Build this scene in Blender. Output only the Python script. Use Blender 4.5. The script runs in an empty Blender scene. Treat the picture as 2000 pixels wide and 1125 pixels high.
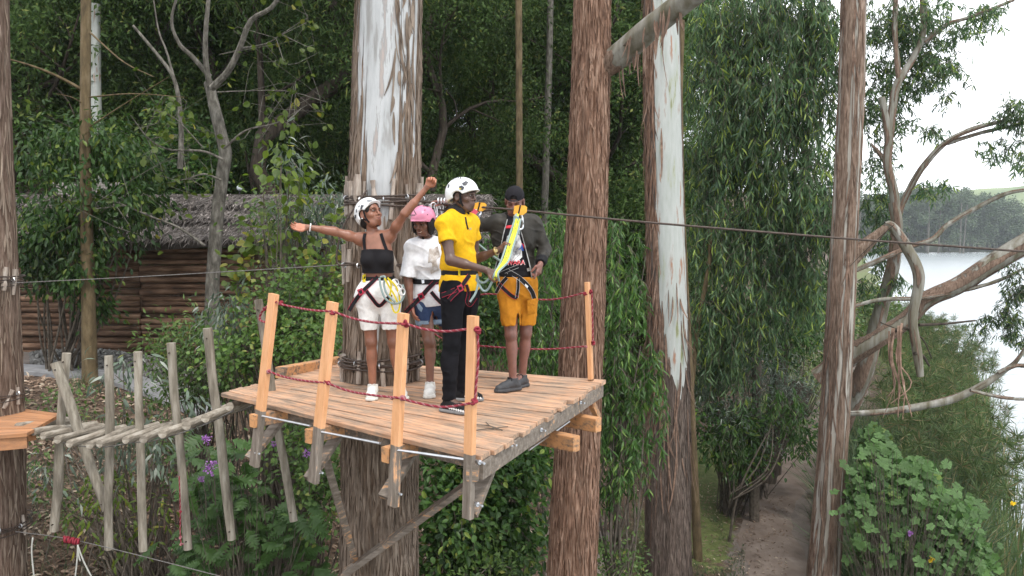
import bpy, math, random
import numpy as np
from mathutils import Vector, Matrix
from mathutils.bvhtree import BVHTree

S = bpy.context.scene
COL = S.collection
RNG = np.random.default_rng(7)

# ------------------------------------------------------------------ camera, sky, sun, exposure
FPX, CU, CV, HZ = 1540.0, 1000.0, 562.5, 455.0
PITCH = math.atan((CV - HZ) / FPX)
cam_data = bpy.data.cameras.new('camera')
cam_data.sensor_width = 36.0
cam_data.lens = 36.0 * FPX / 2000.0
cam_data.clip_start = 0.1
cam_data.clip_end = 6000
cam = bpy.data.objects.new('camera', cam_data)
cam.rotation_euler = (math.pi / 2 - PITCH, 0, 0)
COL.objects.link(cam)
S.camera = cam

SUN_EL, SUN_AZ = math.radians(58), math.radians(150)      # azimuth clockwise from +Y: behind and right of the camera
world = bpy.data.worlds.new('World')
S.world = world
world.use_nodes = True
wn, wl = world.node_tree.nodes, world.node_tree.links
wn.clear()
w_out = wn.new('ShaderNodeOutputWorld')
w_bg = wn.new('ShaderNodeBackground')
w_bg.inputs['Strength'].default_value = 0.12
sky = wn.new('ShaderNodeTexSky')
sky.sky_type = 'NISHITA'
sky.sun_disc = False
sky.sun_elevation = SUN_EL
sky.sun_rotation = SUN_AZ
sky.dust_density = 1.5
tc = wn.new('ShaderNodeTexCoord')
cn = wn.new('ShaderNodeTexNoise')
cn.inputs['Scale'].default_value = 2.2
cn.inputs['Detail'].default_value = 7
cn.inputs['Roughness'].default_value = 0.55
cr = wn.new('ShaderNodeValToRGB')
cr.color_ramp.elements[0].position = 0.36
cr.color_ramp.elements[0].color = (0.25, 0.25, 0.25, 1)
cr.color_ramp.elements[1].position = 0.52
cr.color_ramp.elements[1].color = (1, 1, 1, 1)
cm = wn.new('ShaderNodeMixRGB')
cm.inputs['Color2'].default_value = (20, 20.5, 21.3, 1)   # bright broken cloud over the whole sky
wl.new(tc.outputs['Generated'], cn.inputs['Vector'])
wl.new(cn.outputs['Fac'], cr.inputs['Fac'])
wl.new(cr.outputs['Color'], cm.inputs['Fac'])
wl.new(sky.outputs['Color'], cm.inputs['Color1'])
wl.new(cm.outputs['Color'], w_bg.inputs['Color'])
wl.new(w_bg.outputs['Background'], w_out.inputs['Surface'])

sun_data = bpy.data.lights.new('sun', 'SUN')
sun_data.energy = 2.3
sun_data.angle = math.radians(10)
sun_data.color = (1.0, 0.95, 0.88)
sun = bpy.data.objects.new('sun', sun_data)
sdir = Vector((math.sin(SUN_AZ) * math.cos(SUN_EL), math.cos(SUN_AZ) * math.cos(SUN_EL), math.sin(SUN_EL)))
sun.rotation_euler = sdir.to_track_quat('Z', 'Y').to_euler()
COL.objects.link(sun)

S.view_settings.view_transform = 'Standard'
S.view_settings.look = 'None'
S.view_settings.gamma = 1.0
S.view_settings.use_curve_mapping = False
S.view_settings.exposure = -0.12
S.render.engine = 'CYCLES'
S.cycles.max_bounces = 6
S.cycles.diffuse_bounces = 3
S.cycles.volume_bounces = 2
S.cycles.glossy_bounces = 2
S.cycles.transmission_bounces = 3
S.cycles.transparent_max_bounces = 8
S.cycles.use_denoising = True
S.cycles.sample_clamp_indirect = 6.0

# ------------------------------------------------------------------ picture point -> place
CT, ST = math.cos(PITCH), math.sin(PITCH)
def ray(u, v):
    a, b = (u - CU) / FPX, -(v - CV) / FPX
    return np.array([a, CT + b * ST, -ST + b * CT])
def at(u, v, d):                       # point seen at (u, v), d metres ahead
    r = ray(u, v)
    return r * (d / r[1])
def on_z(u, v, z):                     # point seen at (u, v) on a level plane
    r = ray(u, v)
    return r * (z / r[2])
def V3(*a):
    return np.array(a, float)
def unit(a):
    a = np.asarray(a, float)
    return a / max(np.linalg.norm(a), 1e-9)

# ------------------------------------------------------------------ numeric noise
def _hash(ix, iy, iz, seed):
    h = (ix.astype(np.int64) * 374761393 + iy.astype(np.int64) * 668265263 + iz.astype(np.int64) * 2147483647 + seed * 144665) & 0xffffffff
    h = ((h ^ (h >> 13)) * 1274126177) & 0xffffffff
    h = h ^ (h >> 16)
    return (h & 0xffff).astype(np.float32) / 32767.5 - 1.0
def vnoise(x, y, z, seed=0):
    x, y, z = np.broadcast_arrays(np.asarray(x, np.float32), np.asarray(y, np.float32), np.asarray(z, np.float32))
    ix, iy, iz = np.floor(x).astype(np.int32), np.floor(y).astype(np.int32), np.floor(z).astype(np.int32)
    fx, fy, fz = x - ix, y - iy, z - iz
    fx, fy, fz = fx * fx * (3 - 2 * fx), fy * fy * (3 - 2 * fy), fz * fz * (3 - 2 * fz)
    r = 0
    for dx in (0, 1):
        wx = fx if dx else 1 - fx
        for dy in (0, 1):
            wy = fy if dy else 1 - fy
            for dz in (0, 1):
                wz = fz if dz else 1 - fz
                r = r + _hash(ix + dx, iy + dy, iz + dz, seed) * wx * wy * wz
    return r
def fbm(x, y, z, oct=3, seed=0):
    r, a, t = 0, 1.0, 0
    for o in range(oct):
        r = r + a * vnoise(x * 2 ** o, y * 2 ** o, z * 2 ** o, seed + o * 17)
        t += a
        a *= 0.5
    return r / t
def sstep(a, b, x):
    t = np.clip((x - a) / (b - a), 0, 1)
    return t * t * (3 - 2 * t)

# ------------------------------------------------------------------ objects
WLOC = {}
def props(o, label=None, cat=None, group=None, kind=None):
    if label: o['label'] = label
    if cat: o['category'] = cat
    if group: o['group'] = group
    if kind: o['kind'] = kind
    return o
def thing(name, loc, label, cat, group=None):
    o = bpy.data.objects.new(name, None)
    o.empty_display_size = 0.1
    COL.objects.link(o)
    o.location = tuple(map(float, loc))
    WLOC[o.name] = np.array(loc, float)
    return props(o, label, cat, group)
def raw_mesh(name, V, F, smooth=False):
    V = np.asarray(V, np.float32)
    me = bpy.data.meshes.new(name)
    me.vertices.add(len(V))
    me.vertices.foreach_set('co', V.ravel())
    groups = F if isinstance(F, list) else [F]
    groups = [np.asarray(g, np.int32) for g in groups if len(g)]
    tot = np.concatenate([np.full(len(g), g.shape[1], np.int32) for g in groups])
    li = np.concatenate([g.ravel() for g in groups])
    me.loops.add(len(li))
    me.loops.foreach_set('vertex_index', li)
    me.polygons.add(len(tot))
    st = np.zeros(len(tot), np.int32)
    st[1:] = np.cumsum(tot)[:-1]
    me.polygons.foreach_set('loop_start', st)
    me.polygons.foreach_set('loop_total', tot)
    me.polygons.foreach_set('use_smooth', np.full(len(tot), smooth))
    me.update(calc_edges=True)
    return me
def attr_color(me, name, C):
    C = np.asarray(C, np.float32)
    if C.shape[1] == 3:
        C = np.concatenate([C, np.ones((len(C), 1), np.float32)], 1)
    a = me.color_attributes.new(name, 'FLOAT_COLOR', 'POINT')
    a.data.foreach_set('color', C.ravel())
def attr_float(me, name, C):
    a = me.attributes.new(name, 'FLOAT', 'POINT')
    a.data.foreach_set('value', np.asarray(C, np.float32))
def link(name, me, mat, parent=None, loc=None, kind=None):
    """link a mesh whose vertices are already relative to loc (world)."""
    if mat is not None and len(me.materials) == 0:
        me.materials.append(mat)
    o = bpy.data.objects.new(name, me)
    COL.objects.link(o)
    loc = np.zeros(3) if loc is None else np.asarray(loc, float)
    WLOC[o.name] = loc
    if parent is not None:
        o.parent = parent
        o.location = tuple(loc - WLOC[parent.name])
    else:
        o.location = tuple(loc)
    if kind: o['kind'] = kind
    return o
def add(name, V, F, mat, parent=None, smooth=False, loc=None, kind=None):
    """V in world coordinates; the object's origin goes to loc (default: the parent's origin, or the base of V)."""
    V = np.asarray(V, float)
    if loc is None:
        loc = WLOC[parent.name] if parent is not None else np.array([V[:, 0].mean(), V[:, 1].mean(), V[:, 2].min()])
    me = raw_mesh(name, V - loc, F, smooth)
    return link(name, me, mat, parent, loc, kind)

class MB:
    """collects pieces (world coordinates) into one mesh"""
    def __init__(s): s.V, s.F, s.n = [], {}, 0
    def put(s, V, F):
        V = np.asarray(V, float)
        for g in (F if isinstance(F, list) else [F]):
            g = np.asarray(g, np.int32)
            if len(g): s.F.setdefault(g.shape[1], []).append(g + s.n)
        s.V.append(V); s.n += len(V)
        return s
    def data(s):
        return np.concatenate(s.V), [np.concatenate(g) for g in s.F.values()]
    def build(s, name, mat, parent=None, smooth=False, loc=None, kind=None):
        V, F = s.data()
        return add(name, V, F, mat, parent, smooth, loc, kind)

BOXF = np.array([[0, 3, 2, 1], [4, 5, 6, 7], [0, 1, 5, 4], [1, 2, 6, 5], [2, 3, 7, 6], [3, 0, 4, 7]])
def hexa(b4, t4):                       # 4 bottom corners (ccw from above), 4 top corners
    return np.concatenate([b4, t4]), BOXF
def beam(a, b, w, h, up=(0, 0, 1), bev=0.0):
    """a square timber from a to b, w wide, h high; slightly bevelled along its length"""
    a, b = np.asarray(a, float), np.asarray(b, float)
    y = unit(b - a)
    x = unit(np.cross(y, up)); z = np.cross(x, y)
    c = bev if bev > 0 else min(w, h) * 0.07
    sec = [(-w/2 + c, -h/2), (w/2 - c, -h/2), (w/2, -h/2 + c), (w/2, h/2 - c), (w/2 - c, h/2), (-w/2 + c, h/2), (-w/2, h/2 - c), (-w/2, -h/2 + c)]
    V = [p + x * sx + z * sz for p in (a, b) for sx, sz in sec]
    F = np.array([[i, (i + 1) % 8, 8 + (i + 1) % 8, 8 + i] for i in range(8)])
    return np.array(V), [F[:, ::-1], np.array([list(range(8)), list(range(15, 7, -1))])]
def tube(P, R, n=8, cap=True, twist=0.0):
    P = np.asarray(P, float); m = len(P)
    R = np.broadcast_to(np.asarray(R, float), (m,))
    T = np.gradient(P, axis=0)
    T /= np.maximum(np.linalg.norm(T, axis=1, keepdims=True), 1e-9)
    ref = V3(0, 0, 1) if abs(T[0][2]) < 0.9 else V3(1, 0, 0)
    x = unit(np.cross(T[0], ref))
    V = np.empty((m, n, 3))
    ang = np.arange(n) * 2 * math.pi / n
    for i in range(m):
        x = unit(x - T[i] * np.dot(x, T[i])); y = np.cross(T[i], x)
        a = ang + twist * i
        V[i] = P[i] + R[i] * (np.cos(a)[:, None] * x + np.sin(a)[:, None] * y)
    V = V.reshape(-1, 3)
    i, j = np.meshgrid(np.arange(m - 1), np.arange(n), indexing='ij')
    q = np.stack([i * n + j, i * n + (j + 1) % n, (i + 1) * n + (j + 1) % n, (i + 1) * n + j], -1).reshape(-1, 4)
    F = [q]
    if cap:
        F.append(np.array([list(range(n - 1, -1, -1)), [(m - 1) * n + k for k in range(n)]]))
    return V, F
def spline(P, n):
    """Catmull-Rom through the points"""
    P = np.asarray(P, float)
    if len(P) == 2:
        return P[0] + (P[1] - P[0]) * np.linspace(0, 1, n)[:, None]
    Q = np.concatenate([[2 * P[0] - P[1]], P, [2 * P[-1] - P[-2]]])
    t = np.linspace(0, len(P) - 1 - 1e-6, n)
    i = t.astype(int); f = (t - i)[:, None]
    a, b, c, d = Q[i], Q[i + 1], Q[i + 2], Q[i + 3]
    return 0.5 * (2 * b + (c - a) * f + (2 * a - 5 * b + 4 * c - d) * f ** 2 + (3 * b - a - 3 * c + d) * f ** 3)
def ribbon(P, N, w, th=0.003):
    """flat strap through P with face normals N"""
    P, N = np.asarray(P, float), np.asarray(N, float)
    T = np.gradient(P, axis=0)
    T /= np.maximum(np.linalg.norm(T, axis=1, keepdims=True), 1e-9)
    B = np.cross(T, N); B /= np.maximum(np.linalg.norm(B, axis=1, keepdims=True), 1e-9)
    N2 = np.cross(B, T)
    w = np.broadcast_to(np.asarray(w, float), (len(P),))[:, None]
    V = np.stack([P - B * w / 2, P + B * w / 2, P + B * w / 2 + N2 * th, P - B * w / 2 + N2 * th], 1).reshape(-1, 3)
    m = len(P)
    F = []
    for i in range(m - 1):
        for j in range(4):
            F.append([4 * i + j, 4 * i + 4 + j, 4 * i + 4 + (j + 1) % 4, 4 * i + (j + 1) % 4])
    F += [[3, 2, 1, 0], [4 * m - 4, 4 * m - 3, 4 * m - 2, 4 * m - 1]]
    F = np.array(F)
    return V, F[:, ::-1]
def ball(c, r, n=8, m=6):
    r = np.broadcast_to(np.asarray(r, float), (3,))
    th = np.linspace(0, math.pi, m + 1)
    ph = np.arange(n) * 2 * math.pi / n
    V = np.stack([np.sin(th)[:, None] * np.cos(ph), np.sin(th)[:, None] * np.sin(ph), np.cos(th)[:, None] * np.ones(n)], -1).reshape(-1, 3)
    i, j = np.meshgrid(np.arange(m), np.arange(n), indexing='ij')
    F = np.stack([i * n + j, (i + 1) * n + j, (i + 1) * n + (j + 1) % n, i * n + (j + 1) % n], -1).reshape(-1, 4)
    return V * r + np.asarray(c), F
def torus(c, nrm, R, r, n=16, m=6):
    nrm = unit(nrm)
    x = unit(np.cross(nrm, V3(0.3, 0.2, 1) if abs(nrm[2]) < 0.9 else V3(1, 0, 0))); y = np.cross(nrm, x)
    a = np.arange(n) * 2 * math.pi / n
    b = np.arange(m) * 2 * math.pi / m
    rad = (np.cos(a)[:, None] * x + np.sin(a)[:, None] * y)
    V = c + rad[:, None, :] * (R + r * np.cos(b))[None, :, None] + nrm * (r * np.sin(b))[None, :, None]
    i, j = np.meshgrid(np.arange(n), np.arange(m), indexing='ij')
    F = np.stack([i * m + j, ((i + 1) % n) * m + j, ((i + 1) % n) * m + (j + 1) % m, i * m + (j + 1) % m], -1).reshape(-1, 4)
    return V.reshape(-1, 3), F

# ------------------------------------------------------------------ materials
def newmat(name):
    m = bpy.data.materials.new(name)
    m.use_nodes = True
    nt = m.node_tree
    b = nt.nodes['Principled BSDF']
    return m, nt, b
def N(nt, kind, **kw):
    n = nt.nodes.new(kind)
    for k, v in kw.items():
        if k in n.inputs.keys(): n.inputs[k].default_value = v
        else: setattr(n, k, v)
    return n
def ramp(nt, stops):
    r = nt.nodes.new('ShaderNodeValToRGB')
    e = r.color_ramp.elements
    while len(e) < len(stops): e.new(0.5)
    for q, (p, c) in zip(e, stops):
        q.position = p
        q.color = (c[0], c[1], c[2], 1)
    return r
def noisy(name, stops, scale=6.0, stretch=(1, 1, 1), rough=0.8, bump=0.0, detail=6, bscale=None, dist=0.01, island=0.0, spec=0.3, metal=0.0, rfreq=0.6):
    """noise-driven colour through a ramp, optional bump, optional per-piece brightness variation"""
    m, nt, b = newmat(name)
    tcn = N(nt, 'ShaderNodeTexCoord')
    mp = N(nt, 'ShaderNodeMapping'); mp.inputs['Scale'].default_value = stretch
    nt.links.new(tcn.outputs['Object'], mp.inputs['Vector'])
    nz = N(nt, 'ShaderNodeTexNoise', Scale=scale, Detail=detail, Roughness=rfreq)
    nt.links.new(mp.outputs['Vector'], nz.inputs['Vector'])
    rp = ramp(nt, stops)
    nt.links.new(nz.outputs['Fac'], rp.inputs['Fac'])
    colr = rp.outputs['Color']
    if island:
        g = N(nt, 'ShaderNodeNewGeometry')
        mr = N(nt, 'ShaderNodeMapRange'); mr.inputs['To Min'].default_value = 1 - island; mr.inputs['To Max'].default_value = 1 + island
        nt.links.new(g.outputs['Random Per Island'], mr.inputs['Value'])
        oi = N(nt, 'ShaderNodeObjectInfo')
        mr2 = N(nt, 'ShaderNodeMapRange'); mr2.inputs['To Min'].default_value = 1 - island; mr2.inputs['To Max'].default_value = 1 + island
        nt.links.new(oi.outputs['Random'], mr2.inputs['Value'])
        mm = N(nt, 'ShaderNodeMath', operation='MULTIPLY')
        nt.links.new(mr.outputs['Result'], mm.inputs[0]); nt.links.new(mr2.outputs['Result'], mm.inputs[1])
        hv = N(nt, 'ShaderNodeHueSaturation')
        nt.links.new(colr, hv.inputs['Color']); nt.links.new(mm.outputs['Value'], hv.inputs['Value'])
        colr = hv.outputs['Color']
    nt.links.new(colr, b.inputs['Base Color'])
    b.inputs['Roughness'].default_value = rough
    b.inputs['Specular IOR Level'].default_value = spec
    b.inputs['Metallic'].default_value = metal
    if bump:
        nb = nz
        if bscale:
            nb = N(nt, 'ShaderNodeTexNoise', Scale=bscale, Detail=5, Roughness=0.65)
            nt.links.new(mp.outputs['Vector'], nb.inputs['Vector'])
        bp = N(nt, 'ShaderNodeBump', Strength=bump, Distance=dist)
        nt.links.new(nb.outputs['Fac'], bp.inputs['Height'])
        nt.links.new(bp.outputs['Normal'], b.inputs['Normal'])
    return m
def plain(name, c, rough=0.6, metal=0.0, spec=0.4, var=0.12, scale=25):
    lo = tuple(x * (1 - var) for x in c); hi = tuple(min(1, x * (1 + var)) for x in c)
    return noisy(name, [(0.35, lo), (0.65, hi)], scale=scale, rough=rough, metal=metal, spec=spec, detail=4)
def leafmat(name, c1, c2, c3=None, trans=0.35, rough=0.45, p3=0.93, spec=0.35):
    """leaf: colour varies leaf by leaf (c1..c2, a few c3), light passes through"""
    m, nt, b = newmat(name)
    g = N(nt, 'ShaderNodeNewGeometry')
    stops = [(0.0, c1), (0.75, c2)]
    if c3: stops += [(p3, c2), (min(p3 + 0.02, 1), c3)]
    rp = ramp(nt, stops)
    nt.links.new(g.outputs['Random Per Island'], rp.inputs['Fac'])
    oi = N(nt, 'ShaderNodeObjectInfo')
    mr = N(nt, 'ShaderNodeMapRange'); mr.inputs['To Min'].default_value = 0.78; mr.inputs['To Max'].default_value = 1.22
    nt.links.new(oi.outputs['Random'], mr.inputs['Value'])
    nz = N(nt, 'ShaderNodeTexNoise', Scale=0.55, Detail=2)
    tcn = N(nt, 'ShaderNodeTexCoord'); nt.links.new(tcn.outputs['Object'], nz.inputs['Vector'])
    mr3 = N(nt, 'ShaderNodeMapRange'); mr3.inputs['From Min'].default_value = 0.3; mr3.inputs['From Max'].default_value = 0.7
    mr3.inputs['To Min'].default_value = 0.6; mr3.inputs['To Max'].default_value = 1.5
    nt.links.new(nz.outputs['Fac'], mr3.inputs['Value'])
    mm = N(nt, 'ShaderNodeMath', operation='MULTIPLY')
    nt.links.new(mr.outputs['Result'], mm.inputs[0]); nt.links.new(mr3.outputs['Result'], mm.inputs[1])
    hv = N(nt, 'ShaderNodeHueSaturation')
    nt.links.new(rp.outputs['Color'], hv.inputs['Color']); nt.links.new(mm.outputs['Value'], hv.inputs['Value'])
    nt.links.new(hv.outputs['Color'], b.inputs['Base Color'])
    b.inputs['Roughness'].default_value = rough
    b.inputs['Specular IOR Level'].default_value = spec
    tr = N(nt, 'ShaderNodeBsdfTranslucent')
    h2 = N(nt, 'ShaderNodeHueSaturation', Saturation=1.1, Value=1.5)
    nt.links.new(hv.outputs['Color'], h2.inputs['Color']); nt.links.new(h2.outputs['Color'], tr.inputs['Color'])
    mx = N(nt, 'ShaderNodeMixShader'); mx.inputs[0].default_value = trans
    nt.links.new(b.outputs['BSDF'], mx.inputs[1]); nt.links.new(tr.outputs['BSDF'], mx.inputs[2])
    nt.links.new(mx.outputs['Shader'], nt.nodes['Material Output'].inputs['Surface'])
    return m
# ------------------------------------------------------------------ terrain
def shore(y):
    return 6 + 0.42 * np.asarray(y, float) + 1.1 * np.sin(np.asarray(y) * 0.16 + 1)
QX = [-1400, -30, 0, 3, 8, 11, 14, 17, 21, 28, 40, 80, 300, 2000]
QZ = [-14, -12, -9.02, -8.35, -8.0, -7.25, -5.7, -4.5, -3.05, -2.7, 0.6, 5.5, 22, 30]
def height(x, y, rough=True):
    x, y = np.asarray(x, float), np.asarray(y, float)
    q = shore(y) - x
    z = np.interp(q, QX, QZ)
    z = z + 0.16 * np.clip(y - 24, 0, 60) * sstep(9, 24, q)
    far = np.interp(y + 12 * np.sin(x * 0.02), [330, 352, 380, 450, 700, 3000], [-14, -8.6, -7, 1, 8, 12])
    z = np.maximum(z, far)
    if rough:
        z = z + 0.10 * fbm(x * 0.6, y * 0.6, 0, 3, 3) * sstep(-2, 4, q) * (1 - 0.6 * np.exp(-((q - 6.8) / 1.2) ** 2))
    return z
def hz(x, y): return float(height(np.array([x]), np.array([y]))[0])
def ground_at(u, v, d0=6, d1=80):
    """first place where the line of sight through (u, v) meets the ground"""
    for d in np.arange(d0, d1, 0.1):
        p = at(u, v, d)
        if p[2] <= hz(p[0], p[1]): return p
    return at(u, v, d1)

gx = np.concatenate([-np.geomspace(900, 32, 24), np.arange(-31, 36, 0.42), np.geomspace(37, 900, 28)])
gy = np.concatenate([[-400, -120, -40, -15, -6, -2], np.arange(0, 46, 0.42), np.geomspace(47, 1250, 40)])
GX, GY = np.meshgrid(gx, gy, indexing='ij')
GZ = height(GX, GY)
nx, ny = GX.shape
ii, jj = np.meshgrid(np.arange(nx - 1), np.arange(ny - 1), indexing='ij')
GF = np.stack([ii * ny + jj, (ii + 1) * ny + jj, (ii + 1) * ny + jj + 1, ii * ny + jj + 1], -1).reshape(-1, 4)
GQ = shore(GY) - GX
w_grass = np.clip(sstep(7.5, 8.0, GQ) * sstep(10.6, 9.6, GQ) * sstep(17, 19.5, GY) + 0.9 * sstep(4.6, 3.4, GQ) + 0.75 * sstep(19.5, 21, GQ) * sstep(15.5, 14, GY) * 0.6 + sstep(150, 300, GY), 0, 1)
w_dirt = np.exp(-((GQ - 6.6) / 1.2) ** 4) + 0.8 * np.exp(-((GQ - 11) / 1.0) ** 2) * sstep(22, 18, GY) + sstep(22.5, 23.5, GQ) * sstep(17.2, 17.8, GY) * sstep(21, 19.5, GY)
me = raw_mesh('ground', np.stack([GX, GY, GZ], -1).reshape(-1, 3), GF, True)
attr_color(me, 'zone', np.stack([w_grass.ravel(), np.clip(w_dirt, 0, 1).ravel(), np.zeros(w_dirt.size)], -1))

m, nt, b = newmat('ground_soil')
tcn = N(nt, 'ShaderNodeTexCoord')
at_ = N(nt, 'ShaderNodeAttribute', attribute_name='zone')
sep = N(nt, 'ShaderNodeSeparateColor'); nt.links.new(at_.outputs['Color'], sep.inputs['Color'])
def nz_(scale, det=6, ro=0.6):
    n = N(nt, 'ShaderNodeTexNoise', Scale=scale, Detail=det, Roughness=ro); nt.links.new(tcn.outputs['Object'], n.inputs['Vector']); return n
litter = ramp(nt, [(0.25, (0.018, 0.011, 0.007)), (0.5, (0.075, 0.047, 0.03)), (0.72, (0.17, 0.115, 0.078))])
nt.links.new(nz_(9, 8, 0.75).outputs['Fac'], litter.inputs['Fac'])
grass = ramp(nt, [(0.3, (0.05, 0.065, 0.018)), (0.55, (0.11, 0.135, 0.038)), (0.7, (0.17, 0.17, 0.075))])
nt.links.new(nz_(5, 8, 0.8).outputs['Fac'], grass.inputs['Fac'])
dirt = ramp(nt, [(0.25, (0.09, 0.075, 0.065)), (0.55, (0.17, 0.14, 0.12)), (0.8, (0.26, 0.22, 0.19))])
nt.links.new(nz_(1.6, 8, 0.65).outputs['Fac'], dirt.inputs['Fac'])
def edge(src, scale):
    a = N(nt, 'ShaderNodeMath', operation='ADD'); nt.links.new(src, a.inputs[0])
    mr = N(nt, 'ShaderNodeMapRange'); mr.inputs['From Min'].default_value = 0.3; mr.inputs['From Max'].default_value = 0.7
    mr.inputs['To Min'].default_value = -0.45; mr.inputs['To Max'].default_value = 0.45
    nt.links.new(nz_(scale, 6, 0.7).outputs['Fac'], mr.inputs['Value']); nt.links.new(mr.outputs['Result'], a.inputs[1])
    r = N(nt, 'ShaderNodeMapRange'); r.inputs['From Min'].default_value = 0.4; r.inputs['From Max'].default_value = 0.6
    nt.links.new(a.outputs['Value'], r.inputs['Value']); return r.outputs['Result']
m1 = N(nt, 'ShaderNodeMixRGB'); nt.links.new(edge(sep.outputs['Green'], 1.3), m1.inputs['Fac'])
nt.links.new(litter.outputs['Color'], m1.inputs['Color1']); nt.links.new(dirt.outputs['Color'], m1.inputs['Color2'])
m2 = N(nt, 'ShaderNodeMixRGB'); nt.links.new(edge(sep.outputs['Red'], 2.5), m2.inputs['Fac'])
nt.links.new(m1.outputs['Color'], m2.inputs['Color1']); nt.links.new(grass.outputs['Color'], m2.inputs['Color2'])
nt.links.new(m2.outputs['Color'], b.inputs['Base Color'])
b.inputs['Roughness'].default_value = 0.95
bp = N(nt, 'ShaderNodeBump', Strength=0.6, Distance=0.05); nt.links.new(nz_(12, 8, 0.7).outputs['Fac'], bp.inputs['Height'])
nt.links.new(bp.outputs['Normal'], b.inputs['Normal'])
link('ground', me, m, kind='structure')

# trodden path along the lake: its own sheet following the ground
pm = noisy('path_earth', [(0.3, (0.11, 0.082, 0.066)), (0.55, (0.18, 0.142, 0.118)), (0.75, (0.25, 0.205, 0.175))], scale=1.4, rough=0.95, bump=0.2, bscale=14, dist=0.02, detail=9)
py = np.arange(6, 60, 0.3)
pc = shore(py) - 6.55 + 0.3 * np.sin(py * 0.5)
pw = 0.88 + 0.25 * fbm(py * 0.7, 0, 0, 2, 5)
across = np.linspace(-1, 1, 9)
PX = pc[:, None] + pw[:, None] * across + 0.12 * fbm(py[:, None] * 2.2, across * 3, 0, 2, 9)
PY = np.repeat(py[:, None], 9, 1)
PZ = height(PX, PY) + 0.05 - 0.09 * across[None, :] ** 4
n9 = 9
i, j = np.meshgrid(np.arange(len(py) - 1), np.arange(8), indexing='ij')
PF = np.stack([i * n9 + j, i * n9 + j + 1, (i + 1) * n9 + j + 1, (i + 1) * n9 + j], -1).reshape(-1, 4)
add('path', np.stack([PX, PY, PZ], -1).reshape(-1, 3), PF, pm, smooth=True, kind='structure')

# lake
m, nt, b = newmat('lake_water')
b.inputs['Base Color'].default_value = (0.36, 0.40, 0.42, 1)
b.inputs['Roughness'].default_value = 0.22
b.inputs['IOR'].default_value = 1.45
b.inputs['Specular IOR Level'].default_value = 0.9
tcn = N(nt, 'ShaderNodeTexCoord')
mp = N(nt, 'ShaderNodeMapping'); mp.inputs['Scale'].default_value = (0.5, 1.1, 1); mp.inputs['Rotation'].default_value = (0, 0, 0.3)
nt.links.new(tcn.outputs['Object'], mp.inputs['Vector'])
nw = N(nt, 'ShaderNodeTexNoise', Scale=1.0, Detail=5, Roughness=0.55); nt.links.new(mp.outputs['Vector'], nw.inputs['Vector'])
bp = N(nt, 'ShaderNodeBump', Strength=0.75, Distance=0.2); nt.links.new(nw.outputs['Fac'], bp.inputs['Height'])
nt.links.new(bp.outputs['Normal'], b.inputs['Normal'])
add('lake', [(-50, -60, -9), (890, -60, -9), (890, 700, -9), (-50, 700, -9)], np.array([[0, 1, 2, 3]]), m, kind='structure', loc=(0, 0, -9))

# pale grassy hill beyond the far wood
hm = noisy('hill_grass', [(0.3, (0.10, 0.15, 0.05)), (0.7, (0.22, 0.26, 0.09))], scale=0.02, rough=0.95)
hx = np.linspace(250, 890, 60); hy = np.linspace(600, 1240, 24)
HX, HY = np.meshgrid(hx, hy, indexing='ij')
HZ_ = -14 + np.minimum(125 * sstep(535, 730, HX) * sstep(620, 850, HY), 74) + 3 * fbm(HX * 0.01, HY * 0.01, 0, 3, 4) * sstep(640, 800, HY)
i, j = np.meshgrid(np.arange(59), np.arange(23), indexing='ij')
add('hill', np.stack([HX, HY, HZ_], -1).reshape(-1, 3), np.stack([i * 24 + j, (i + 1) * 24 + j, (i + 1) * 24 + j + 1, i * 24 + j + 1], -1).reshape(-1, 4), hm, smooth=True, kind='structure')

# ------------------------------------------------------------------ leaves and trees
def frames(dirs, nrm):
    Y = dirs / np.maximum(np.linalg.norm(dirs, axis=1, keepdims=True), 1e-9)
    X = np.cross(Y, nrm); X /= np.maximum(np.linalg.norm(X, axis=1, keepdims=True), 1e-9)
    return X, Y, np.cross(X, Y)
LEAF = {
 'diamond': (np.array([(0, 0, 0), (.5, .45, .10), (0, 1, -.05), (-.5, .45, .10)]), [np.array([[0, 1, 2], [0, 2, 3]])]),
 'lance': (np.array([(0, 0, 0), (.45, .3, .12), (.42, .62, .10), (.08, 1, -.25), (-.36, .62, .10), (-.45, .3, .12)]), [np.array([[0, 1, 5], [4, 2, 3]]), np.array([[1, 2, 4, 5]])]),
 'oval': (np.array([(0, 0, 0), (.40, .22, .12), (.5, .52, .16), (.3, .82, .06), (0, 1.0, -.12), (-.3, .82, .06), (-.5, .52, .16), (-.40, .22, .12), (0, .5, 0)]),
          [np.array([[0, 1, 8], [1, 2, 8], [2, 3, 8], [3, 4, 8], [4, 5, 8], [5, 6, 8], [6, 7, 8], [7, 0, 8]])]),
 'lobed': None, 'mallow': None,
}
def _fan(r_of_t, n, lift, base=(0, 0.12)):
    t = np.linspace(-math.pi * 0.94, math.pi * 0.94, n)
    r = np.array([r_of_t(x) for x in t])
    pts = [(base[0], base[1] + 0.22, -0.06)]
    for k, (a, q) in enumerate(zip(t, r)):
        pts.append((math.sin(a) * q * 0.62, 0.34 + math.cos(a) * q * 0.62, lift * q * q + (0.035 if k % 2 else -0.035)))
    F = np.array([[0, k + 2, k + 1] for k in range(n - 1)])
    return np.array(pts), [F]
LEAF['mallow'] = _fan(lambda a: 0.80 + 0.14 * math.cos(5 * a) + 0.05 * math.cos(15 * a), 21, 0.10)
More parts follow.
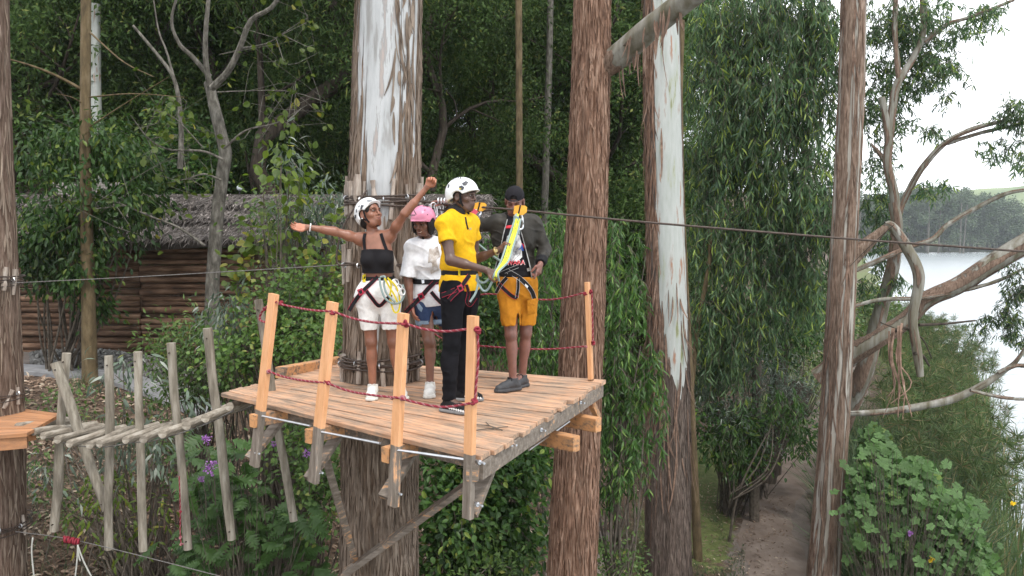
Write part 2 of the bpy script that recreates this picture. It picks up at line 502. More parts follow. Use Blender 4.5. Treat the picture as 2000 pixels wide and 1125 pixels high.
def _pinn():
    V, F = [], []
    V += [(0, y, 0.05 - 0.35 * (y - .35) ** 2) for y in np.linspace(0, 1, 9)]
    for s in (-1, 1):
        for k in range(1, 8):
            y = k / 8.0; w = 0.46 * math.sin(math.pi * min(1, y * 0.86 + 0.16)) + 0.05
            n = len(V)
            V += [(s * w, y + 0.13, -0.03), (s * w * .30, y - .015, 0.04)]
            F += [[k - 1, n + 1, k] if s > 0 else [k, n + 1, k - 1], [k, n + 1, n] if s > 0 else [n, n + 1, k], [k, n, k + 1] if s > 0 else [k + 1, n, k]]
    return np.array(V), [np.array(F)]
LEAF['lobed'] = _pinn()
def leaves(MBx, pos, dirs, nrm, L, W, kind='diamond'):
    T, TF = LEAF[kind]
    X, Y, Z = frames(np.asarray(dirs, float), np.asarray(nrm, float))
    L = np.broadcast_to(np.asarray(L, float), (len(pos),)); W = np.broadcast_to(np.asarray(W, float), (len(pos),))
    V = pos[:, None, :] + T[None, :, 0, None] * (X * W[:, None])[:, None, :] + T[None, :, 1, None] * (Y * L[:, None])[:, None, :] + T[None, :, 2, None] * (Z * L[:, None] * 0.5)[:, None, :]
    n = len(T)
    off = (np.arange(len(pos)) * n)[:, None, None]
    MBx.put(V.reshape(-1, 3), [(f[None] + off).reshape(-1, f.shape[1]) for f in TF])
def rdirs(rng, n, down=0.0, spread=1.0):
    d = rng.normal(size=(n, 3)) * spread
    d[:, 2] -= down
    return d / np.linalg.norm(d, axis=1, keepdims=True)

def skeleton(rng, base, top, r0, r1, levels=2, nb=7, blen=0.35, start=0.3, up=0.5, bend=0.06, crown=(1, 1)):
    """trunk curve and limbs: list of (points, radii) and the tips that carry leaves"""
    base, top = np.asarray(base, float), np.asarray(top, float)
    H = np.linalg.norm(top - base)
    n = 9
    P = base + (top - base) * np.linspace(0, 1, n)[:, None]
    P[1:-1] += rng.normal(size=(n - 2, 3)) * H * bend * V3(1, 1, 0.2) * 0.5
    trunk = (spline(P, 24), np.linspace(1, 0, 24) ** 0.8 * (r0 - r1) + r1)
    limbs, tips = [], []
    def grow(P, R, lev, L, a0):
        m = len(P)
        k = nb if lev == 0 else max(3, nb // 2)
        for q in range(k):
            f = a0 + (1 - a0) * (q + rng.random() * 0.8) / k
            i = min(int(f * (m - 1)), m - 2)
            o = P[i]; t = unit(P[i + 1] - P[i])
            d = rng.normal(size=3); d -= t * np.dot(d, t); d = unit(d)
            d = unit(d + t * (0.35 + 0.3 * rng.random()) + V3(0, 0, up * rng.random()))
            l = L * (0.55 + 0.6 * rng.random()) * (1 - 0.45 * f if lev == 0 else 1)
            Q = [o]
            for s in range(4):
                d = unit(d + rng.normal(size=3) * 0.22 + V3(0, 0, 0.10 * up))
                Q.append(Q[-1] + d * l / 4)
            Q = spline(Q, 8)
            r = max(R[i] * 0.5, 0.008)
            limbs.append((Q, np.linspace(r, r * 0.25, 8)))
            if lev + 1 < levels: grow(Q, np.linspace(r, r * .25, 8), lev + 1, l * 0.55, 0.25)
            else: tips.append(Q[5:].copy())
    grow(trunk[0], trunk[1], 0, H * blen, start)
    return trunk, limbs, tips
# ------------------------------------------------------------------ wood, bark and leaf materials
M = {}
M['bark_dark'] = noisy('bark_dark', [(0.3, (0.022, 0.017, 0.013)), (0.55, (0.06, 0.047, 0.036)), (0.75, (0.12, 0.095, 0.075))], scale=5, stretch=(3, 3, 0.5), rough=0.95, bump=0.6, bscale=9)
M['bark_grey'] = noisy('bark_grey', [(0.3, (0.045, 0.041, 0.033)), (0.5, (0.115, 0.105, 0.088)), (0.72, (0.23, 0.215, 0.185))], scale=7, stretch=(2, 2, 0.7), rough=0.95, bump=0.5, bscale=18)
M['bark_olive'] = noisy('bark_olive', [(0.3, (0.055, 0.04, 0.022)), (0.55, (0.13, 0.095, 0.05)), (0.75, (0.19, 0.145, 0.09))], scale=5, stretch=(2, 2, 0.6), rough=0.9, bump=0.4, bscale=15)
def two_bark(name, rough_stops, smooth_stops, sc=7, st=(5.5, 5.5, 0.55), sst=(1.6, 1.6, 0.22)):
    """stringy outer bark, with smooth inner bark where the mesh's 'peel' value is high"""
    m, nt, b = newmat(name)
    tcn = N(nt, 'ShaderNodeTexCoord')
    mp = N(nt, 'ShaderNodeMapping'); mp.inputs['Scale'].default_value = st; nt.links.new(tcn.outputs['Object'], mp.inputs['Vector'])
    mp2 = N(nt, 'ShaderNodeMapping'); mp2.inputs['Scale'].default_value = sst; nt.links.new(tcn.outputs['Object'], mp2.inputs['Vector'])
    n1 = N(nt, 'ShaderNodeTexNoise', Scale=sc, Detail=9, Roughness=0.68); nt.links.new(mp.outputs['Vector'], n1.inputs['Vector'])
    n2 = N(nt, 'ShaderNodeTexNoise', Scale=4.2, Detail=7, Roughness=0.6); nt.links.new(mp2.outputs['Vector'], n2.inputs['Vector'])
    n3 = N(nt, 'ShaderNodeTexNoise', Scale=1.1, Detail=4, Roughness=0.6); nt.links.new(mp2.outputs['Vector'], n3.inputs['Vector'])
    r1, r2 = ramp(nt, rough_stops), ramp(nt, smooth_stops)
    nt.links.new(n1.outputs['Fac'], r1.inputs['Fac']); nt.links.new(n2.outputs['Fac'], r2.inputs['Fac'])
    hv = N(nt, 'ShaderNodeHueSaturation'); mr = N(nt, 'ShaderNodeMapRange')
    mr.inputs['From Min'].default_value = 0.3; mr.inputs['From Max'].default_value = 0.7; mr.inputs['To Min'].default_value = 0.62; mr.inputs['To Max'].default_value = 1.4
    nt.links.new(n3.outputs['Fac'], mr.inputs['Value']); nt.links.new(mr.outputs['Result'], hv.inputs['Value'])
    nt.links.new(r1.outputs['Color'], hv.inputs['Color'])
    pe = N(nt, 'ShaderNodeAttribute', attribute_name='peel')
    a = N(nt, 'ShaderNodeMath', operation='ADD'); nt.links.new(pe.outputs['Fac'], a.inputs[0])
    mr2 = N(nt, 'ShaderNodeMapRange'); mr2.inputs['From Min'].default_value = 0.3; mr2.inputs['From Max'].default_value = 0.7; mr2.inputs['To Min'].default_value = -0.13; mr2.inputs['To Max'].default_value = 0.13
    nt.links.new(n2.outputs['Fac'], mr2.inputs['Value']); nt.links.new(mr2.outputs['Result'], a.inputs[1])
    f = N(nt, 'ShaderNodeMapRange'); f.inputs['From Min'].default_value = 0.47; f.inputs['From Max'].default_value = 0.53; nt.links.new(a.outputs['Value'], f.inputs['Value'])
    mx = N(nt, 'ShaderNodeMixRGB'); nt.links.new(f.outputs['Result'], mx.inputs['Fac'])
    nt.links.new(hv.outputs['Color'], mx.inputs['Color1']); nt.links.new(r2.outputs['Color'], mx.inputs['Color2'])
    nt.links.new(mx.outputs['Color'], b.inputs['Base Color'])
    b.inputs['Roughness'].default_value = 0.9; b.inputs['Specular IOR Level'].default_value = 0.2
    inv = N(nt, 'ShaderNodeMath', operation='SUBTRACT'); inv.inputs[0].default_value = 1.0; nt.links.new(f.outputs['Result'], inv.inputs[1])
    h = N(nt, 'ShaderNodeMath', operation='MULTIPLY_ADD'); nt.links.new(n1.outputs['Fac'], h.inputs[0]); nt.links.new(inv.outputs['Value'], h.inputs[1]); nt.links.new(inv.outputs['Value'], h.inputs[2])
    bp = N(nt, 'ShaderNodeBump', Strength=0.9, Distance=0.025); nt.links.new(h.outputs['Value'], bp.inputs['Height']); nt.links.new(bp.outputs['Normal'], b.inputs['Normal'])
    return m
M['bark_main'] = two_bark('bark_main', [(0.30, (0.035, 0.022, 0.015)), (0.44, (0.125, 0.085, 0.060)), (0.56, (0.225, 0.165, 0.122)), (0.72, (0.37, 0.295, 0.23))],
                          [(0.34, (0.24, 0.235, 0.225)), (0.44, (0.33, 0.33, 0.325)), (0.47, (0.40, 0.41, 0.415)), (0.56, (0.47, 0.48, 0.485)), (0.585, (0.30, 0.295, 0.29)), (0.64, (0.40, 0.34, 0.31)), (0.8, (0.34, 0.25, 0.21))])
M['bark_red'] = two_bark('bark_red', [(0.30, (0.035, 0.018, 0.011)), (0.43, (0.125, 0.066, 0.042)), (0.54, (0.235, 0.14, 0.096)), (0.70, (0.40, 0.29, 0.225))],
                         [(0.4, (0.3, 0.2, 0.15)), (0.7, (0.5, 0.35, 0.28))])
M['bark_white'] = two_bark('bark_white', [(0.28, (0.03, 0.023, 0.018)), (0.45, (0.095, 0.072, 0.06)), (0.6, (0.165, 0.125, 0.105)), (0.78, (0.27, 0.215, 0.185))],
                           [(0.33, (0.22, 0.23, 0.12)), (0.38, (0.36, 0.38, 0.31)), (0.43, (0.38, 0.40, 0.375)), (0.56, (0.44, 0.455, 0.435)), (0.595, (0.36, 0.34, 0.31)), (0.63, (0.33, 0.19, 0.13))])
M['bark_stripe'] = two_bark('bark_stripe', [(0.28, (0.04, 0.026, 0.018)), (0.44, (0.14, 0.094, 0.068)), (0.57, (0.235, 0.17, 0.13)), (0.75, (0.37, 0.30, 0.245))],
                            [(0.3, (0.17, 0.14, 0.11)), (0.5, (0.28, 0.255, 0.22)), (0.7, (0.37, 0.35, 0.315))])
M['bark_gum'] = two_bark('bark_gum', [(0.3, (0.06, 0.04, 0.03)), (0.5, (0.17, 0.115, 0.085)), (0.75, (0.30, 0.22, 0.17))],
                         [(0.3, (0.10, 0.09, 0.055)), (0.45, (0.17, 0.155, 0.12)), (0.6, (0.25, 0.24, 0.21)), (0.72, (0.34, 0.33, 0.30))])
M['bark_left'] = two_bark('bark_left', [(0.28, (0.035, 0.023, 0.016)), (0.45, (0.105, 0.07, 0.052)), (0.6, (0.19, 0.135, 0.105)), (0.78, (0.31, 0.25, 0.21))], [(0.3, (0.2, 0.15, 0.12)), (0.7, (0.3, 0.22, 0.18))])
M['strip'] = noisy('bark_shred', [(0.3, (0.085, 0.05, 0.035)), (0.6, (0.20, 0.13, 0.095)), (0.8, (0.34, 0.26, 0.205))], scale=8, rough=0.9, island=0.35)
M['leaf_dark'] = leafmat('leaf_dark', (0.022, 0.048, 0.014), (0.066, 0.108, 0.030), (0.13, 0.15, 0.04), trans=0.22, rough=.6, spec=.15)
M['leaf_wood'] = leafmat('leaf_wood', (0.032, 0.068, 0.018), (0.092, 0.15, 0.036), (0.16, 0.19, 0.04), trans=0.25, rough=.6, spec=.15)
M['leaf_bush'] = leafmat('leaf_bush', (0.018, 0.048, 0.012), (0.055, 0.115, 0.024), (0.13, 0.18, 0.03), trans=0.3, p3=0.9)
M['leaf_euc'] = leafmat('leaf_euc', (0.026, 0.060, 0.028), (0.095, 0.155, 0.066), (0.20, 0.26, 0.05), trans=0.32, p3=0.88, rough=0.38)
M['leaf_sap'] = leafmat('leaf_sap', (0.028, 0.065, 0.018), (0.065, 0.135, 0.032), (0.14, 0.22, 0.05), trans=0.32, p3=0.85, rough=0.35)
M['leaf_grey'] = leafmat('leaf_grey', (0.06, 0.085, 0.06), (0.13, 0.17, 0.125), (0.30, 0.33, 0.28), trans=0.25, p3=0.88, rough=0.6)
M['leaf_vine'] = leafmat('leaf_vine', (0.05, 0.085, 0.014), (0.12, 0.17, 0.03), (0.24, 0.23, 0.04), trans=0.4, p3=0.88)
M['leaf_shrub'] = leafmat('leaf_shrub', (0.04, 0.08, 0.02), (0.10, 0.165, 0.042), (0.18, 0.20, 0.05), trans=0.32, p3=0.92)
M['leaf_fern'] = leafmat('leaf_fern', (0.03, 0.075, 0.02), (0.075, 0.145, 0.04), (0.22, 0.21, 0.03), trans=0.3, p3=0.96)
M['leaf_mallow'] = leafmat('leaf_mallow', (0.045, 0.10, 0.03), (0.105, 0.19, 0.06), (0.18, 0.25, 0.07), trans=0.3, p3=0.93, rough=0.6)
M['leaf_reed'] = leafmat('leaf_reed', (0.045, 0.08, 0.038), (0.11, 0.16, 0.08), (0.20, 0.20, 0.10), trans=0.3, p3=0.88, rough=0.55)
M['leaf_papyrus'] = leafmat('leaf_papyrus', (0.055, 0.10, 0.035), (0.12, 0.165, 0.06), (0.23, 0.19, 0.10), trans=0.35, p3=0.84, rough=0.7)
M['leaf_dry'] = leafmat('leaf_dry', (0.085, 0.052, 0.034), (0.25, 0.175, 0.125), (0.40, 0.33, 0.25), trans=0.1, p3=0.85, rough=0.85)
M['leaf_far'] = leafmat('leaf_far', (0.035, 0.06, 0.03), (0.075, 0.105, 0.055), trans=0.2)
M['petal'] = leafmat('petal', (0.26, 0.10, 0.34), (0.42, 0.20, 0.50), (0.6, 0.42, 0.66), trans=0.3)
M['petal_yellow'] = leafmat('petal_yellow', (0.6, 0.40, 0.02), (0.75, 0.55, 0.04), trans=0.3)
M['twig'] = noisy('twig_bark', [(0.3, (0.05, 0.04, 0.03)), (0.7, (0.16, 0.135, 0.11))], scale=9, rough=0.95)

def trunk_mesh(name, ctrl, mat, parent, peel=None, down=None, up=None, nA=110, nH=220, amp=0.014, fa=12.0, seed=1, base=None, flare=0.25):
    """ctrl: (u, v, d, width in px) top to bottom along the trunk's axis; extended down to the ground and up"""
    C = [at(u, v, d) for u, v, d, w in ctrl]
    R = [w / 2 / FPX * d for u, v, d, w in ctrl]
    if up:
        t = unit(C[0] - C[1]); C.insert(0, C[0] + t * up); R.insert(0, R[0] * 0.93)
    if down is not None:
        t = unit(C[-1] - C[-2])
        k = (down - C[-1][2]) / t[2]
        if k > 0: C.append(C[-1] + t * k); R.append(R[-1] * (1 + flare))
    C, R = np.array(C[::-1]), np.array(R[::-1])
    P = spline(C, nH)
    s = np.linalg.norm(np.diff(C, axis=0), axis=1); tt = np.linspace(0, len(C) - 1, nH)
    rad = np.interp(tt, np.arange(len(C)), R)
    hgt = np.concatenate([[0], np.cumsum(np.linalg.norm(np.diff(P, axis=0), axis=1))])
    T = np.gradient(P, axis=0); T /= np.linalg.norm(T, axis=1, keepdims=True)
    ref = V3(0, 1, 0) if abs(T[:, 2].mean()) > 0.5 else V3(0, 0, 1)
    X = np.cross(ref, T); X /= np.linalg.norm(X, axis=1, keepdims=True)
    Y = np.cross(T, X)
    ang = np.arange(nA) * 2 * math.pi / nA
    ca, sa = np.cos(ang)[None, :], np.sin(ang)[None, :]
    Hh = hgt[:, None]
    rr = rad[:, None]
    q = fa * rr / 0.3
    wob = 0.35 * fbm(Hh * 0.5, ca, sa, 2, seed + 3)
    fib = 1 - np.abs(fbm(q * ca + wob, q * sa + wob, Hh * 1.3, 3, seed))
    fib2 = vnoise(3 * q * ca + wob, 3 * q * sa, Hh * 2.2, seed + 5)
    big = fbm(1.4 * ca, 1.4 * sa, Hh * 0.35, 2, seed + 9)
    pl = np.zeros((nH, nA)) if peel is None else peel(ang[None, :] + 0 * Hh, hgt[:, None] / hgt[-1] + 0 * ang, P[:, None, 2] + 0 * ang, seed)
    k = 1 - sstep(0.45, 0.55, pl) * 0.88
    disp = (amp * (2.2 * (fib - 0.75) + 0.55 * fib2) + amp * 0.4) * k + 0.045 * rr * big * 1.6
    r = rr + disp
    V = P[:, None, :] + r[..., None] * (ca[..., None] * X[:, None, :] + sa[..., None] * Y[:, None, :])
    i, j = np.meshgrid(np.arange(nH - 1), np.arange(nA), indexing='ij')
    F = np.stack([i * nA + j, i * nA + (j + 1) % nA, (i + 1) * nA + (j + 1) % nA, (i + 1) * nA + j], -1).reshape(-1, 4)
    loc = WLOC[parent.name] if parent is not None else P[0]
    me = raw_mesh(name, V.reshape(-1, 3) - loc, F, True)
    attr_float(me, 'peel', pl.ravel())
    o = link(name, me, mat, parent, loc)
    return o, P, r
# angle convention: X = ref x T. For a vertical trunk (T up, ref +Y) X = +x, Y = T x X = +y: the camera sees angles near -90 degrees
def adiff(a, c):
    return np.abs((a - c + math.pi) % (2 * math.pi) - math.pi)

def shreds(rng, P, rad, n, L=(0.2, 0.7), W=(0.008, 0.03), f0=0.0, f1=1.0, flare=0.12, side=None, skip=None):
    """loose ribbons of bark hanging off a trunk; skip(angle, z) keeps them off the smooth inner bark"""
    mb = MB()
    T = np.gradient(P, axis=0)
    for _ in range(n):
        f = f0 + (f1 - f0) * rng.random()
        i = min(int(f * (len(P) - 1)), len(P) - 2)
        a = rng.uniform(-math.pi, 0.2) if side is None else rng.normal(side, 0.5)
        if skip is not None and skip(a, P[i][2]): continue
        l = rng.uniform(*L)
        k = np.linspace(0, 1, 6)
        z = P[i][2] - k * l
        c = np.stack([np.interp(z, P[:, 2], P[:, 0]), np.interp(z, P[:, 2], P[:, 1]), z], -1) if abs(T[i][2]) > .5 * np.linalg.norm(T[i]) else P[i] - V3(0, 0, 1) * (k * l)[:, None]
        aa = a + rng.normal() * 0.10 * k ** 2 * l / max(float(np.mean(rad[i])), .1)
        if np.ndim(rad) == 2:
            ii_ = np.clip(np.round(np.interp(z, P[:, 2], np.arange(len(P)))).astype(int), 0, len(P) - 1)
            ja = np.round((aa % (2 * math.pi)) / (2 * math.pi) * rad.shape[1]).astype(int) % rad.shape[1]
            r_ = rad[ii_, ja]
        else: r_ = rad[i]
        out = r_ + 0.004 + flare * rng.random() * k ** 2
        rd = np.stack([np.cos(aa), np.sin(aa), 0 * aa], -1)
        Q = c + rd * np.asarray(out)[:, None]
        v, fc = ribbon(Q, rd, rng.uniform(*W) * np.array([.25, .85, 1, .9, .65, .15]), 0.004)
        mb.put(v, fc)
    return mb
def stripmat(name, stops): return noisy(name, stops, scale=7, stretch=(4, 4, .5), rough=.92, island=.22, bump=.4, dist=.004)
M['strip_red'] = stripmat('bark_fibre_red', [(0.3, (0.05, 0.026, 0.017)), (0.5, (0.16, 0.092, 0.062)), (0.72, (0.30, 0.205, 0.152))])
M['strip_main'] = stripmat('bark_fibre_brown', [(0.3, (0.08, 0.057, 0.042)), (0.5, (0.21, 0.158, 0.12)), (0.72, (0.37, 0.30, 0.24))])
M['strip_grey'] = stripmat('bark_fibre_grey', [(0.3, (0.04, 0.03, 0.024)), (0.5, (0.12, 0.092, 0.075)), (0.72, (0.25, 0.20, 0.17))])
# ------------------------------------------------------------------ log hut behind the bank
M['log'] = noisy('log_wood', [(0.3, (0.03, 0.018, 0.012)), (0.5, (0.115, 0.066, 0.042)), (0.72, (0.24, 0.155, 0.105))], scale=4, stretch=(0.45, 2.5, 2.5), rough=0.9, bump=0.6, bscale=8, island=0.42)
M['thatch'] = noisy('thatch_straw', [(0.3, (0.10, 0.088, 0.08)), (0.6, (0.25, 0.225, 0.21)), (0.8, (0.40, 0.375, 0.355))], scale=7, rough=0.95, bump=0.5, island=0.45)
M['weathered'] = noisy('weathered_board', [(0.3, (0.13, 0.115, 0.10)), (0.5, (0.24, 0.22, 0.20)), (0.72, (0.37, 0.35, 0.325))], scale=6, stretch=(4, 0.6, 4), rough=0.9, bump=0.35, bscale=14, island=0.15)
rng = np.random.default_rng(11)
HD = 19.0
hx0, hx1 = at(20, 600, HD)[0], at(900, 600, HD)[0]
hzb = -2.95
hut = thing('log_hut', (hx0, HD, hzb), 'long low hut of dark stacked logs with grey thatched roof', 'hut')
wall_top = at(500, 470, HD)[2]
seams = [at(u, 600, HD)[0] for u in (20, 276, 520, 700, 900)]
rows = 19
hh = (wall_top - hzb) / rows
for s in range(4):
    for r in range(rows):
        x0, x1 = seams[s] + 0.015, seams[s + 1] - 0.015
        k = np.linspace(0, 1, 9)
        P = np.stack([x0 + (x1 - x0) * k, HD + 0.03 * rng.normal() + 0 * k, hzb + hh * (r + 0.5) + 0.012 * rng.normal() + 0.018 * vnoise(k * 4, r * 3.3, s, 2)], -1)
        R = hh * (0.46 + .14 * rng.random()) * (1 + 0.18 * vnoise(k * 6 + s * 7, r * 1.7, 3, 8))
        v, f = tube(P, R, 8)
        add('log', v, f, M['log'], hut, smooth=True)
wx0, wx1, wz0, wz1 = at(538, 530, HD)[0], at(580, 530, HD)[0], at(560, 562, HD)[2], at(560, 518, HD)[2]
mb = MB()
for a, b_ in (((wx0, wz0), (wx1, wz0)), ((wx0, wz1), (wx1, wz1)), ((wx0, wz0), (wx0, wz1)), ((wx1, wz0), (wx1, wz1))):
    mb.put(*beam((a[0], HD - 0.12, a[1]), (b_[0], HD - 0.121 if a[0] == b_[0] else HD - 0.12, b_[1]), 0.07, 0.05, up=(0, 1, 0)))
wob_ = mb.build('window', M['weathered'], hut)
add('pane', *hexa(np.array([(wx0, HD - .09, wz0), (wx1, HD - .09, wz0), (wx1, HD - .08, wz0), (wx0, HD - .08, wz0)]), np.array([(wx0, HD - .09, wz1), (wx1, HD - .09, wz1), (wx1, HD - .08, wz1), (wx0, HD - .08, wz1)])), plain('dark_pane', (0.02, 0.025, 0.03), rough=0.15), wob_)
# roof: three stepped courses of thatch
eave = at(500, 478, HD - 0.55); ridge = at(500, 383, HD + 1.9)
rx0, rx1 = hx0 - 0.8, hx1 + 0.7
roof = MB()
crs = [(0.0, 0.40), (0.36, 0.70), (0.66, 1.0)]
def roofp(f, lift=0.0): return HD - 0.55 + f * 2.45, eave[2] + f * (ridge[2] - eave[2]) + lift
for k, (f0, f1) in enumerate(crs):
    nseg = 40
    xs = np.linspace(rx0, rx1, nseg + 1)
    rowsV = []
    for (f, th) in ((f0, -0.10), (f0, 0.16), (f1, 0.02), (f1, -0.1)):
        y, z = roofp(f, th)
        rowsV.append(np.stack([xs, y + 0.05 * vnoise(xs * 2, k, f * 3, 4), z + 0.05 * vnoise(xs * 1.5, k * 3, f, 6)], -1))
    V = np.stack(rowsV, 1).reshape(-1, 3)
    i, j = np.meshgrid(np.arange(nseg), np.arange(4), indexing='ij')
    roof.put(V, np.stack([i * 4 + j, (i + 1) * 4 + j, (i + 1) * 4 + (j + 1) % 4, i * 4 + (j + 1) % 4], -1).reshape(-1, 4)[:, ::-1])
# back slope
y0, z0 = roofp(1.0, 0.05)
roof.put(*hexa(np.array([(rx0, y0, z0 - .12), (rx1, y0, z0 - .12), (rx1, y0 + 2.4, z0 - 1.3), (rx0, y0 + 2.4, z0 - 1.3)]), np.array([(rx0, y0, z0), (rx1, y0, z0), (rx1, y0 + 2.4, z0 - 1.15), (rx0, y0 + 2.4, z0 - 1.15)])))
roof_o = roof.build('roof', noisy('thatch_underlayer', [(.3, (.04, .034, .03)), (.7, (.11, .095, .085))], scale=9, rough=1, bump=.5), hut)
n = 15000
mb = MB()
cidx = rng.integers(0, 3, n)
fl = np.array([c[0] for c in crs])[cidx]; fh = np.array([c[1] for c in crs])[cidx]
f = fl + (fh - fl) * rng.random(n) ** 1.5
x = rng.uniform(rx0, rx1, n)
y = HD - 0.55 + f * 2.45; z = eave[2] + f * (ridge[2] - eave[2]) + 0.17 - 0.15 * (f - fl) / (fh - fl) + rng.random(n) * 0.05
d = np.stack([rng.normal(size=n) * 0.35, -0.85 + 0.15 * rng.normal(size=n), -0.42 + 0.18 * rng.normal(size=n)], -1)
leaves(mb, np.stack([x, y, z], -1), d, np.stack([rng.normal(size=n) * .3, -0.4 + 0 * x, 1 + 0 * x], -1), rng.uniform(0.18, 0.5, n), rng.uniform(0.014, 0.036, n))
mb.build('thatch', M['thatch'], roof_o, kind='stuff')
for k in range(9):                           # grey boards laid along the ridge at the far end
    u0 = 105 + k * 15
    a, b_ = at(u0, 386, HD + 2.0), at(u0 + 14.2, 358, HD + 2.02)
    add('ridge_board', *hexa(np.array([(a[0], a[1] - .02, a[2]), (b_[0], a[1] - .02, a[2]), (b_[0], a[1] + .015, a[2]), (a[0], a[1] + .015, a[2])]),
        np.array([(a[0], a[1] - .02, b_[2] + .03 * rng.random()), (b_[0], a[1] - .02, b_[2] + .03 * rng.random()), (b_[0], a[1] + .015, b_[2] + .02), (a[0], a[1] + .015, b_[2] + .02)])), M['weathered'], hut)
# globe lamp behind the roof
g0 = at(468, 372, 23)
lamp = thing('globe_lamp', (g0[0], g0[1], g0[2] - 2.5), 'small white globe lamp on a thin pole behind the thatched roof', 'lamp')
add('pole', *tube([(g0[0], g0[1], g0[2] - 2.5), (g0[0], g0[1], g0[2])], 0.025, 8), plain('lamp_pole', (0.03, 0.03, 0.03)), lamp)
add('globe', *ball(g0 + V3(0, 0, .07), 0.085, 14, 10), plain('lamp_globe', (0.62, 0.66, 0.70), rough=0.25), lamp, smooth=True)

# stone heap and concrete walk in front of the hut
M['stone'] = noisy('gravel_stone', [(0.3, (0.13, 0.125, 0.115)), (0.7, (0.34, 0.33, 0.31))], scale=4, rough=0.9, island=0.35)
mb = MB()
cube = np.array([(-1, -1, -1), (1, -1, -1), (1, 1, -1), (-1, 1, -1), (-1, -1, 1), (1, -1, 1), (1, 1, 1), (-1, 1, 1)]) * 0.5
for _ in range(2600):
    u, f = rng.uniform(60, 430), rng.random()
    gy_ = 17.15 + 1.3 * f
    px = at(u, 670, gy_)[0]
    hgt = 0.34 * math.sin(math.pi * f) * (0.35 + 0.65 * math.exp(-((u - 190) / 140) ** 2)) * rng.random() ** 0.4
    s = rng.uniform(0.03, 0.075)
    R = Matrix.Rotation(rng.random() * 6, 3, Vector(rng.normal(size=3)))
    mb.put((cube * (1 + 0.35 * rng.normal(size=(8, 3))) * s) @ np.array(R) + V3(px, gy_, hz(px, gy_) + hgt), BOXF)
mb.build('gravel', M['stone'], kind='stuff')
xs = np.linspace(at(20, 700, 16.6)[0], at(420, 700, 16.6)[0], 24)
V = []
for (yy, dz) in ((16.25, 0.02), (16.25, 0.10), (17.0, 0.10), (17.0, 0.02)):
    V.append(np.stack([xs, yy + 0.06 * np.sin(xs * 3), height(xs, yy + 0 * xs) + dz], -1))
V = np.stack(V, 1).reshape(-1, 3)
i, j = np.meshgrid(np.arange(23), np.arange(4), indexing='ij')
add('pavement', V, np.stack([i * 4 + j, (i + 1) * 4 + j, (i + 1) * 4 + (j + 1) % 4, i * 4 + (j + 1) % 4], -1).reshape(-1, 4)[:, ::-1], noisy('walk_concrete', [(0.3, (0.17, 0.17, 0.175)), (0.7, (0.28, 0.28, 0.285))], scale=5, rough=0.9, bump=0.2), kind='structure')

# ------------------------------------------------------------------ the big trunks
def tree_thing(name, ctrl_bottom, label, cat='tree', group=None):
    u, v, d = ctrl_bottom
    p = at(u, v, d)
    z = hz(p[0], p[1])
    return thing(name, (p[0], p[1], z), label, cat, group), z

# main trunk through the deck
def peel_main(a, h, z, s):
    c = -math.pi / 2 - 0.05 + 0.16 * vnoise(z * 0.7, 0, 0, 3)
    hw = np.interp(z, [-1.5, -1.2, -0.3, 0.3, 1.0, 2.4, 4.5], [0.0, 0.10, 0.36, 0.48, 0.70, 0.86, 0.90])
    d = adiff(a, c) / np.maximum(hw, 0.02)
    streak = 0.55 * vnoise(a * 11, z * 0.45, 0, 12) + 0.35 * vnoise(a * 26, z * 0.8, 0, 14)
    extra = 0.75 * (adiff(a, -math.pi / 2 + 1.05) < 0.07) * sstep(0.4, 0.9, z)
    return np.clip(1.02 - 0.52 * d + 0.62 * streak, 0, 1) * (hw > 0.03) + extra
T_main, zb = tree_thing('eucalyptus_tree', (745, 1000, 7.5), 'massive pale-barked eucalyptus trunk rising through the timber deck')
_, P_main, R_main = trunk_mesh('trunk', [(762, -40, 7.55, 120), (758, 140, 7.55, 126), (752, 400, 7.5, 132), (746, 640, 7.5, 137), (743, 780, 7.5, 142), (742, 960, 7.5, 140), (740, 1125, 7.5, 146)], M['bark_main'], T_main, peel_main, down=zb - 0.3, up=3, nA=240, nH=560, amp=0.013, fa=13)
shreds(rng, P_main, R_main, 2000, (0.12, 0.6), (0.008, 0.034), 0.05, 0.99, 0.012, skip=lambda a, z: peel_main(np.array([a]), 0, np.array([z]), 0)[0] > .40 + .1 * rng.random()).build('bark_shreds', M['strip_main'], T_main, kind='stuff')

T_red, zb = tree_thing('eucalyptus_tree', (1115, 1125, 9.5), 'reddish-brown stringy-barked trunk right behind the far rail post, with a broken limb stub')
_, P_red, R_red = trunk_mesh('trunk', [(1158, -40, 9.5, 64), (1154, 150, 9.5, 68), (1147, 400, 9.5, 73), (1138, 600, 9.5, 78), (1128, 850, 9.5, 82), (1115, 1125, 9.5, 92)], M['bark_red'], T_red, None, down=zb - 0.3, up=3, nA=180, nH=460, amp=0.018, fa=14, seed=4)
shreds(rng, P_red, R_red, 1900, (0.10, 0.5), (0.008, 0.030), 0.05, 0.99, 0.012).build('bark_shreds', M['strip_red'], T_red, kind='stuff')
def peel_limb(a, h, z, s): return 0.75 * sstep(0.02, 0.2, h) + 0.25 * vnoise(a * 3, h * 9, 0, 4)
limb = trunk_mesh('limb', [(1400, -45, 8.5, 46), (1330, 8, 8.8, 44), (1262, 62, 9.1, 46), (1215, 105, 9.35, 50), (1172, 136, 9.5, 44)], M['bark_gum'], T_red, peel_limb, nA=40, nH=80, amp=0.006, seed=8)
shreds(rng, limb[1], limb[2], 26, (0.12, 0.45), (0.015, 0.04), 0.05, 0.75, 0.05).build('bark_shreds', M['strip'], T_red, kind='stuff')

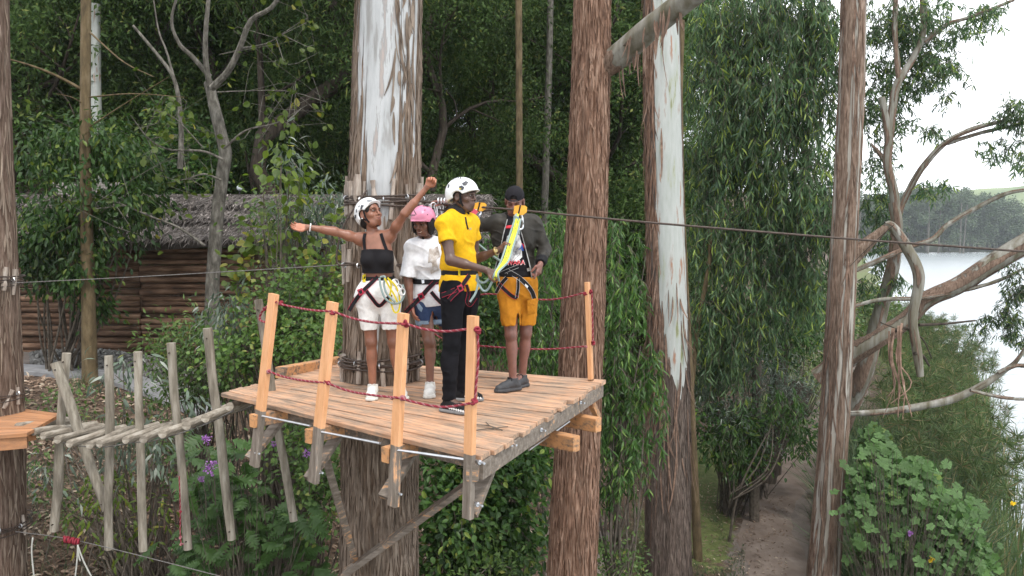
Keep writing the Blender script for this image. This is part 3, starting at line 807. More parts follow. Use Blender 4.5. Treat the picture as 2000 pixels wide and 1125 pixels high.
def peel_white(a, h, z, s):
    lo = np.interp(adiff(a, -math.pi / 2 + 0.35), [0, 0.5, 1.0, 1.6, 3.2], [-3.6, -3.0, -1.4, 0.0, 2.0])
    side = np.interp(adiff(a, -math.pi / 2 + 0.30), [0, 0.76, 0.96, 1.4], [1, 1, 0.42, 0.0])
    st = 0.16 * vnoise(a * 10, z * 0.35, 0, 22)
    return np.clip(side * sstep(-0.3, 0.5, z - lo) + st, 0, 1)
T_white, zb = tree_thing('eucalyptus_tree', (1305, 1125, 17), 'tall white smooth-barked eucalyptus with a dark rough lower trunk and peeling shreds')
_, P_wh, R_wh = trunk_mesh('trunk', [(1290, -40, 17, 64), (1294, 200, 17, 68), (1300, 450, 17, 72), (1306, 700, 17, 78), (1304, 900, 17, 86), (1305, 1125, 17, 92)], M['bark_white'], T_white, peel_white, down=zb - 0.3, up=5, nA=140, nH=420, amp=0.016, fa=12, seed=12)
mb = shreds(rng, P_wh, R_wh, 900, (.2, .7), (.012, .045), 0.0, .5, .02, skip=lambda a, z: peel_white(np.array([a]), 0, np.array([z]), 0)[0] > .42)
mb.build('bark_fibres', M['strip_grey'], T_white, kind='stuff')
shreds(rng, P_wh, R_wh, 420, (.25, 1.1), (.015, .05), .38, .98, .05, side=-2.7, skip=lambda a, z: peel_white(np.array([a]), 0, np.array([z]), 0)[0] > .45).build('bark_strips', M['strip_red'], T_white, kind='stuff')
mb = shreds(rng, P_wh, R_wh, 70, (0.4, 1.6), (0.015, 0.05), 0.25, 0.98, 0.16, side=-2.75)
mb2 = shreds(rng, P_wh, R_wh, 60, (0.4, 1.5), (0.02, 0.06), 0.30, 0.52, 0.22)
V_, F_ = mb2.data(); mb.put(V_, F_)
mb.build('bark_shreds', M['strip'], T_white, kind='stuff')

def peel_stripe(a, h, z, s):
    return np.clip(0.34 + 0.34 * vnoise(a * 3.2, z * 0.22, 0, 31) + 0.16 * vnoise(a * 8, z * 0.5, 0, 33) + 0.14 * np.cos(a + math.pi / 2 - 0.5), 0, 1)
T_str, zb = tree_thing('eucalyptus_tree', (1610, 1125, 14), 'straight slender trunk with pale and rust vertical streaks beside the path')
_, P_st, R_st = trunk_mesh('trunk', [(1668, -40, 14, 44), (1664, 150, 14, 46), (1652, 420, 14, 48), (1640, 650, 14, 52), (1626, 880, 14, 55), (1608, 1125, 14, 62)], M['bark_stripe'], T_str, peel_stripe, down=zb - 0.3, up=4, nA=90, nH=360, amp=0.010, fa=14, seed=17)
shreds(rng, P_st, R_st, 500, (0.2, 0.9), (0.006, 0.024), 0.1, 0.98, 0.02, skip=lambda a, z: peel_stripe(np.array([a]), 0, np.array([z]), 0)[0] > .5).build('bark_shreds', M['strip'], T_str, kind='stuff')
# broken branch of that tree: snaps and hangs down
br = trunk_mesh('broken_branch', [(1660, 505, 14, 34), (1700, 470, 13.9, 22), (1742, 434, 13.8, 9)], M['bark_stripe'], T_str, lambda a, h, z, s: 0.3 + 0 * a, nA=32, nH=40, amp=0.008, seed=2)
br2 = trunk_mesh('broken_branch', [(1728, 436, 13.8, 6), (1742, 442, 13.79, 17), (1768, 478, 13.75, 20), (1795, 540, 13.7, 21), (1783, 620, 13.7, 17), (1792, 690, 13.7, 18), (1798, 735, 13.7, 13)], M['bark_gum'], T_str, lambda a, h, z, s: 0.62 + 0.3 * vnoise(a * 3, h * 8, 0, 3), nA=32, nH=80, amp=0.006, seed=3)
mb = MB()
for k in range(9):
    u0 = 1745 + rng.normal() * 9
    Q = spline([at(u0, 645 + rng.normal() * 6, 13.6), at(u0 - 4 + rng.normal() * 6, 700, 13.6), at(u0 + 6 + rng.normal() * 10, 750, 13.65), at(u0 + 4 + rng.normal() * 14, 775 + rng.random() * 45, 13.6)], 12)
    mb.put(*ribbon(Q, np.repeat(unit(V3(rng.normal() * .5, -1, 0))[None], 12, 0), rng.uniform(0.03, 0.09) * np.linspace(1, .25, 12), 0.006))
mb.build('hanging_bark', M['strip'], T_str)
dead = MB()
for pts, r in (([(1795, 635), (1850, 632), (1905, 626)], .03), ([(1745, 440), (1700, 480), (1660, 520)], .01), ([(1745, 648), (1770, 640), (1786, 655)], .03), ([(1786, 690), (1802, 695), (1815, 715)], .035), ([(1740, 655), (1760, 640), (1800, 660), (1820, 700)], .02), ([(1720, 630), (1745, 640), (1765, 650)], .012)):
    Q = spline([at(u, v, 13.65 + 0.05 * k) for k, (u, v) in enumerate(pts)], 14)
    dead.put(*tube(Q, r * np.linspace(1, .5, 14), 7))
dead.build('dead_twig', M['bark_dark'], T_str, kind='stuff')

T_left, zb = tree_thing('eucalyptus_tree', (-8, 1125, 8.5), 'brown trunk at the far left edge carrying the small orange deck')
_, P_lf, R_lf = trunk_mesh('trunk', [(-34, -40, 8.5, 86), (-28, 300, 8.5, 92), (-18, 600, 8.5, 100), (-10, 850, 8.5, 106), (-8, 1125, 8.5, 108)], M['bark_left'], T_left, None, down=zb - 0.3, up=3, nA=150, nH=300, amp=0.007, fa=14, seed=24)
shreds(rng, P_lf, R_lf, 700, (0.10, 0.45), (0.006, 0.022), 0.05, 0.99, 0.006).build('bark_shreds', M['strip_main'], T_left, kind='stuff')

# slim olive tree and the white one behind it
T_slim, zb = tree_thing('slim_tree', (176, 756, 16), 'slim olive-brown trunk standing in front of the log hut, wrapped in green creeper')
trunk_mesh('trunk', [(168, -40, 16, 17), (167, 300, 16, 19), (172, 560, 16, 24), (176, 756, 16, 30)], M['bark_olive'], T_slim, None, down=zb - 0.2, up=4, nA=40, nH=90, amp=0.006, seed=28)
mb = MB()
for pts, r in (([(166, 178), (110, 148), (60, 128), (5, 112)], .035), ([(166, 205), (140, 190), (110, 183)], .015), ([(172, 60), (240, 120), (300, 150)], .02), ([(172, 190), (260, 183), (360, 190)], .018), ([(172, 250), (240, 205), (330, 150)], .015)):
    Q = spline([at(u, v, 16 - 0.3 * k) for k, (u, v) in enumerate(pts)], 14)
    mb.put(*tube(Q, r * np.linspace(1, .35, 14), 7))
mb.build('branches', M['bark_olive'], T_slim)
T_pale, zb = tree_thing('eucalyptus_tree', (188, 560, 25), 'chalk-white peeling trunk close behind the slim olive-brown trunk')
_, Pp, Rp = trunk_mesh('trunk', [(185, 8, 25, 20), (184, 90, 25, 24), (186, 200, 25, 22), (190, 360, 25, 30)], M['bark_white'], T_pale, lambda a, h, z, s: np.clip(sstep(-0.5, 2.2, z) * 0.95 + 0.2 * vnoise(a * 3, z, 0, 2) + 0.1, 0, 1), down=zb - 0.2, nA=40, nH=90, amp=0.012, seed=29)

# gnarled grey forked tree in front of the hut roof
T_gn, zb = tree_thing('forked_tree', (418, 660, 17), 'lichen-grey crooked tree with forking limbs in front of the thatched roof')
trunk_mesh('trunk', [(408, 160, 17, 18), (418, 205, 17, 20), (432, 265, 17, 22), (440, 300, 17, 23), (434, 345, 17, 23), (424, 430, 17, 23), (415, 560, 17, 25), (414, 660, 17, 28)], M['bark_grey'], T_gn, None, down=zb - 0.2, nA=40, nH=110, amp=0.010, seed=30)
mb = MB()
twg = [([(410, 168), (402, 120), (402, 60), (410, -30)], 16.9, .07, .04), ([(414, 172), (445, 140), (468, 95), (490, 40), (530, 15), (560, -30)], 16.6, .075, .035), ([(410, 150), (375, 110), (350, 85), (335, 40), (350, -20)], 17.2, .06, .022),
       ([(436, 312), (395, 295), (330, 292), (290, 270), (255, 225)], 16.5, .03, .008), ([(438, 290), (480, 255), (540, 240), (600, 205)], 16.6, .028, .008), ([(432, 352), (400, 340), (370, 348), (340, 355)], 16.5, .025, .008),
       ([(400, 480), (350, 445), (300, 425), (240, 400), (200, 385)], 16.3, .028, .012), ([(470, 95), (520, 85), (560, 60)], 16.5, .025, .008), ([(398, 290), (340, 230), (280, 210)], 16.4, .014, .006), ([(425, 180), (470, 178), (560, 178), (640, 200)], 16.4, .014, .005)]
anch_gn = []
for pts, d, r0, r1 in twg:
    mb = MB()
    Q = spline([at(u, v, d - 0.15 * k) for k, (u, v) in enumerate(pts)], 16)
    mb.put(*tube(Q, np.linspace(r0, r1, 16), 8))
    if r1 < 0.015:
        anch_gn.append(Q[9:])
        for w in range(7):
            s0 = Q[rng.integers(6, 15)]
            Q2 = spline([s0, s0 + rng.normal(size=3) * 0.35, s0 + rng.normal(size=3) * 0.6], 7)
            mb.put(*tube(Q2, np.linspace(r1, 0.003, 7), 5)); anch_gn.append(Q2[2:])
    mb.build('limb', M['bark_grey'], T_gn)
T_fk, zb = tree_thing('forked_tree', (352, 330, 18.5), 'small pale forked tree behind the crooked grey one, above the ivy mound')
mb = MB()
for pts, r0, r1 in (([(352, 330), (354, 260), (350, 200), (338, 150), (310, 110), (260, 50)], .07, .03), ([(340, 152), (325, 100), (310, 60), (300, 0)], .03, .015)):
    Q = spline([at(u, v, 18.5) for u, v in pts], 20); mb.put(*tube(Q, np.linspace(r0, r1, 20), 8))
mb.build('trunk', M['bark_grey'], T_fk, kind=None)
mb = MB()
for Q in anch_gn:
    k = rng.integers(3, 8); p = Q[rng.integers(0, len(Q), k)] + rng.normal(size=(k, 3)) * 0.05
    leaves(mb, p, rdirs(rng, k, 0.8), rdirs(rng, k), rng.uniform(.10, .2, k), rng.uniform(.08, .13, k), 'oval')
mb.build('leaves', M['leaf_vine'], T_gn, kind='stuff')

# thin trunks in the wood behind the deck, and a mid one by the path
for (c, lab, mat, sd) in (([(1013, -40, 22, 12), (1014, 200, 22, 12), (1015, 420, 22, 13), (1016, 640, 22, 15)], 'straight thin brown trunk directly behind the man in the cap', 'bark_olive', 40),
                      ([(1076, -40, 26, 11), (1072, 150, 26, 12), (1066, 330, 26, 13), (1060, 560, 26, 14)], 'thin pale grey trunk standing left of the red-brown stringy trunk', 'bark_grey', 41),
                      ([(1330, 40, 18.5, 14), (1327, 200, 18.5, 13), (1332, 420, 18.5, 12), (1345, 700, 18.5, 14)], 'thin brown stem touching the right side of the white trunk', 'bark_olive', 42),
                      ([(1388, 430, 20.5, 6), (1384, 520, 20.5, 8), (1362, 640, 20.5, 9), (1350, 760, 20.5, 11)], 'crooked thin stem curving up to the right of the white trunk', 'bark_olive', 45),
                      ([(1535, 470, 26, 22), (1528, 600, 26, 28), (1522, 720, 26, 32), (1510, 850, 26, 36)], 'rough grey-brown trunk half hidden under the weeping foliage', 'bark_dark', 43),
                      ([(545, -40, 30, 12), (585, 200, 30, 14), (592, 330, 30, 16)], 'thin dead trunk with a torn bark flap in the dark wood', 'bark_dark', 44),
                      ([(275, -40, 34, 16), (278, 180, 34, 18), (280, 330, 34, 20)], 'straight dark trunk deep in the wood above the hut roof', 'bark_dark', 46),
                      ([(24, 20, 30, 8), (38, 200, 30, 9), (42, 330, 30, 10)], 'very thin pale trunk near the left edge, deep in the wood', 'bark_grey', 47),
                      ([(905, -40, 30, 10), (910, 150, 30, 11), (930, 330, 30, 14)], 'dark leaning trunk in the wood above the yellow-shirted man', 'bark_dark', 48)):
    T_, zb = tree_thing('thin_tree', c[-1][:3], lab)
    trunk_mesh('trunk', c, M[mat], T_, None, down=zb - 0.2, up=4 if c[0][1] < 0 else None, nA=28, nH=80, amp=0.008, seed=sd)
# ------------------------------------------------------------------ dark wood behind: several kinds, each copied
rng = np.random.default_rng(21)
def crown_mesh(name, tips, per, spread, L, W, mat, kind='diamond', down=0.3, rng=rng):
    mb = MB()
    A = np.concatenate(tips)
    idx = rng.integers(0, len(A), int(per * len(tips)))
    p = A[idx] + rng.normal(size=(len(idx), 3)) * spread
    leaves(mb, p, rdirs(rng, len(p), down), rdirs(rng, len(p)) + V3(0, 0, 0.6), rng.uniform(L[0], L[1], len(p)), rng.uniform(W[0], W[1], len(p)), kind)
    V, F = mb.data()
    me = raw_mesh(name, V, F); me.materials.append(mat)
    return me
def wood_kind(H, r, nb, blen, start, per, spread, L, W, mat, sd, down=0.3, kind='diamond', bark='bark_dark'):
    r_ = np.random.default_rng(sd)
    trunk, limbs, tips = skeleton(r_, (0, 0, 0), (r_.normal() * 0.4, r_.normal() * 0.4, H), r, r * 0.25, 2, nb, blen, start, 0.35)
    mb = MB(); mb.put(*tube(trunk[0], trunk[1], 9)); V, F = mb.data(); mt = raw_mesh('trunk', V, F, True); mt.materials.append(M[bark])
    mb = MB()
    for P, R in limbs: mb.put(*tube(P, R, 5, cap=False))
    V, F = mb.data(); ml = raw_mesh('limbs', V, F, True); ml.materials.append(M[bark])
    mc = crown_mesh('crown', tips, per, spread, L, W, mat, kind, down, r_)
    return mt, ml, mc
KINDS_ = [wood_kind(17, .22, 15, .30, .06, 620, .45, (.10, .22), (.04, .085), M['leaf_dark'], 1),
          wood_kind(15, .18, 16, .28, .04, 620, .42, (.10, .20), (.04, .08), M['leaf_wood'], 2, 0.5),
          wood_kind(18, .25, 13, .34, .10, 600, .50, (.12, .26), (.03, .055), M['leaf_dark'], 3, 0.9, 'diamond')]
wood_words = ['dark evergreen', 'leafy mid-green tree', 'drooping dark tree']
wood_where = [(60, 'at the far left edge'), (150, 'left of the slim olive trunk'), (260, 'right of the slim olive trunk'), (400, 'left of the crooked grey tree'), (520, 'right of the crooked grey tree'), (690, 'left of the main trunk'), (830, 'behind the main trunk'),
              (930, 'above the yellow-shirted man'), (1040, 'above the capped man'), (1130, 'left of the red-brown trunk'), (1205, 'behind the red-brown trunk'), (1285, 'behind the white trunk'), (9999, 'right of the white trunk')]
wood_row = [(27, 'front'), (31.5, 'second'), (37, 'third'), (45, 'fourth'), (99, 'rearmost')]
wood_used = set()
def wood_label(k, x, y):
    u = 1000 + x / y * FPX
    row = next(w for d_, w in wood_row if y < d_); wh = next(w for u_, w in wood_where if u < u_)
    for pre in ('', 'taller ', 'narrower ', 'fuller '):
        l = pre + wood_words[k] + ' in the wood\'s ' + row + ' row, ' + wh
        if l not in wood_used: break
    wood_used.add(l)
    return l
def wood_tree(k, x, y, s, rz):
    mt, ml, mc = KINDS_[k]
    t = thing('forest_tree', (x, y, hz(x, y) - 0.2), wood_label(k, x, y), 'tree', 'trees of the dark wood')
    t.rotation_euler = (0, 0, rz); t.scale = (s, s, s * rng.uniform(.95, 1.15))
    for nme, me in (('trunk', mt), ('limbs', ml), ('crown', mc)):
        o = bpy.data.objects.new(nme, me); COL.objects.link(o); o.parent = t
        if nme != 'trunk': o['kind'] = 'stuff'
spots = []
for d, us in ((25.5, (20, 330, 610, 870)), (29, (110, 240, 430, 520, 700, 790, 960, 1090)), (34, (-10, 80, 180, 310, 390, 560, 650, 830, 900, 1010, 1130, 1220)), (41, (30, 150, 270, 480, 600, 740, 1060, 1290)), (50, (-60, 90, 220, 360, 520, 680, 960, 1100, 1240, 1380)), (30, (1180, 1260))):
    for u in us:
        p = at(u + rng.normal() * 14, 400, d + rng.normal() * 1.0)
        spots.append((p[0], p[1]))
for n_, (x, y) in enumerate(spots):
    wood_tree(n_ % 3, x, y, rng.uniform(.85, 1.2), rng.random() * 6.28)

# ------------------------------------------------------------------ shrubs
def shrub(name, label, cat, base, mat, blobs, n, L, W, kind='diamond', down=0.5, stems=10, group=None, upn=0.8, stemr=0.012, leafname='foliage', rs=None):
    """blobs: (centre, radii); leaves fill each blob's outer part, stems run from the base into them"""
    r_ = rs or rng
    t = thing(name, base, label, cat, group)
    mb = MB(); sb = MB()
    vol = np.array([b[1][0] * b[1][1] * b[1][2] for b in blobs]) ** 0.67; vol /= vol.sum()
    for (c, rad), w in zip(blobs, vol):
        c = np.asarray(c, float); rad = np.asarray(rad, float)
        k = int(n * w)
        nc = max(5, k // 22)                                  # sprays: leaves gathered round twig ends
        d0 = r_.normal(size=(nc, 3)); d0 /= np.linalg.norm(d0, axis=1, keepdims=True)
        cc = c + d0 * (r_.random((nc, 1)) ** 0.45) * rad * (1 + 0.22 * r_.normal(size=(nc, 1)))
        idx = r_.integers(0, nc, k)
        sp = np.minimum(0.13 + 0.10 * rad.mean(), 0.30)
        p = cc[idx] + r_.normal(size=(k, 3)) * sp
        out = (p - c) / rad
        d = out * 0.6 + rdirs(r_, k) * 0.9; d[:, 2] -= down
        leaves(mb, p, d, rdirs(r_, k) * 0.6 + V3(0, -0.25, upn), r_.uniform(L[0], L[1], k), r_.uniform(W[0], W[1], k), kind)
        for q in range(max(3, int(stems * w * 2))):
            e = cc[r_.integers(0, nc)]; b0 = np.asarray(base) + r_.normal(size=3) * V3(.15, .15, 0)
            Q = spline([b0, (b0 + c) / 2 + r_.normal(size=3) * 0.15, e], 10)
            sb.put(*tube(Q, np.linspace(stemr * 1.5, stemr * 0.4, 10), 5, cap=False))
        for q in range(nc // 3):
            e = cc[r_.integers(0, nc)]; s0 = c + (e - c) * 0.35
            sb.put(*tube(spline([s0, (s0 + e) / 2 + r_.normal(size=3) * 0.06, e], 5), np.linspace(stemr * .7, 0.002, 5), 4, cap=False))
    sb.build('stems', M['twig'], t)
    mb.build(leafname, mat, t)
    return t
def B(u, v, d, ru, rv, rd):                # blob from the picture: centre pixel, depth, radii in px, px, metres
    return (at(u, v, d), (ru / FPX * d, rd, rv / FPX * d))
def basept(u, d, drop=0.05):
    x = at(u, 700, d)[0]
    return V3(x, d, hz(x, d) - drop)

shrub('leafy_tree', 'dense glossy green bushy tree hiding the left half of the hut', 'tree', basept(120, 16.8), M['leaf_bush'],
      [B(110, 300, 16.7, 70, 45, 1.0), B(190, 280, 16.5, 80, 40, 1.0), B(270, 330, 16.6, 40, 30, .7), B(80, 450, 16.5, 65, 75, .8), B(180, 430, 16.3, 90, 80, 1.0), B(275, 400, 16.5, 40, 40, .7), B(160, 530, 16.3, 45, 45, .6), B(70, 520, 16.5, 40, 55, .6), B(185, 590, 16.7, 25, 35, .4)],
      7400, (.11, .20), (.045, .075), 'oval', 1.1, 7, stemr=.02)
shrub('vine_covered_tree', 'rounded ivy-smothered tree behind the roof, left of the grey forked trunk', 'tree', basept(350, 23), M['leaf_bush'], [B(360, 300, 23, 60, 75, 1.2), B(330, 350, 23, 70, 60, 1.2), B(390, 340, 23, 40, 60, 1)], 4200, (.10, .20), (.08, .13), 'diamond', 0.4, 10)
shrub('vine', 'yellow-green broad-leaved climber rising beside the woman with outstretched arms', 'vine', basept(500, 11.5), M['leaf_vine'],
      [B(590, 330, 11.5, 60, 26, .4), B(560, 372, 11.5, 50, 28, .4), B(560, 460, 11.6, 70, 45, .5), B(640, 460, 11.3, 40, 60, .4), B(470, 540, 11.6, 30, 50, .4), B(640, 560, 11.2, 45, 30, .4)], 460, (.09, .16), (.075, .13), 'oval', 0.5, 22)
shrub('silver_shrub', 'grey-green drooping buddleja sprays beside the main trunk, under the outstretched hand', 'shrub', basept(560, 12), M['leaf_grey'],
      [B(640, 400, 12, 45, 35, .4), B(550, 310, 12, 22, 22, .3), B(600, 440, 12, 60, 35, .4), B(450, 610, 11.3, 35, 60, .4)], 900, (.13, .22), (.025, .04), 'lance', 1.2, 20)
shrub('leafy_shrub', 'tall tangle of small leaves between the hut and the main trunk', 'shrub', basept(560, 13), M['leaf_shrub'],
      [B(560, 430, 13, 90, 60, .7), B(600, 520, 12.8, 80, 60, .7), B(650, 600, 12.5, 50, 70, .6)], 2000, (.06, .12), (.035, .06), 'diamond', 0.4, 50)
shrub('leafy_shrub', 'bright bushy shrub on the bank between the bridge and the deck posts', 'shrub', basept(560, 10.8), M['leaf_shrub'],
      [B(620, 660, 10.6, 70, 55, .6), B(600, 580, 11, 80, 50, .6), B(540, 640, 10.9, 60, 70, .6), B(640, 740, 10.4, 60, 60, .5), B(470, 690, 11, 60, 50, .6), B(600, 860, 9.9, 70, 80, .6), B(640, 960, 9.6, 60, 80, .5)], 7200, (.045, .095), (.035, .06), 'oval', 0.35, 40)
shrub('leafy_shrub', 'low weedy shrub on the bank top above the bridge poles', 'shrub', basept(400, 12.4), M['leaf_shrub'],
      [B(400, 660, 12.4, 65, 45, .6), B(330, 680, 12.6, 50, 40, .5), B(450, 730, 12.0, 60, 55, .6), B(380, 740, 12, 50, 40, .5)], 2800, (.07, .15), (.03, .05), 'diamond', 0.4, 30)
shrub('silver_shrub', 'grey-green long-leaved sprays hanging under the log bridge', 'shrub', basept(270, 10.5), M['leaf_grey'],
      [B(240, 745, 10.4, 22, 55, .3), B(250, 860, 10.2, 40, 60, .35), B(310, 870, 10.0, 40, 50, .3), B(120, 930, 10, 40, 40, .3), B(370, 800, 10.3, 25, 40, .3)], 380, (.13, .21), (.03, .045), 'lance', 1.3, 12)
shrub('leafy_shrub', 'yellowing leaf sprays low on the litter bank under the bridge', 'shrub', basept(270, 10), M['leaf_vine'],
      [B(180, 1010, 10, 18, 35, .2), B(235, 960, 10, 26, 36, .25), B(310, 1010, 9.9, 16, 30, .2), B(255, 1060, 9.8, 22, 22, .2), B(190, 960, 10.1, 18, 26, .2)], 300, (.09, .16), (.03, .045), 'lance', 1.2, 16)
shrub('leafy_shrub', 'dark glossy shrub mass under the deck to the right of the main trunk', 'shrub', basept(930, 11.5), M['leaf_bush'],
      [B(880, 920, 11.2, 60, 60, .6), B(960, 940, 11.4, 80, 60, .7), B(1030, 900, 11.8, 50, 90, .6), B(900, 1010, 10.8, 80, 60, .6), B(1010, 1030, 11.2, 70, 60, .6), B(860, 1090, 10.5, 60, 50, .5), B(960, 1105, 10.8, 90, 40, .5), B(930, 850, 12, 80, 40, .6)], 6800, (.08, .15), (.045, .075), 'oval', 0.5, 30)
shrub('leafy_shrub', 'shaded green shrub seen behind the rail between trunk and red-brown tree', 'shrub', basept(960, 14.5), M['leaf_bush'],
      [B(860, 640, 14, 40, 90, .6), B(950, 620, 14.5, 60, 90, .8), B(1040, 600, 14, 60, 90, .8), B(1060, 690, 13.5, 50, 50, .6), B(900, 500, 16, 60, 70, .8), B(1080, 480, 16, 50, 70, .8)], 5600, (.09, .17), (.04, .07), 'oval', 0.7, 30)
shrub('leafy_shrub', 'pale new growth at the foot of the slope below the deck', 'shrub', basept(1000, 10.6), M['leaf_shrub'], [B(1000, 1105, 10.4, 60, 26, .4), B(930, 1120, 10.2, 60, 24, .4), B(1180, 1100, 12, 60, 36, .5), B(1230, 1110, 13, 40, 30, .5)], 1500, (.06, .11), (.03, .05), 'diamond', 0.2, 26)

shrub('leafy_shrub', 'sparse green scrub on the litter bank between the two bridge ends', 'shrub', basept(300, 10.8), M['leaf_shrub'],
      [B(330, 880, 10.6, 45, 40, .4), B(130, 800, 12, 60, 30, .5), B(380, 960, 10.2, 35, 40, .3), B(70, 900, 10.8, 30, 36, .3), B(290, 780, 11.6, 40, 30, .4), B(140, 985, 10.2, 30, 24, .3)], 1100, (.06, .13), (.03, .05), 'diamond', .3, 20)

# toothed big-leaved plants at the bottom: every large leaf is a piece of its own
def big_leaf_plant(name, label, cat, base, mat, kind, spots, L, W, leafname='leaf', down=0.35):
    t = thing(name, base, label, cat)
    T, TF = LEAF[kind]
    mes = []
    for k in range(4):
        V = T * V3(1, 1, 1) + V3(0, 0, 0)
        V = V + 0.02 * rng.normal(size=V.shape)
        me = raw_mesh('leaf_blade', V, TF); me.materials.append(mat); mes.append(me)
    sb = MB()
    for (p, d, nrm, s) in spots:
        X, Y, Z = frames(d[None], nrm[None])
        l = rng.uniform(*L) * s; w = rng.uniform(*W) * s
        o = bpy.data.objects.new(leafname, mes[rng.integers(0, 4)]); COL.objects.link(o); o.parent = t
        R = Matrix((tuple(X[0] * w), tuple(Y[0] * l), tuple(Z[0] * l * 0.5))).transposed().to_4x4()
        R.translation = Vector(p - WLOC[t.name])
        o.matrix_local = R
        b0 = np.asarray(base) + rng.normal(size=3) * V3(.2, .2, 0.02)
        sb.put(*tube(spline([b0, (b0 + p) / 2 + V3(0, 0, .12), p], 7), np.linspace(.008, .003, 7), 4, cap=False))
    sb.build('stems', M['twig'], t)
    return t
sp = []
for k in range(230):
    c = [(480, 960), (430, 880), (520, 1040), (470, 1080), (560, 1020), (450, 1000), (400, 930), (590, 1090), (370, 1080)][rng.integers(0, 9)]
    p = at(c[0] + rng.normal() * 30, c[1] + rng.normal() * 26, 9.4 + rng.normal() * .25)
    a = rng.uniform(0, 6.28)
    sp.append((p, unit(V3(math.cos(a), math.sin(a) * .7 - .3, -0.35 + .25 * rng.normal())), unit(V3(rng.normal() * .35, -0.5, 1)), rng.uniform(.7, 1.25)))
big_leaf_plant('thistle_plant', 'clump of large toothed green leaves on the bank below the deck corner', 'plant', basept(480, 9.4), M['leaf_fern'], 'lobed', sp, (.24, .38), (.17, .24), 'toothed_leaf')
# purple flower heads
for (u, v, d, s, lab) in ((402, 858, 8.9, .04, 'purple flower head, upper one below the bridge step'), (412, 912, 8.8, .058, 'largest purple flower head on the bank below the bridge'), (394, 936, 8.8, .028, 'small purple flower head just below the largest one'), (598, 885, 8.6, .034, 'purple flower head between the second deck post and the trunk'), (536, 868, 9.6, .03, 'tiny purple flower head behind the first deck post')):
    p = at(u, v, d)
    t = thing('flower', (p[0], p[1] + .1, p[2] - .5), lab, 'flower')
    add('stem', *tube([p + V3(0, .1, -.5), p + V3(.02, .05, -.2), p], [.006, .005, .004], 5), M['twig'], t)
    mb = MB(); k = 70
    q = p + rng.normal(size=(k, 3)) * s * .5
    leaves(mb, q, q - p + 0.3 * s * rng.normal(size=(k, 3)), rdirs(rng, k), s * .5, s * .4, 'oval')
    mb.build('petals', M['petal'], t, kind='stuff')

# sapling in front of the white trunk: hanging glossy leaves on sprays
def weeping(name, label, base, mat, hubs, n_sprays, spray_len, leafL, leafW, per, cat='tree', trunk=None, group=None, limbmat='twig', sway=0.06, rl=0.012):
    """hanging sprays: each a drooping twig with long leaves pointing down"""
    t = thing(name, base, label, cat, group)
    mb, sb = MB(), MB()
    hubs_p = np.array([h[0] for h in hubs]); hubs_r = np.array([h[1] for h in hubs]); wts = hubs_r[:, 0] * hubs_r[:, 2]; wts = wts / wts.sum()
    for _ in range(n_sprays):
        h = rng.choice(len(hubs), p=wts)
        dd = rng.normal(size=3); dd /= np.linalg.norm(dd)
        p = hubs_p[h] + dd * hubs_r[h] * rng.random() ** 0.4
        l = rng.uniform(*spray_len)
        k = 7
        s = np.linspace(0, 1, k)
        a = rng.random() * 6.28; o = l * .35 * (1 - np.exp(-2.2 * s))
        Q = p + np.stack([np.cos(a) * o, np.sin(a) * o, -l * s ** 1.25 + l * .12 * np.sin(s * 3)], -1) + rng.normal(size=(k, 3)) * sway * l * s[:, None]
        sb.put(*tube(Q, np.linspace(rl * .5, rl * .15, k), 3, cap=False))
        i = rng.random(per) * (k - 1.01); f = (i % 1)[:, None]; i = i.astype(int)
        q = Q[i] * (1 - f) + Q[i + 1] * f
        d = rng.normal(size=(per, 3)) * V3(.42, .42, .25) + V3(0, 0, -0.95)
        leaves(mb, q, d, rdirs(rng, per) * V3(1, 1, .3), rng.uniform(leafL[0], leafL[1], per), rng.uniform(leafW[0], leafW[1], per), 'lance')
    tk = None if trunk is None else spline(trunk[0], 60)
    for h in hubs_p:
        b0 = np.asarray(base)
        for _ in range(2):
            if tk is not None: b0 = tk[int(np.argmin(np.abs(tk[:, 2] - (h[2] - .6))))]
            Q = spline([b0 + (V3(0, 0, 1) * (h[2] - b0[2]) * (.35 if tk is None else .1)), (b0 + h) / 2 + V3(rng.normal() * .2, rng.normal() * .2, .3), h + rng.normal(size=3) * .2], 10)
            sb.put(*tube(Q, np.linspace(rl * 2.2, rl * .7, 10), 5, cap=False))
    if trunk is not None: sb.put(*tube(spline(trunk[0], 14), np.linspace(trunk[1], trunk[2], 14), 9))
    else: sb.put(*tube(spline([base, np.asarray(base) + (hubs_p.mean(0) - base) * V3(.3, .3, .5), hubs_p[np.argmax(hubs_p[:, 2])]], 12), np.linspace(rl * 3.5, rl * .8, 12), 7))
    sb.build('branches', M[limbmat], t)
    mb.build('foliage', mat, t)
    return t
weeping('eucalyptus_sapling', 'bright leafy eucalyptus sapling between the red-brown and white trunks', basept(1210, 12.3), M['leaf_sap'],
        [B(1210, 470, 12.5, 45, 60, .45), B(1215, 570, 12.3, 52, 70, .5), B(1205, 690, 12.2, 45, 70, .5), B(1245, 760, 12.0, 50, 50, .45), B(1215, 860, 12.0, 50, 60, .5), B(1255, 840, 11.9, 40, 30, .4), B(1200, 930, 12.1, 35, 35, .4), B(1180, 780, 12.2, 35, 50, .4), B(1270, 700, 12.1, 25, 40, .3)], 300, (.3, .6), (.13, .21), (.024, .038), 15)
weeping('eucalyptus_sapling', 'leafy young eucalyptus filling the gap behind the deck rail, left of the red-brown trunk', basept(1065, 13), M['leaf_sap'],
        [B(1070, 540, 13, 40, 60, .5), B(1060, 640, 12.8, 50, 60, .5), B(1030, 690, 12.6, 50, 45, .4), B(1085, 450, 13.2, 30, 50, .4)], 130, (.3, .6), (.12, .2), (.024, .036), 14)
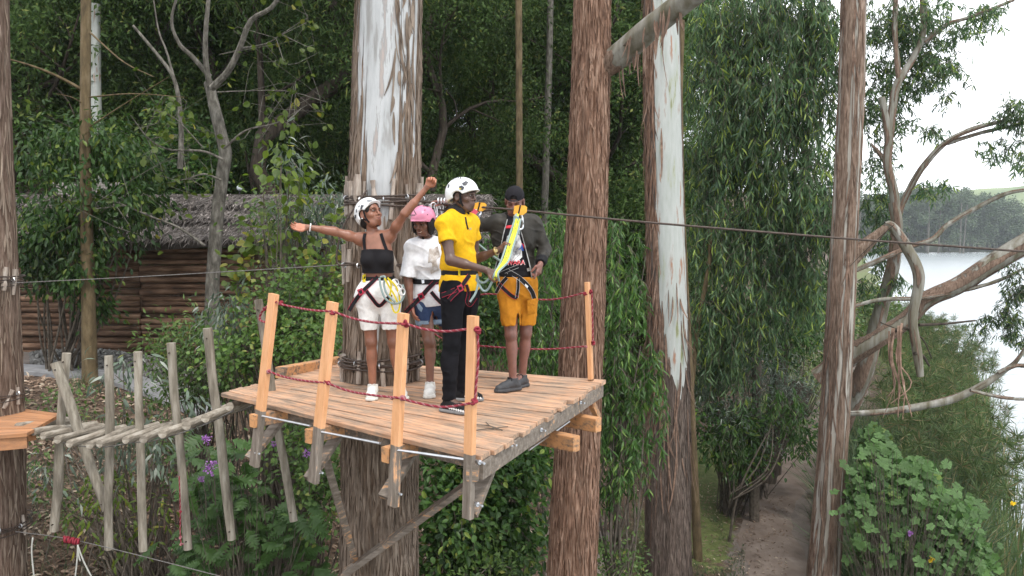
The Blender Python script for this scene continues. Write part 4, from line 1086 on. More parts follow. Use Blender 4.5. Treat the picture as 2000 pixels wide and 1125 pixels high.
weeping('weeping_eucalyptus', 'great weeping eucalyptus curtain of long hanging leaves between white and streaked trunks', basept(1480, 21.5), M['leaf_euc'],
        [B(1430, 20, 21, 80, 70, 1.2), B(1530, 20, 20.5, 90, 80, 1.2), B(1600, 60, 20.5, 60, 90, 1.), B(1400, 150, 21, 60, 80, 1.1), B(1480, 160, 20.5, 80, 90, 1.2), B(1570, 190, 20.3, 70, 90, 1.), B(1400, 300, 21.3, 55, 60, 1.), B(1470, 300, 20.7, 60, 70, 1.), B(1550, 330, 20.3, 80, 80, 1.), B(1600, 420, 20.3, 50, 70, .9), B(1510, 430, 20.8, 70, 60, .9), B(1390, 430, 21, 50, 60, .9), B(1440, 500, 20.6, 70, 50, .9), B(1560, 530, 20.6, 60, 60, .9), B(1390, 590, 20.6, 45, 50, .8), B(1470, 600, 20.7, 60, 50, .9), B(1410, 680, 20.8, 50, 40, .8)],
        1900, (.7, 1.6), (.20, .36), (.030, .052), 20, trunk=([basept(1480, 21.5), at(1480, 500, 21.6), at(1470, 200, 21.6), at(1480, -120, 21.6)], .14, .06), rl=.016)
weeping('eucalyptus_sapling', 'low leafy eucalyptus sprout drooping over the path edge', basept(1430, 20), M['leaf_sap'], [B(1430, 870, 19.6, 35, 45, .5), B(1530, 790, 20, 45, 40, .5), B(1555, 830, 19.8, 25, 35, .4)], 60, (.4, .9), (.16, .26), (.03, .045), 14)
shrub('silver_shrub', 'grey-green wispy shrub thicket on the slope right of the white trunk', 'shrub', basept(1430, 22), M['leaf_grey'],
      [B(1400, 700, 22, 60, 60, .9), B(1470, 720, 22, 70, 60, .9), B(1540, 760, 21.5, 50, 60, .8), B(1400, 800, 21, 55, 50, .8), B(1480, 820, 21, 60, 60, .8)], 4200, (.12, .24), (.018, .03), 'lance', 0.3, 40, upn=.5)
shrub('leafy_shrub', 'dark green thicket under the weeping tree beside the path', 'shrub', basept(1480, 23.5), M['leaf_bush'], [B(1440, 640, 24, 90, 80, 1.2), B(1380, 760, 23, 40, 90, .9), B(1450, 850, 22, 90, 60, .9), B(1540, 640, 25, 60, 100, 1.2), B(1590, 600, 27, 60, 80, 1.2), B(1560, 840, 23.5, 30, 50, .8), B(1400, 868, 21, 45, 36, .5), B(1470, 885, 20.8, 50, 34, .5), B(1430, 830, 20.9, 60, 40, .6)], 7600, (.12, .22), (.05, .09), 'oval', 0.5, 30)
T_sp = thing('tree_stump', basept(1488, 22), 'dark leaning broken stump wrapped in leaves at the path edge', 'stump')
trunk_mesh('trunk', [(1568, 755, 22.3, 40), (1535, 810, 22.1, 56), (1500, 870, 22, 64), (1478, 930, 22, 74)], M['bark_dark'], T_sp, None, nA=40, nH=70, amp=0.02, seed=61)
mb = MB(); k = 260
p = at(1520, 825, 21.6) + rng.normal(size=(k, 3)) * V3(.45, .2, .5)
leaves(mb, p, rdirs(rng, k, .6), rdirs(rng, k) + V3(0, -.3, .8), rng.uniform(.1, .2, k), rng.uniform(.04, .07, k), 'oval')
mb.build('leaves', M['leaf_bush'], T_sp, kind='stuff')
shrub('leafy_shrub', 'sunlit small-leaved bushes on the shore behind the streaked trunk', 'shrub', basept(1570, 34), M['leaf_shrub'], [B(1590, 600, 36, 60, 50, 2), B(1560, 560, 38, 60, 50, 2), B(1650, 640, 34, 40, 50, 1.6), B(1700, 600, 40, 40, 30, 2), B(1620, 700, 32, 40, 40, 1.5)], 4200, (.16, .3), (.08, .14), 'diamond', .3, 24)

# ------------------------------------------------------------------ right bank: mallow, reeds, papyrus
sp = []
for k in range(300):
    c = [(1700, 960), (1760, 930), (1820, 950), (1700, 1050), (1780, 1040), (1860, 1040), (1740, 1100), (1830, 1100), (1900, 1090), (1680, 1000), (1880, 1000), (1720, 890)][k % 12]
    p = at(c[0] + rng.normal() * 30, c[1] + rng.normal() * 30, 13.2 + rng.normal() * .4)
    sp.append((p, unit(V3(rng.normal() * .8, -.45 + .4 * rng.normal(), -0.3 + .4 * rng.normal())), unit(V3(rng.normal() * .3, -0.75, .8)), rng.uniform(.6, 1.2)))
mal = big_leaf_plant('mallow_shrub', 'broad-leaved green mallow bush at the lower right beside the path', 'shrub', basept(1770, 13.3), M['leaf_mallow'], 'mallow', sp, (.12, .20), (.12, .20), 'mallow_leaf')
mb = MB()
bl = [B(1700, 960, 13.6, 50, 60, .5), B(1780, 950, 13.7, 60, 60, .5), B(1850, 1020, 13.7, 60, 60, .5), B(1720, 1060, 13.5, 60, 60, .5), B(1800, 1080, 13.5, 80, 60, .5), B(1900, 1090, 13.5, 40, 50, .4), B(1710, 880, 13.9, 30, 50, .4)]
for c, r in bl:
    k = 520
    p = c + rdirs(rng, k) * rng.random((k, 1)) ** .5 * np.array(r)
    leaves(mb, p, rdirs(rng, k, .2), rdirs(rng, k) * .5 + V3(0, -.5, .8), rng.uniform(.08, .17, k), rng.uniform(.08, .17, k), 'mallow')
mb.build('small_leaves', M['leaf_mallow'], mal, kind='stuff')
for (u, v, lab) in ((1776, 1040, 'small pink bloom on the mallow bush'), (1818, 1092, 'yellow leaf-like bloom low on the mallow bush'), (1978, 983, 'yellow bloom at the right edge above the water')):
    p = at(u, v, 12.7 if u < 1900 else 16)
    t = thing('flower', p - V3(0, -.1, .4), lab, 'flower')
    add('stem', *tube([p + V3(0, .1, -.4), p], .005, 5), M['twig'], t)
    mb = MB(); k = 9
    leaves(mb, np.repeat(p[None], k, 0), rdirs(rng, k) + V3(0, -.6, .3), rdirs(rng, k), .07, .05, 'oval')
    mb.build('petals', M['petal'] if 'pink' in lab else M['petal_yellow'], t, kind='stuff')

def blades(mbx, base, n, L, W, lean, rng=rng, segs=4):
    """arching grass blades"""
    k = len(base)
    L = rng.uniform(L[0], L[1], k); a = rng.random(k) * 6.283; ln = lean * (0.3 + rng.random(k))
    W = rng.uniform(W[0], W[1], k)
    s = np.linspace(0, 1, segs + 1)
    dirx, diry = np.cos(a), np.sin(a)
    px = base[:, None, 0] + (dirx * ln * L)[:, None] * s[None] ** 2
    py_ = base[:, None, 1] + (diry * ln * L)[:, None] * s[None] ** 2
    pz = base[:, None, 2] + (L[:, None]) * (s[None] - 0.45 * (ln[:, None]) * s[None] ** 3)
    b2 = rng.random(k) * 6.283
    wx = (np.cos(b2) * W)[:, None] * (1 - s[None] ** 2 * .9) / 2; wy = (np.sin(b2) * W)[:, None] * (1 - s[None] ** 2 * .9) / 2
    V = np.stack([np.stack([px - wx, py_ - wy, pz], -1), np.stack([px + wx, py_ + wy, pz], -1)], 2).reshape(k, -1, 3)
    m_ = 2 * (segs + 1)
    F = np.array([[2 * q, 2 * q + 1, 2 * q + 3, 2 * q + 2] for q in range(segs)])
    mbx.put(V.reshape(-1, 3), (F[None] + (np.arange(k) * m_)[:, None, None]).reshape(-1, 4))
mb = MB()
k = 9000
u = rng.uniform(1640, 1930, k); d = rng.uniform(14.5, 27, k)
x = (u - 1000) / FPX * d
keep = (shore(d) - x > -0.2) & (np.abs(shore(d) - x - 6.8) > 1.5) & (shore(d) - x < 5.6)
x, d = x[keep], d[keep]
bs = np.stack([x, d, height(x, d)], -1)
blades(mb, bs, 0, (1.6, 3.4), (.02, .05), .42)
mb.build('reed_grass', M['leaf_reed'], kind='stuff')
mb = MB()
k = 5600
q = rng.random(k) ** 0.8 * 4.2 - 0.6; d = rng.uniform(17, 62, k)
x = shore(d) - q
bs = np.stack([x, d, np.maximum(height(x, d), -9.1)], -1)
blades(mb, bs, 0, (1.8, 3.4), (.02, .045), .25)
# papyrus heads: mops of fine threads
kk = 1500
hi = rng.integers(0, k, kk)
hp = bs[hi] + V3(0, 0, 1) * rng.uniform(2.0, 3.7, kk)[:, None] + rng.normal(size=(kk, 3)) * V3(.3, .3, 0)
per = 34
p = np.repeat(hp, per, 0)
leaves(mb, p, rdirs(rng, len(p)) + V3(0, 0, .35), rdirs(rng, len(p)), rng.uniform(.18, .42, len(p)), .008, 'diamond')
mb.build('papyrus_reeds', M['leaf_papyrus'], kind='stuff')
# shore grass and sedges further down and along the path
mb = MB()
k = 9000
q = rng.uniform(-.4, 6.0, k); d = rng.uniform(10, 24, k); x = shore(d) - q
keep = np.abs(q - 6.55) > .95
bs = np.stack([x, d, np.maximum(height(x, d), -9.05)], -1)[keep]
blades(mb, bs, 0, (.3, 1.1), (.008, .02), .5, segs=3)
k = 14000
d = rng.uniform(16, 26, k); q = rng.uniform(7.35, 10.4, k); x = shore(d) - q
keep = (fbm(x * .8, d * .8, 0, 2, 66) > -.15)
bs = np.stack([x, d, height(x, d)], -1)[keep]
blades(mb, bs, 0, (.05, .16), (.006, .014), .5, segs=2)
k = 5000
d = rng.uniform(12.5, 16.2, k); q = rng.uniform(18, 26, k); x = shore(d) - q
keep = (fbm(x * .7, d * .7, 0, 2, 67) > -.1)
bs = np.stack([x, d, height(x, d)], -1)[keep]
blades(mb, bs, 0, (.15, .5), (.006, .014), .7, segs=3)
k = 5200
d = rng.uniform(8.5, 13, k); q = rng.uniform(12, 20, k); x = shore(d) - q
keep = (fbm(x * .9, d * .9, 0, 2, 68) > .05)
bs = np.stack([x, d, height(x, d)], -1)[keep]
blades(mb, bs, 0, (.12, .34), (.005, .012), .8, segs=3)
mb.build('grass', M['leaf_reed'], kind='stuff')
# dry leaves on the bank
mb = MB()
k = 26000
d = rng.uniform(7.5, 16.5, k); x = rng.uniform(-11, 3, k)
q = shore(d) - x
keep = (q > 10.5) & (q < 23)
x, d = x[keep], d[keep]
k = len(x)
p = np.stack([x, d, height(x, d) + 0.015 + 0.02 * rng.random(k)], -1)
leaves(mb, p, rdirs(rng, k) * V3(1, 1, .3) + V3(0, 0, -.12), rdirs(rng, k) * .45 + V3(.35, -.1, 1), rng.uniform(.07, .19, k), rng.uniform(.025, .06, k), 'lance')
k = 5000
d = rng.uniform(16, 24, k); q = rng.uniform(6.3, 13, k); x = shore(d) - q
p = np.stack([x, d, height(x, d) + 0.06], -1)[rng.random(k) < .6]
k = len(p)
leaves(mb, p, rdirs(rng, k) * V3(1, 1, .2), rdirs(rng, k) * .4 + V3(0, 0, 1), rng.uniform(.06, .14, k), rng.uniform(.02, .04, k), 'lance')
mb.build('leaf_litter', M['leaf_dry'], kind='stuff')
mb = MB()                                             # dead twigs tangled on the bank
for _ in range(420):
    d = rng.uniform(9, 13.5); x = rng.uniform(-7.5, -0.5)
    p = V3(x, d, hz(x, d)); e = rng.normal(size=3) * .5 * V3(1, .6, 0) + V3(0, 0, rng.uniform(.1, .8))
    mb.put(*tube(spline([p, p + e * .5 + rng.normal(size=3) * .12, p + e + rng.normal(size=3) * .2], 6), np.linspace(.007, .002, 6), 4, cap=False))
mb.build('brushwood', M['twig'], kind='stuff')

# ------------------------------------------------------------------ lakeside trees at the right
def limb_tree(label, base, limbs, tw, mat='bark_gum', peel=None, name='eucalyptus_tree'):
    t = thing(name, base, label, 'tree')
    for k, ctrl in enumerate(limbs):
        trunk_mesh('limb' if k else 'trunk', ctrl, M[mat], t, peel or (lambda a, h, z, s: np.clip(0.55 + 0.4 * vnoise(a * 2, h * 6, 0, s), 0, 1)), down=None, nA=36, nH=90, amp=0.010, seed=50 + k)
    return t
def tuft(mbx, sbx, u, v, d, ru, rv, n, L, W, sp=(.25, .5), per=12):
    c, r = B(u, v, d, ru, rv, ru / FPX * d)
    for _ in range(n):
        dd = rng.normal(size=3); dd /= np.linalg.norm(dd)
        p = c + dd * np.array(r) * rng.random() ** .4
        l = rng.uniform(*sp); s = np.linspace(0, 1, 5)
        e = rng.normal(size=3) * V3(.6, .6, .3) + V3(0, 0, -.5)
        Q = p + unit(e) * (l * s)[:, None]
        sbx.put(*tube(Q, np.linspace(.006, .002, 5), 3, cap=False))
        q = Q[rng.integers(0, 5, per)]
        dr = rng.normal(size=(per, 3)) * V3(.5, .5, .35) + V3(0, 0, -.75)
        leaves(mbx, q, dr, rdirs(rng, per), rng.uniform(L[0], L[1], per), rng.uniform(W[0], W[1], per), 'lance')
T1 = limb_tree('smooth grey lakeside eucalyptus with open forked limbs against the sky', basept(1660, 21) , [
    [(1745, 395, 19, 18), (1752, 440, 19, 20), (1744, 520, 19.2, 24), (1722, 600, 19.6, 26), (1690, 720, 20, 34), (1655, 790, 20.5, 44), (1625, 860, 21, 50)],
    [(1722, 190, 19, 12), (1735, 270, 19, 15), (1733, 320, 19, 16), (1745, 375, 19, 18), (1750, 420, 19, 18)],
    [(1800, -30, 19, 9), (1803, 60, 19, 11), (1785, 110, 19, 12), (1752, 165, 19, 14), (1742, 220, 19, 14), (1735, 290, 19, 15)],
    [(1750, -30, 19.2, 9), (1748, 60, 19.1, 9), (1752, 120, 19, 10), (1756, 160, 19, 10)],
    [(1980, 0, 18.6, 6), (1900, 32, 18.7, 6), (1850, 48, 18.8, 8), (1805, 82, 19, 10)],
    [(1965, 235, 18.2, 6), (1900, 252, 18.4, 8), (1845, 280, 18.6, 10), (1800, 330, 18.8, 11), (1766, 390, 19, 13), (1752, 425, 19, 14)],
    [(2010, 240, 18.2, 4), (1930, 256, 18.4, 6), (1850, 280, 18.6, 7)],
    [(2010, 370, 18.4, 6), (1960, 380, 18.4, 7), (1900, 410, 18.5, 9), (1850, 440, 18.5, 9), (1820, 468, 18.5, 9), (1770, 485, 18.6, 9), (1690, 520, 18.8, 9), (1630, 545, 19, 8)],
    [(1700, 280, 19.2, 4), (1718, 300, 19.1, 7), (1733, 318, 19, 8)]],
    None)
mb, sb = MB(), MB()
for a in ((1720, 40, 19.5, 50, 45, 60), (1790, 60, 19.3, 50, 50, 60), (1740, 140, 19.6, 50, 50, 55), (1820, 20, 19, 45, 30, 36), (1715, 210, 19.6, 35, 50, 45), (1815, 130, 19.3, 35, 40, 40), (1850, 128, 19, 26, 24, 30), (1930, 20, 18.7, 40, 24, 36), (1895, 50, 18.7, 22, 18, 14), (1990, 210, 18, 36, 42, 60), (1790, 155, 19.2, 30, 25, 26), (1760, 240, 19.3, 30, 16, 16), (1810, 255, 18.8, 22, 14, 14), (1710, 390, 19.4, 24, 40, 30), (1720, 440, 19.4, 22, 40, 24), (1690, 560, 19.5, 22, 30, 18), (1755, 545, 19, 14, 16, 12), (1830, 355, 18.7, 24, 14, 12), (1805, 370, 18.7, 14, 14, 10), (1950, 285, 18.3, 34, 20, 22), (1990, 310, 18.2, 22, 18, 12), (1850, 185, 19, 10, 12, 6), (1730, 90, 20, 50, 60, 60), (1770, 30, 20, 50, 40, 50), (1740, 190, 20, 50, 50, 50), (1800, 100, 19.8, 40, 50, 40), (1725, 300, 20, 30, 40, 30), (1715, 350, 20, 22, 40, 20), (1850, 60, 19.4, 30, 30, 22), (1720, 500, 19.8, 18, 40, 18)):
    tuft(mb, sb, *a, (.14, .26), (.022, .04))
sb.build('twigs', M['twig'], T1, kind='stuff'); mb.build('foliage', M['leaf_euc'], T1)
T2 = limb_tree('thick leaning eucalyptus limb sweeping up over the water at the right edge', basept(1610, 17), [
    [(2500, 250, 15.0, 44), (2240, 360, 15.3, 42), (2080, 435, 15.5, 40), (2000, 478, 15.6, 39), (1930, 520, 15.7, 36), (1870, 558, 15.8, 33), (1810, 585, 16, 31), (1770, 625, 16.1, 31), (1710, 665, 16.3, 34), (1660, 695, 16.6, 40), (1600, 740, 16.9, 44)],
    [(2010, 520, 15.5, 4), (1950, 548, 15.6, 6), (1890, 565, 15.7, 7), (1800, 582, 15.8, 7), (1720, 585, 15.9, 7), (1660, 600, 16, 6)],
    [(2010, 668, 14.6, 5), (1985, 705, 14.7, 8), (1960, 725, 14.8, 10), (1920, 752, 14.9, 13), (1860, 780, 15, 15), (1790, 795, 15.1, 14), (1720, 805, 15.2, 12), (1650, 808, 15.3, 10)],
    [(2010, 780, 14.6, 5), (1960, 777, 14.7, 6), (1895, 762, 14.8, 6)],
    [(2010, 714, 14.6, 8), (1980, 715, 14.7, 8), (1950, 728, 14.8, 9)]],
    None)
mb, sb = MB(), MB()
for a in ((1990, 560, 15.3, 30, 30, 40), (1960, 610, 15.3, 34, 30, 36), (1985, 650, 15.2, 24, 30, 26), (1930, 625, 15.4, 26, 16, 16), (1990, 520, 15.3, 20, 16, 14)):
    tuft(mb, sb, *a, (.10, .18), (.016, .028), (.2, .4))
sb.build('twigs', M['twig'], T2, kind='stuff'); mb.build('foliage', M['leaf_euc'], T2)

# far wood across the lake, reads as one mass
mb, tb = MB(), MB()
for k in range(150):
    u = rng.uniform(1560, 2120); d = rng.uniform(352, 395)
    top = np.interp(u, [1560, 1700, 1760, 1860, 1960, 2000, 2120], [392, 388, 380, 376, 392, 430, 440]) + rng.normal() * 7
    x = (u - 1000) / FPX * d
    zt = (455 - top) / FPX * d; z0 = hz(x, d)
    if k % 2 == 0: tb.put(*tube([(x, d - 4, z0), (x + rng.normal(), d - 4, zt - 4)], [.45, .2], 5))
    w = rng.uniform(4, 7.5)
    c0 = 15
    for q in range(c0):
        c = V3(x + rng.normal() * w * .5, d + rng.normal() * 3, z0 + (zt - z0) * (.14 + .82 * rng.random() ** .7))
        kk = 105
        p = c + rdirs(rng, kk) * rng.random((kk, 1)) ** .4 * V3(w * .38, w * .38, 2.6)
        leaves(mb, p, rdirs(rng, kk, .2), rdirs(rng, kk) + V3(0, 0, .7), rng.uniform(.5, 1.2, kk), rng.uniform(.4, .8, kk))
V_, F_ = tb.data()
add('far_trunks', V_, F_, M['bark_grey'], kind='stuff')
mb.build('far_forest', M['leaf_far'], kind='stuff')
# ------------------------------------------------------------------ timber deck round the main trunk
rng = np.random.default_rng(31)
DZ = -1.4
def worn(name, wood, paint, lo, hi, scale=5, island=0.12, attr=False, rough=0.75):
    """wood with paint worn through along the grain; with attr, bare below the mesh's 'paint' value"""
    m, nt, b = newmat(name)
    tcn = N(nt, 'ShaderNodeTexCoord')
    mp = N(nt, 'ShaderNodeMapping'); mp.inputs['Scale'].default_value = (0.55, 5, 5) if not attr else (5, 5, 0.7)
    nt.links.new(tcn.outputs['Object'], mp.inputs['Vector'])
    oi = N(nt, 'ShaderNodeObjectInfo')
    vm = N(nt, 'ShaderNodeVectorMath', operation='ADD'); nt.links.new(mp.outputs['Vector'], vm.inputs[0])
    sc = N(nt, 'ShaderNodeMath', operation='MULTIPLY'); sc.inputs[1].default_value = 40; nt.links.new(oi.outputs['Random'], sc.inputs[0]); nt.links.new(sc.outputs['Value'], vm.inputs[1])
    n1 = N(nt, 'ShaderNodeTexNoise', Scale=scale, Detail=9, Roughness=0.7); nt.links.new(vm.outputs['Vector'], n1.inputs['Vector'])
    n2 = N(nt, 'ShaderNodeTexNoise', Scale=2.1, Detail=8, Roughness=0.72); nt.links.new(tcn.outputs['Object'], n2.inputs['Vector'])
    rw = ramp(nt, wood); nt.links.new(n1.outputs['Fac'], rw.inputs['Fac'])
    rp = ramp(nt, paint); nt.links.new(n1.outputs['Fac'], rp.inputs['Fac'])
    av = N(nt, 'ShaderNodeMath', operation='ADD'); nt.links.new(n1.outputs['Fac'], av.inputs[0]); nt.links.new(n2.outputs['Fac'], av.inputs[1])
    mr = N(nt, 'ShaderNodeMapRange'); mr.inputs['From Min'].default_value = lo; mr.inputs['From Max'].default_value = hi; nt.links.new(av.outputs['Value'], mr.inputs['Value'])
    fac = mr.outputs['Result']
    if attr:
        pa = N(nt, 'ShaderNodeAttribute', attribute_name='paint')
        ad = N(nt, 'ShaderNodeMath', operation='MULTIPLY_ADD'); ad.inputs[1].default_value = 0.25; ad.inputs[2].default_value = -0.125
        nt.links.new(n1.outputs['Fac'], ad.inputs[0])
        a2 = N(nt, 'ShaderNodeMath', operation='ADD'); nt.links.new(pa.outputs['Fac'], a2.inputs[0]); nt.links.new(ad.outputs['Value'], a2.inputs[1])
        f2 = N(nt, 'ShaderNodeMapRange'); f2.inputs['From Min'].default_value = .47; f2.inputs['From Max'].default_value = .53; nt.links.new(a2.outputs['Value'], f2.inputs['Value'])
        mx0 = N(nt, 'ShaderNodeMath', operation='MAXIMUM'); nt.links.new(f2.outputs['Result'], mx0.inputs[0])
        m2 = N(nt, 'ShaderNodeMapRange'); m2.inputs['From Min'].default_value = 1.12; m2.inputs['From Max'].default_value = 1.25; nt.links.new(av.outputs['Value'], m2.inputs['Value'])
        nt.links.new(m2.outputs['Result'], mx0.inputs[1]); fac = mx0.outputs['Value']
    mx = N(nt, 'ShaderNodeMixRGB'); nt.links.new(fac, mx.inputs['Fac']); nt.links.new(rw.outputs['Color'], mx.inputs['Color1']); nt.links.new(rp.outputs['Color'], mx.inputs['Color2'])
    hv = N(nt, 'ShaderNodeHueSaturation'); m3 = N(nt, 'ShaderNodeMapRange'); m3.inputs['To Min'].default_value = 1 - island; m3.inputs['To Max'].default_value = 1 + island
    nt.links.new(oi.outputs['Random'], m3.inputs['Value']); nt.links.new(m3.outputs['Result'], hv.inputs['Value']); nt.links.new(mx.outputs['Color'], hv.inputs['Color'])
    nt.links.new(hv.outputs['Color'], b.inputs['Base Color'])
    b.inputs['Roughness'].default_value = rough; b.inputs['Specular IOR Level'].default_value = 0.25
    bp = N(nt, 'ShaderNodeBump', Strength=0.35, Distance=0.006); nt.links.new(n1.outputs['Fac'], bp.inputs['Height']); nt.links.new(bp.outputs['Normal'], b.inputs['Normal'])
    return m
GREYW = [(0.28, (0.085, 0.068, 0.052)), (0.5, (0.19, 0.158, 0.13)), (0.72, (0.32, 0.28, 0.24))]
M['deck'] = worn('deck_board', [(0.3, (0.17, 0.125, 0.09)), (0.5, (0.34, 0.25, 0.185)), (0.7, (0.47, 0.365, 0.28))], [(0.3, (0.40, 0.21, 0.115)), (0.55, (0.55, 0.315, 0.19)), (0.7, (0.62, 0.38, 0.25))], 0.88, 1.12)
M['post'] = worn('post_paint', GREYW, [(0.3, (0.54, 0.26, 0.12)), (0.45, (0.66, 0.34, 0.165)), (0.7, (0.76, 0.42, 0.23))], 0, 1, attr=True, rough=0.5, island=0.05)
M['timber'] = worn('grey_timber', GREYW, [(0.3, (0.42, 0.22, 0.10)), (0.7, (0.52, 0.29, 0.15))], 1.12, 1.2)
M['timber_orange'] = worn('stained_timber', GREYW, [(0.3, (0.46, 0.22, 0.09)), (0.7, (0.58, 0.30, 0.14))], 0.85, 1.05)
M['orange'] = worn('orange_paint', [(0.3, (0.3, 0.15, 0.08)), (0.7, (0.42, 0.24, 0.14))], [(0.3, (0.38, 0.17, 0.075)), (0.7, (0.48, 0.24, 0.12))], 0.85, 1.1)
M['steel'] = plain('zinc_steel', (0.55, 0.56, 0.58), rough=0.35, metal=0.9)
M['cable'] = noisy('rusty_cable', [(0.3, (0.035, 0.026, 0.022)), (0.7, (0.12, 0.09, 0.075))], scale=40, stretch=(1, 1, 3), rough=0.6, metal=0.3, bump=0.4, dist=0.003)
M['wire'] = noisy('steel_wire', [(0.3, (0.10, 0.095, 0.09)), (0.7, (0.25, 0.235, 0.22))], scale=40, rough=0.55, metal=0.5)
M['stick'] = noisy('split_stick', [(0.3, (0.16, 0.125, 0.10)), (0.5, (0.30, 0.25, 0.21)), (0.72, (0.46, 0.41, 0.36))], scale=8, stretch=(3, 3, 0.6), rough=0.9, bump=0.4, island=0.2)
M['pole'] = noisy('peeled_pole', [(0.28, (0.10, 0.085, 0.065)), (0.5, (0.25, 0.22, 0.175)), (0.72, (0.42, 0.385, 0.325))], scale=6, stretch=(3, 3, 0.5), rough=0.9, bump=0.5, bscale=12, island=0.15)
M['tread'] = noisy('tread_log', [(0.28, (0.11, 0.09, 0.07)), (0.5, (0.26, 0.225, 0.18)), (0.72, (0.44, 0.40, 0.34))], scale=7, stretch=(1.6, .8, 4), rough=0.9, bump=0.5, bscale=12, island=0.15)
M['rope_red'] = plain('rope_red', (0.23, 0.016, 0.032), rough=0.7)
M['rope_pale'] = plain('rope_pale', (0.32, 0.13, 0.14), rough=0.7)

def add_rot(name, V, F, mat, parent, loc, rz):
    c, s = math.cos(-rz), math.sin(-rz)
    L = np.asarray(V, float) - loc
    L = np.stack([L[:, 0] * c - L[:, 1] * s, L[:, 0] * s + L[:, 1] * c, L[:, 2]], -1)
    me = raw_mesh(name, L, F)
    o = link(name, me, mat, parent, loc)
    o.rotation_euler = (0, 0, rz)
    return o
A_, B_, C_, D_, E_ = [on_z(u, v, DZ) for u, v in ((430, 768), (940, 893), (1181, 742), (672, 704), (548, 737))]
mid = (A_ + B_ + C_ + D_) / 4
deck = thing('tree_deck', (mid[0], mid[1], DZ - .5), 'worn orange plank deck with six rail posts built round the main trunk', 'deck')
NP = 17
def leftp(t): return A_ + (E_ - A_) * t / .5 if t < .5 else E_ + (D_ - E_) * (t - .5) / .5
def rightp(t): return B_ + (C_ - B_) * t
dirAB = unit(B_ - A_); nAB = V3(dirAB[1], -dirAB[0], 0)
if nAB[1] > 0: nAB = -nAB                    # outward, towards the camera
rzA = math.atan2(dirAB[1], dirAB[0])
gap = 0.016
for k in range(NP):
    t0, t1 = k / NP, (k + 1) / NP
    l0, l1, r0, r1 = leftp(t0), leftp(t1), rightp(t0), rightp(t1)
    w0, w1 = unit(l1 - l0), unit(r1 - r0)
    ex = rng.normal() * 0.022; el = rng.normal() * 0.015
    e = unit(r0 - l0)
    a0, a1 = l0 + w0 * gap / 2 + e * el, l1 - w0 * gap / 2 + e * el
    b0, b1 = r0 + w1 * gap / 2 + e * ex, r1 - w1 * gap / 2 + e * ex
    zt = DZ + rng.normal() * 0.0025
    th = 0.034
    n_ = 6
    V = []
    ti = rng.normal() * 0.003
    for s in np.linspace(0, 1, n_):
        p, q = a0 + (b0 - a0) * s, a1 + (b1 - a1) * s
        m_ = unit(q - p) * 0.005
        sag = 0.004 * math.sin(s * 7 + k * 2.3)
        for pp, dz in ((p + m_ * .3, -th), (p, -0.005), (p + m_, 0), (q - m_, ti), (q, -0.005 + ti), (q - m_ * .3, -th)):
            V.append((pp[0], pp[1], zt + dz + sag))
    F4 = np.array([[i * 6 + j, (i + 1) * 6 + j, (i + 1) * 6 + (j + 1) % 6, i * 6 + (j + 1) % 6] for i in range(n_ - 1) for j in range(6)])
    F6 = np.array([[0, 1, 2, 3, 4, 5], [(n_ - 1) * 6 + j for j in (5, 4, 3, 2, 1, 0)]])
    c0 = np.array(V).mean(0)
    add_rot('deck_plank', V, [F4, F6], M['deck'], deck, c0, math.atan2((b0 - a0)[1], (b0 - a0)[0]))
# post boards
POST = [((535, 574), (497, 910), 800, 796, 24), ((650, 590), (612, 942), 833, 826, 26), ((788, 612), (768, 988), 868, 862, 24), ((924, 617), (914, 1012), 885, 888, 23)]
PD = []
def post_board(tp, bt, vp, ve, wpx, outward, across, d=None, cut=True):
    f = (ve - tp[1]) / (bt[1] - tp[1]); ue = tp[0] + f * (bt[0] - tp[0])
    if d is None: d = on_z(ue, ve, DZ)[1] - 0.045
    a, b_ = at(bt[0], bt[1], d), at(tp[0], tp[1], d)
    w = wpx / FPX * d
    y = unit(b_ - a)
    fp = (vp - bt[1]) / (tp[1] - bt[1])
    h, L = 0.042, np.linalg.norm(b_ - a)
    x = unit(across - y * np.dot(across, y)); z = np.cross(x, y)
    c = 0.004
    sec = [(-w/2 + c, -h/2), (w/2 - c, -h/2), (w/2, -h/2 + c), (w/2, h/2 - c), (w/2 - c, h/2), (-w/2 + c, h/2), (-w/2, h/2 - c), (-w/2, -h/2 + c)]
    V, pv = [], []
    for s, pval in ((0, 0.0), (max(fp - .02, .01), 0.0), (fp + 0.02, 1.0), (1, 1.0)):
        for sx, sz in sec:
            V.append(a + y * (s * L) + x * sx + z * sz); pv.append(pval)
    F = np.array([[i * 8 + j, i * 8 + (j + 1) % 8, (i + 1) * 8 + (j + 1) % 8, (i + 1) * 8 + j] for i in range(3) for j in range(8)])
    caps = np.array([list(range(7, -1, -1)), list(range(24, 32))])
    me = raw_mesh('post', np.array(V) - WLOC[deck.name], [F, caps])
    attr_float(me, 'paint', pv)
    link('post', me, M['post'], deck, WLOC[deck.name])
    return d
for tp, bt, vp, ve, w in POST:
    PD.append(post_board(tp, bt, vp, ve, w, nAB, dirAB))
PD5 = post_board((1147, 551), (1154, 742), 800, 741, 13, None, unit(C_ - B_), d=on_z(1153, 744, DZ)[1])
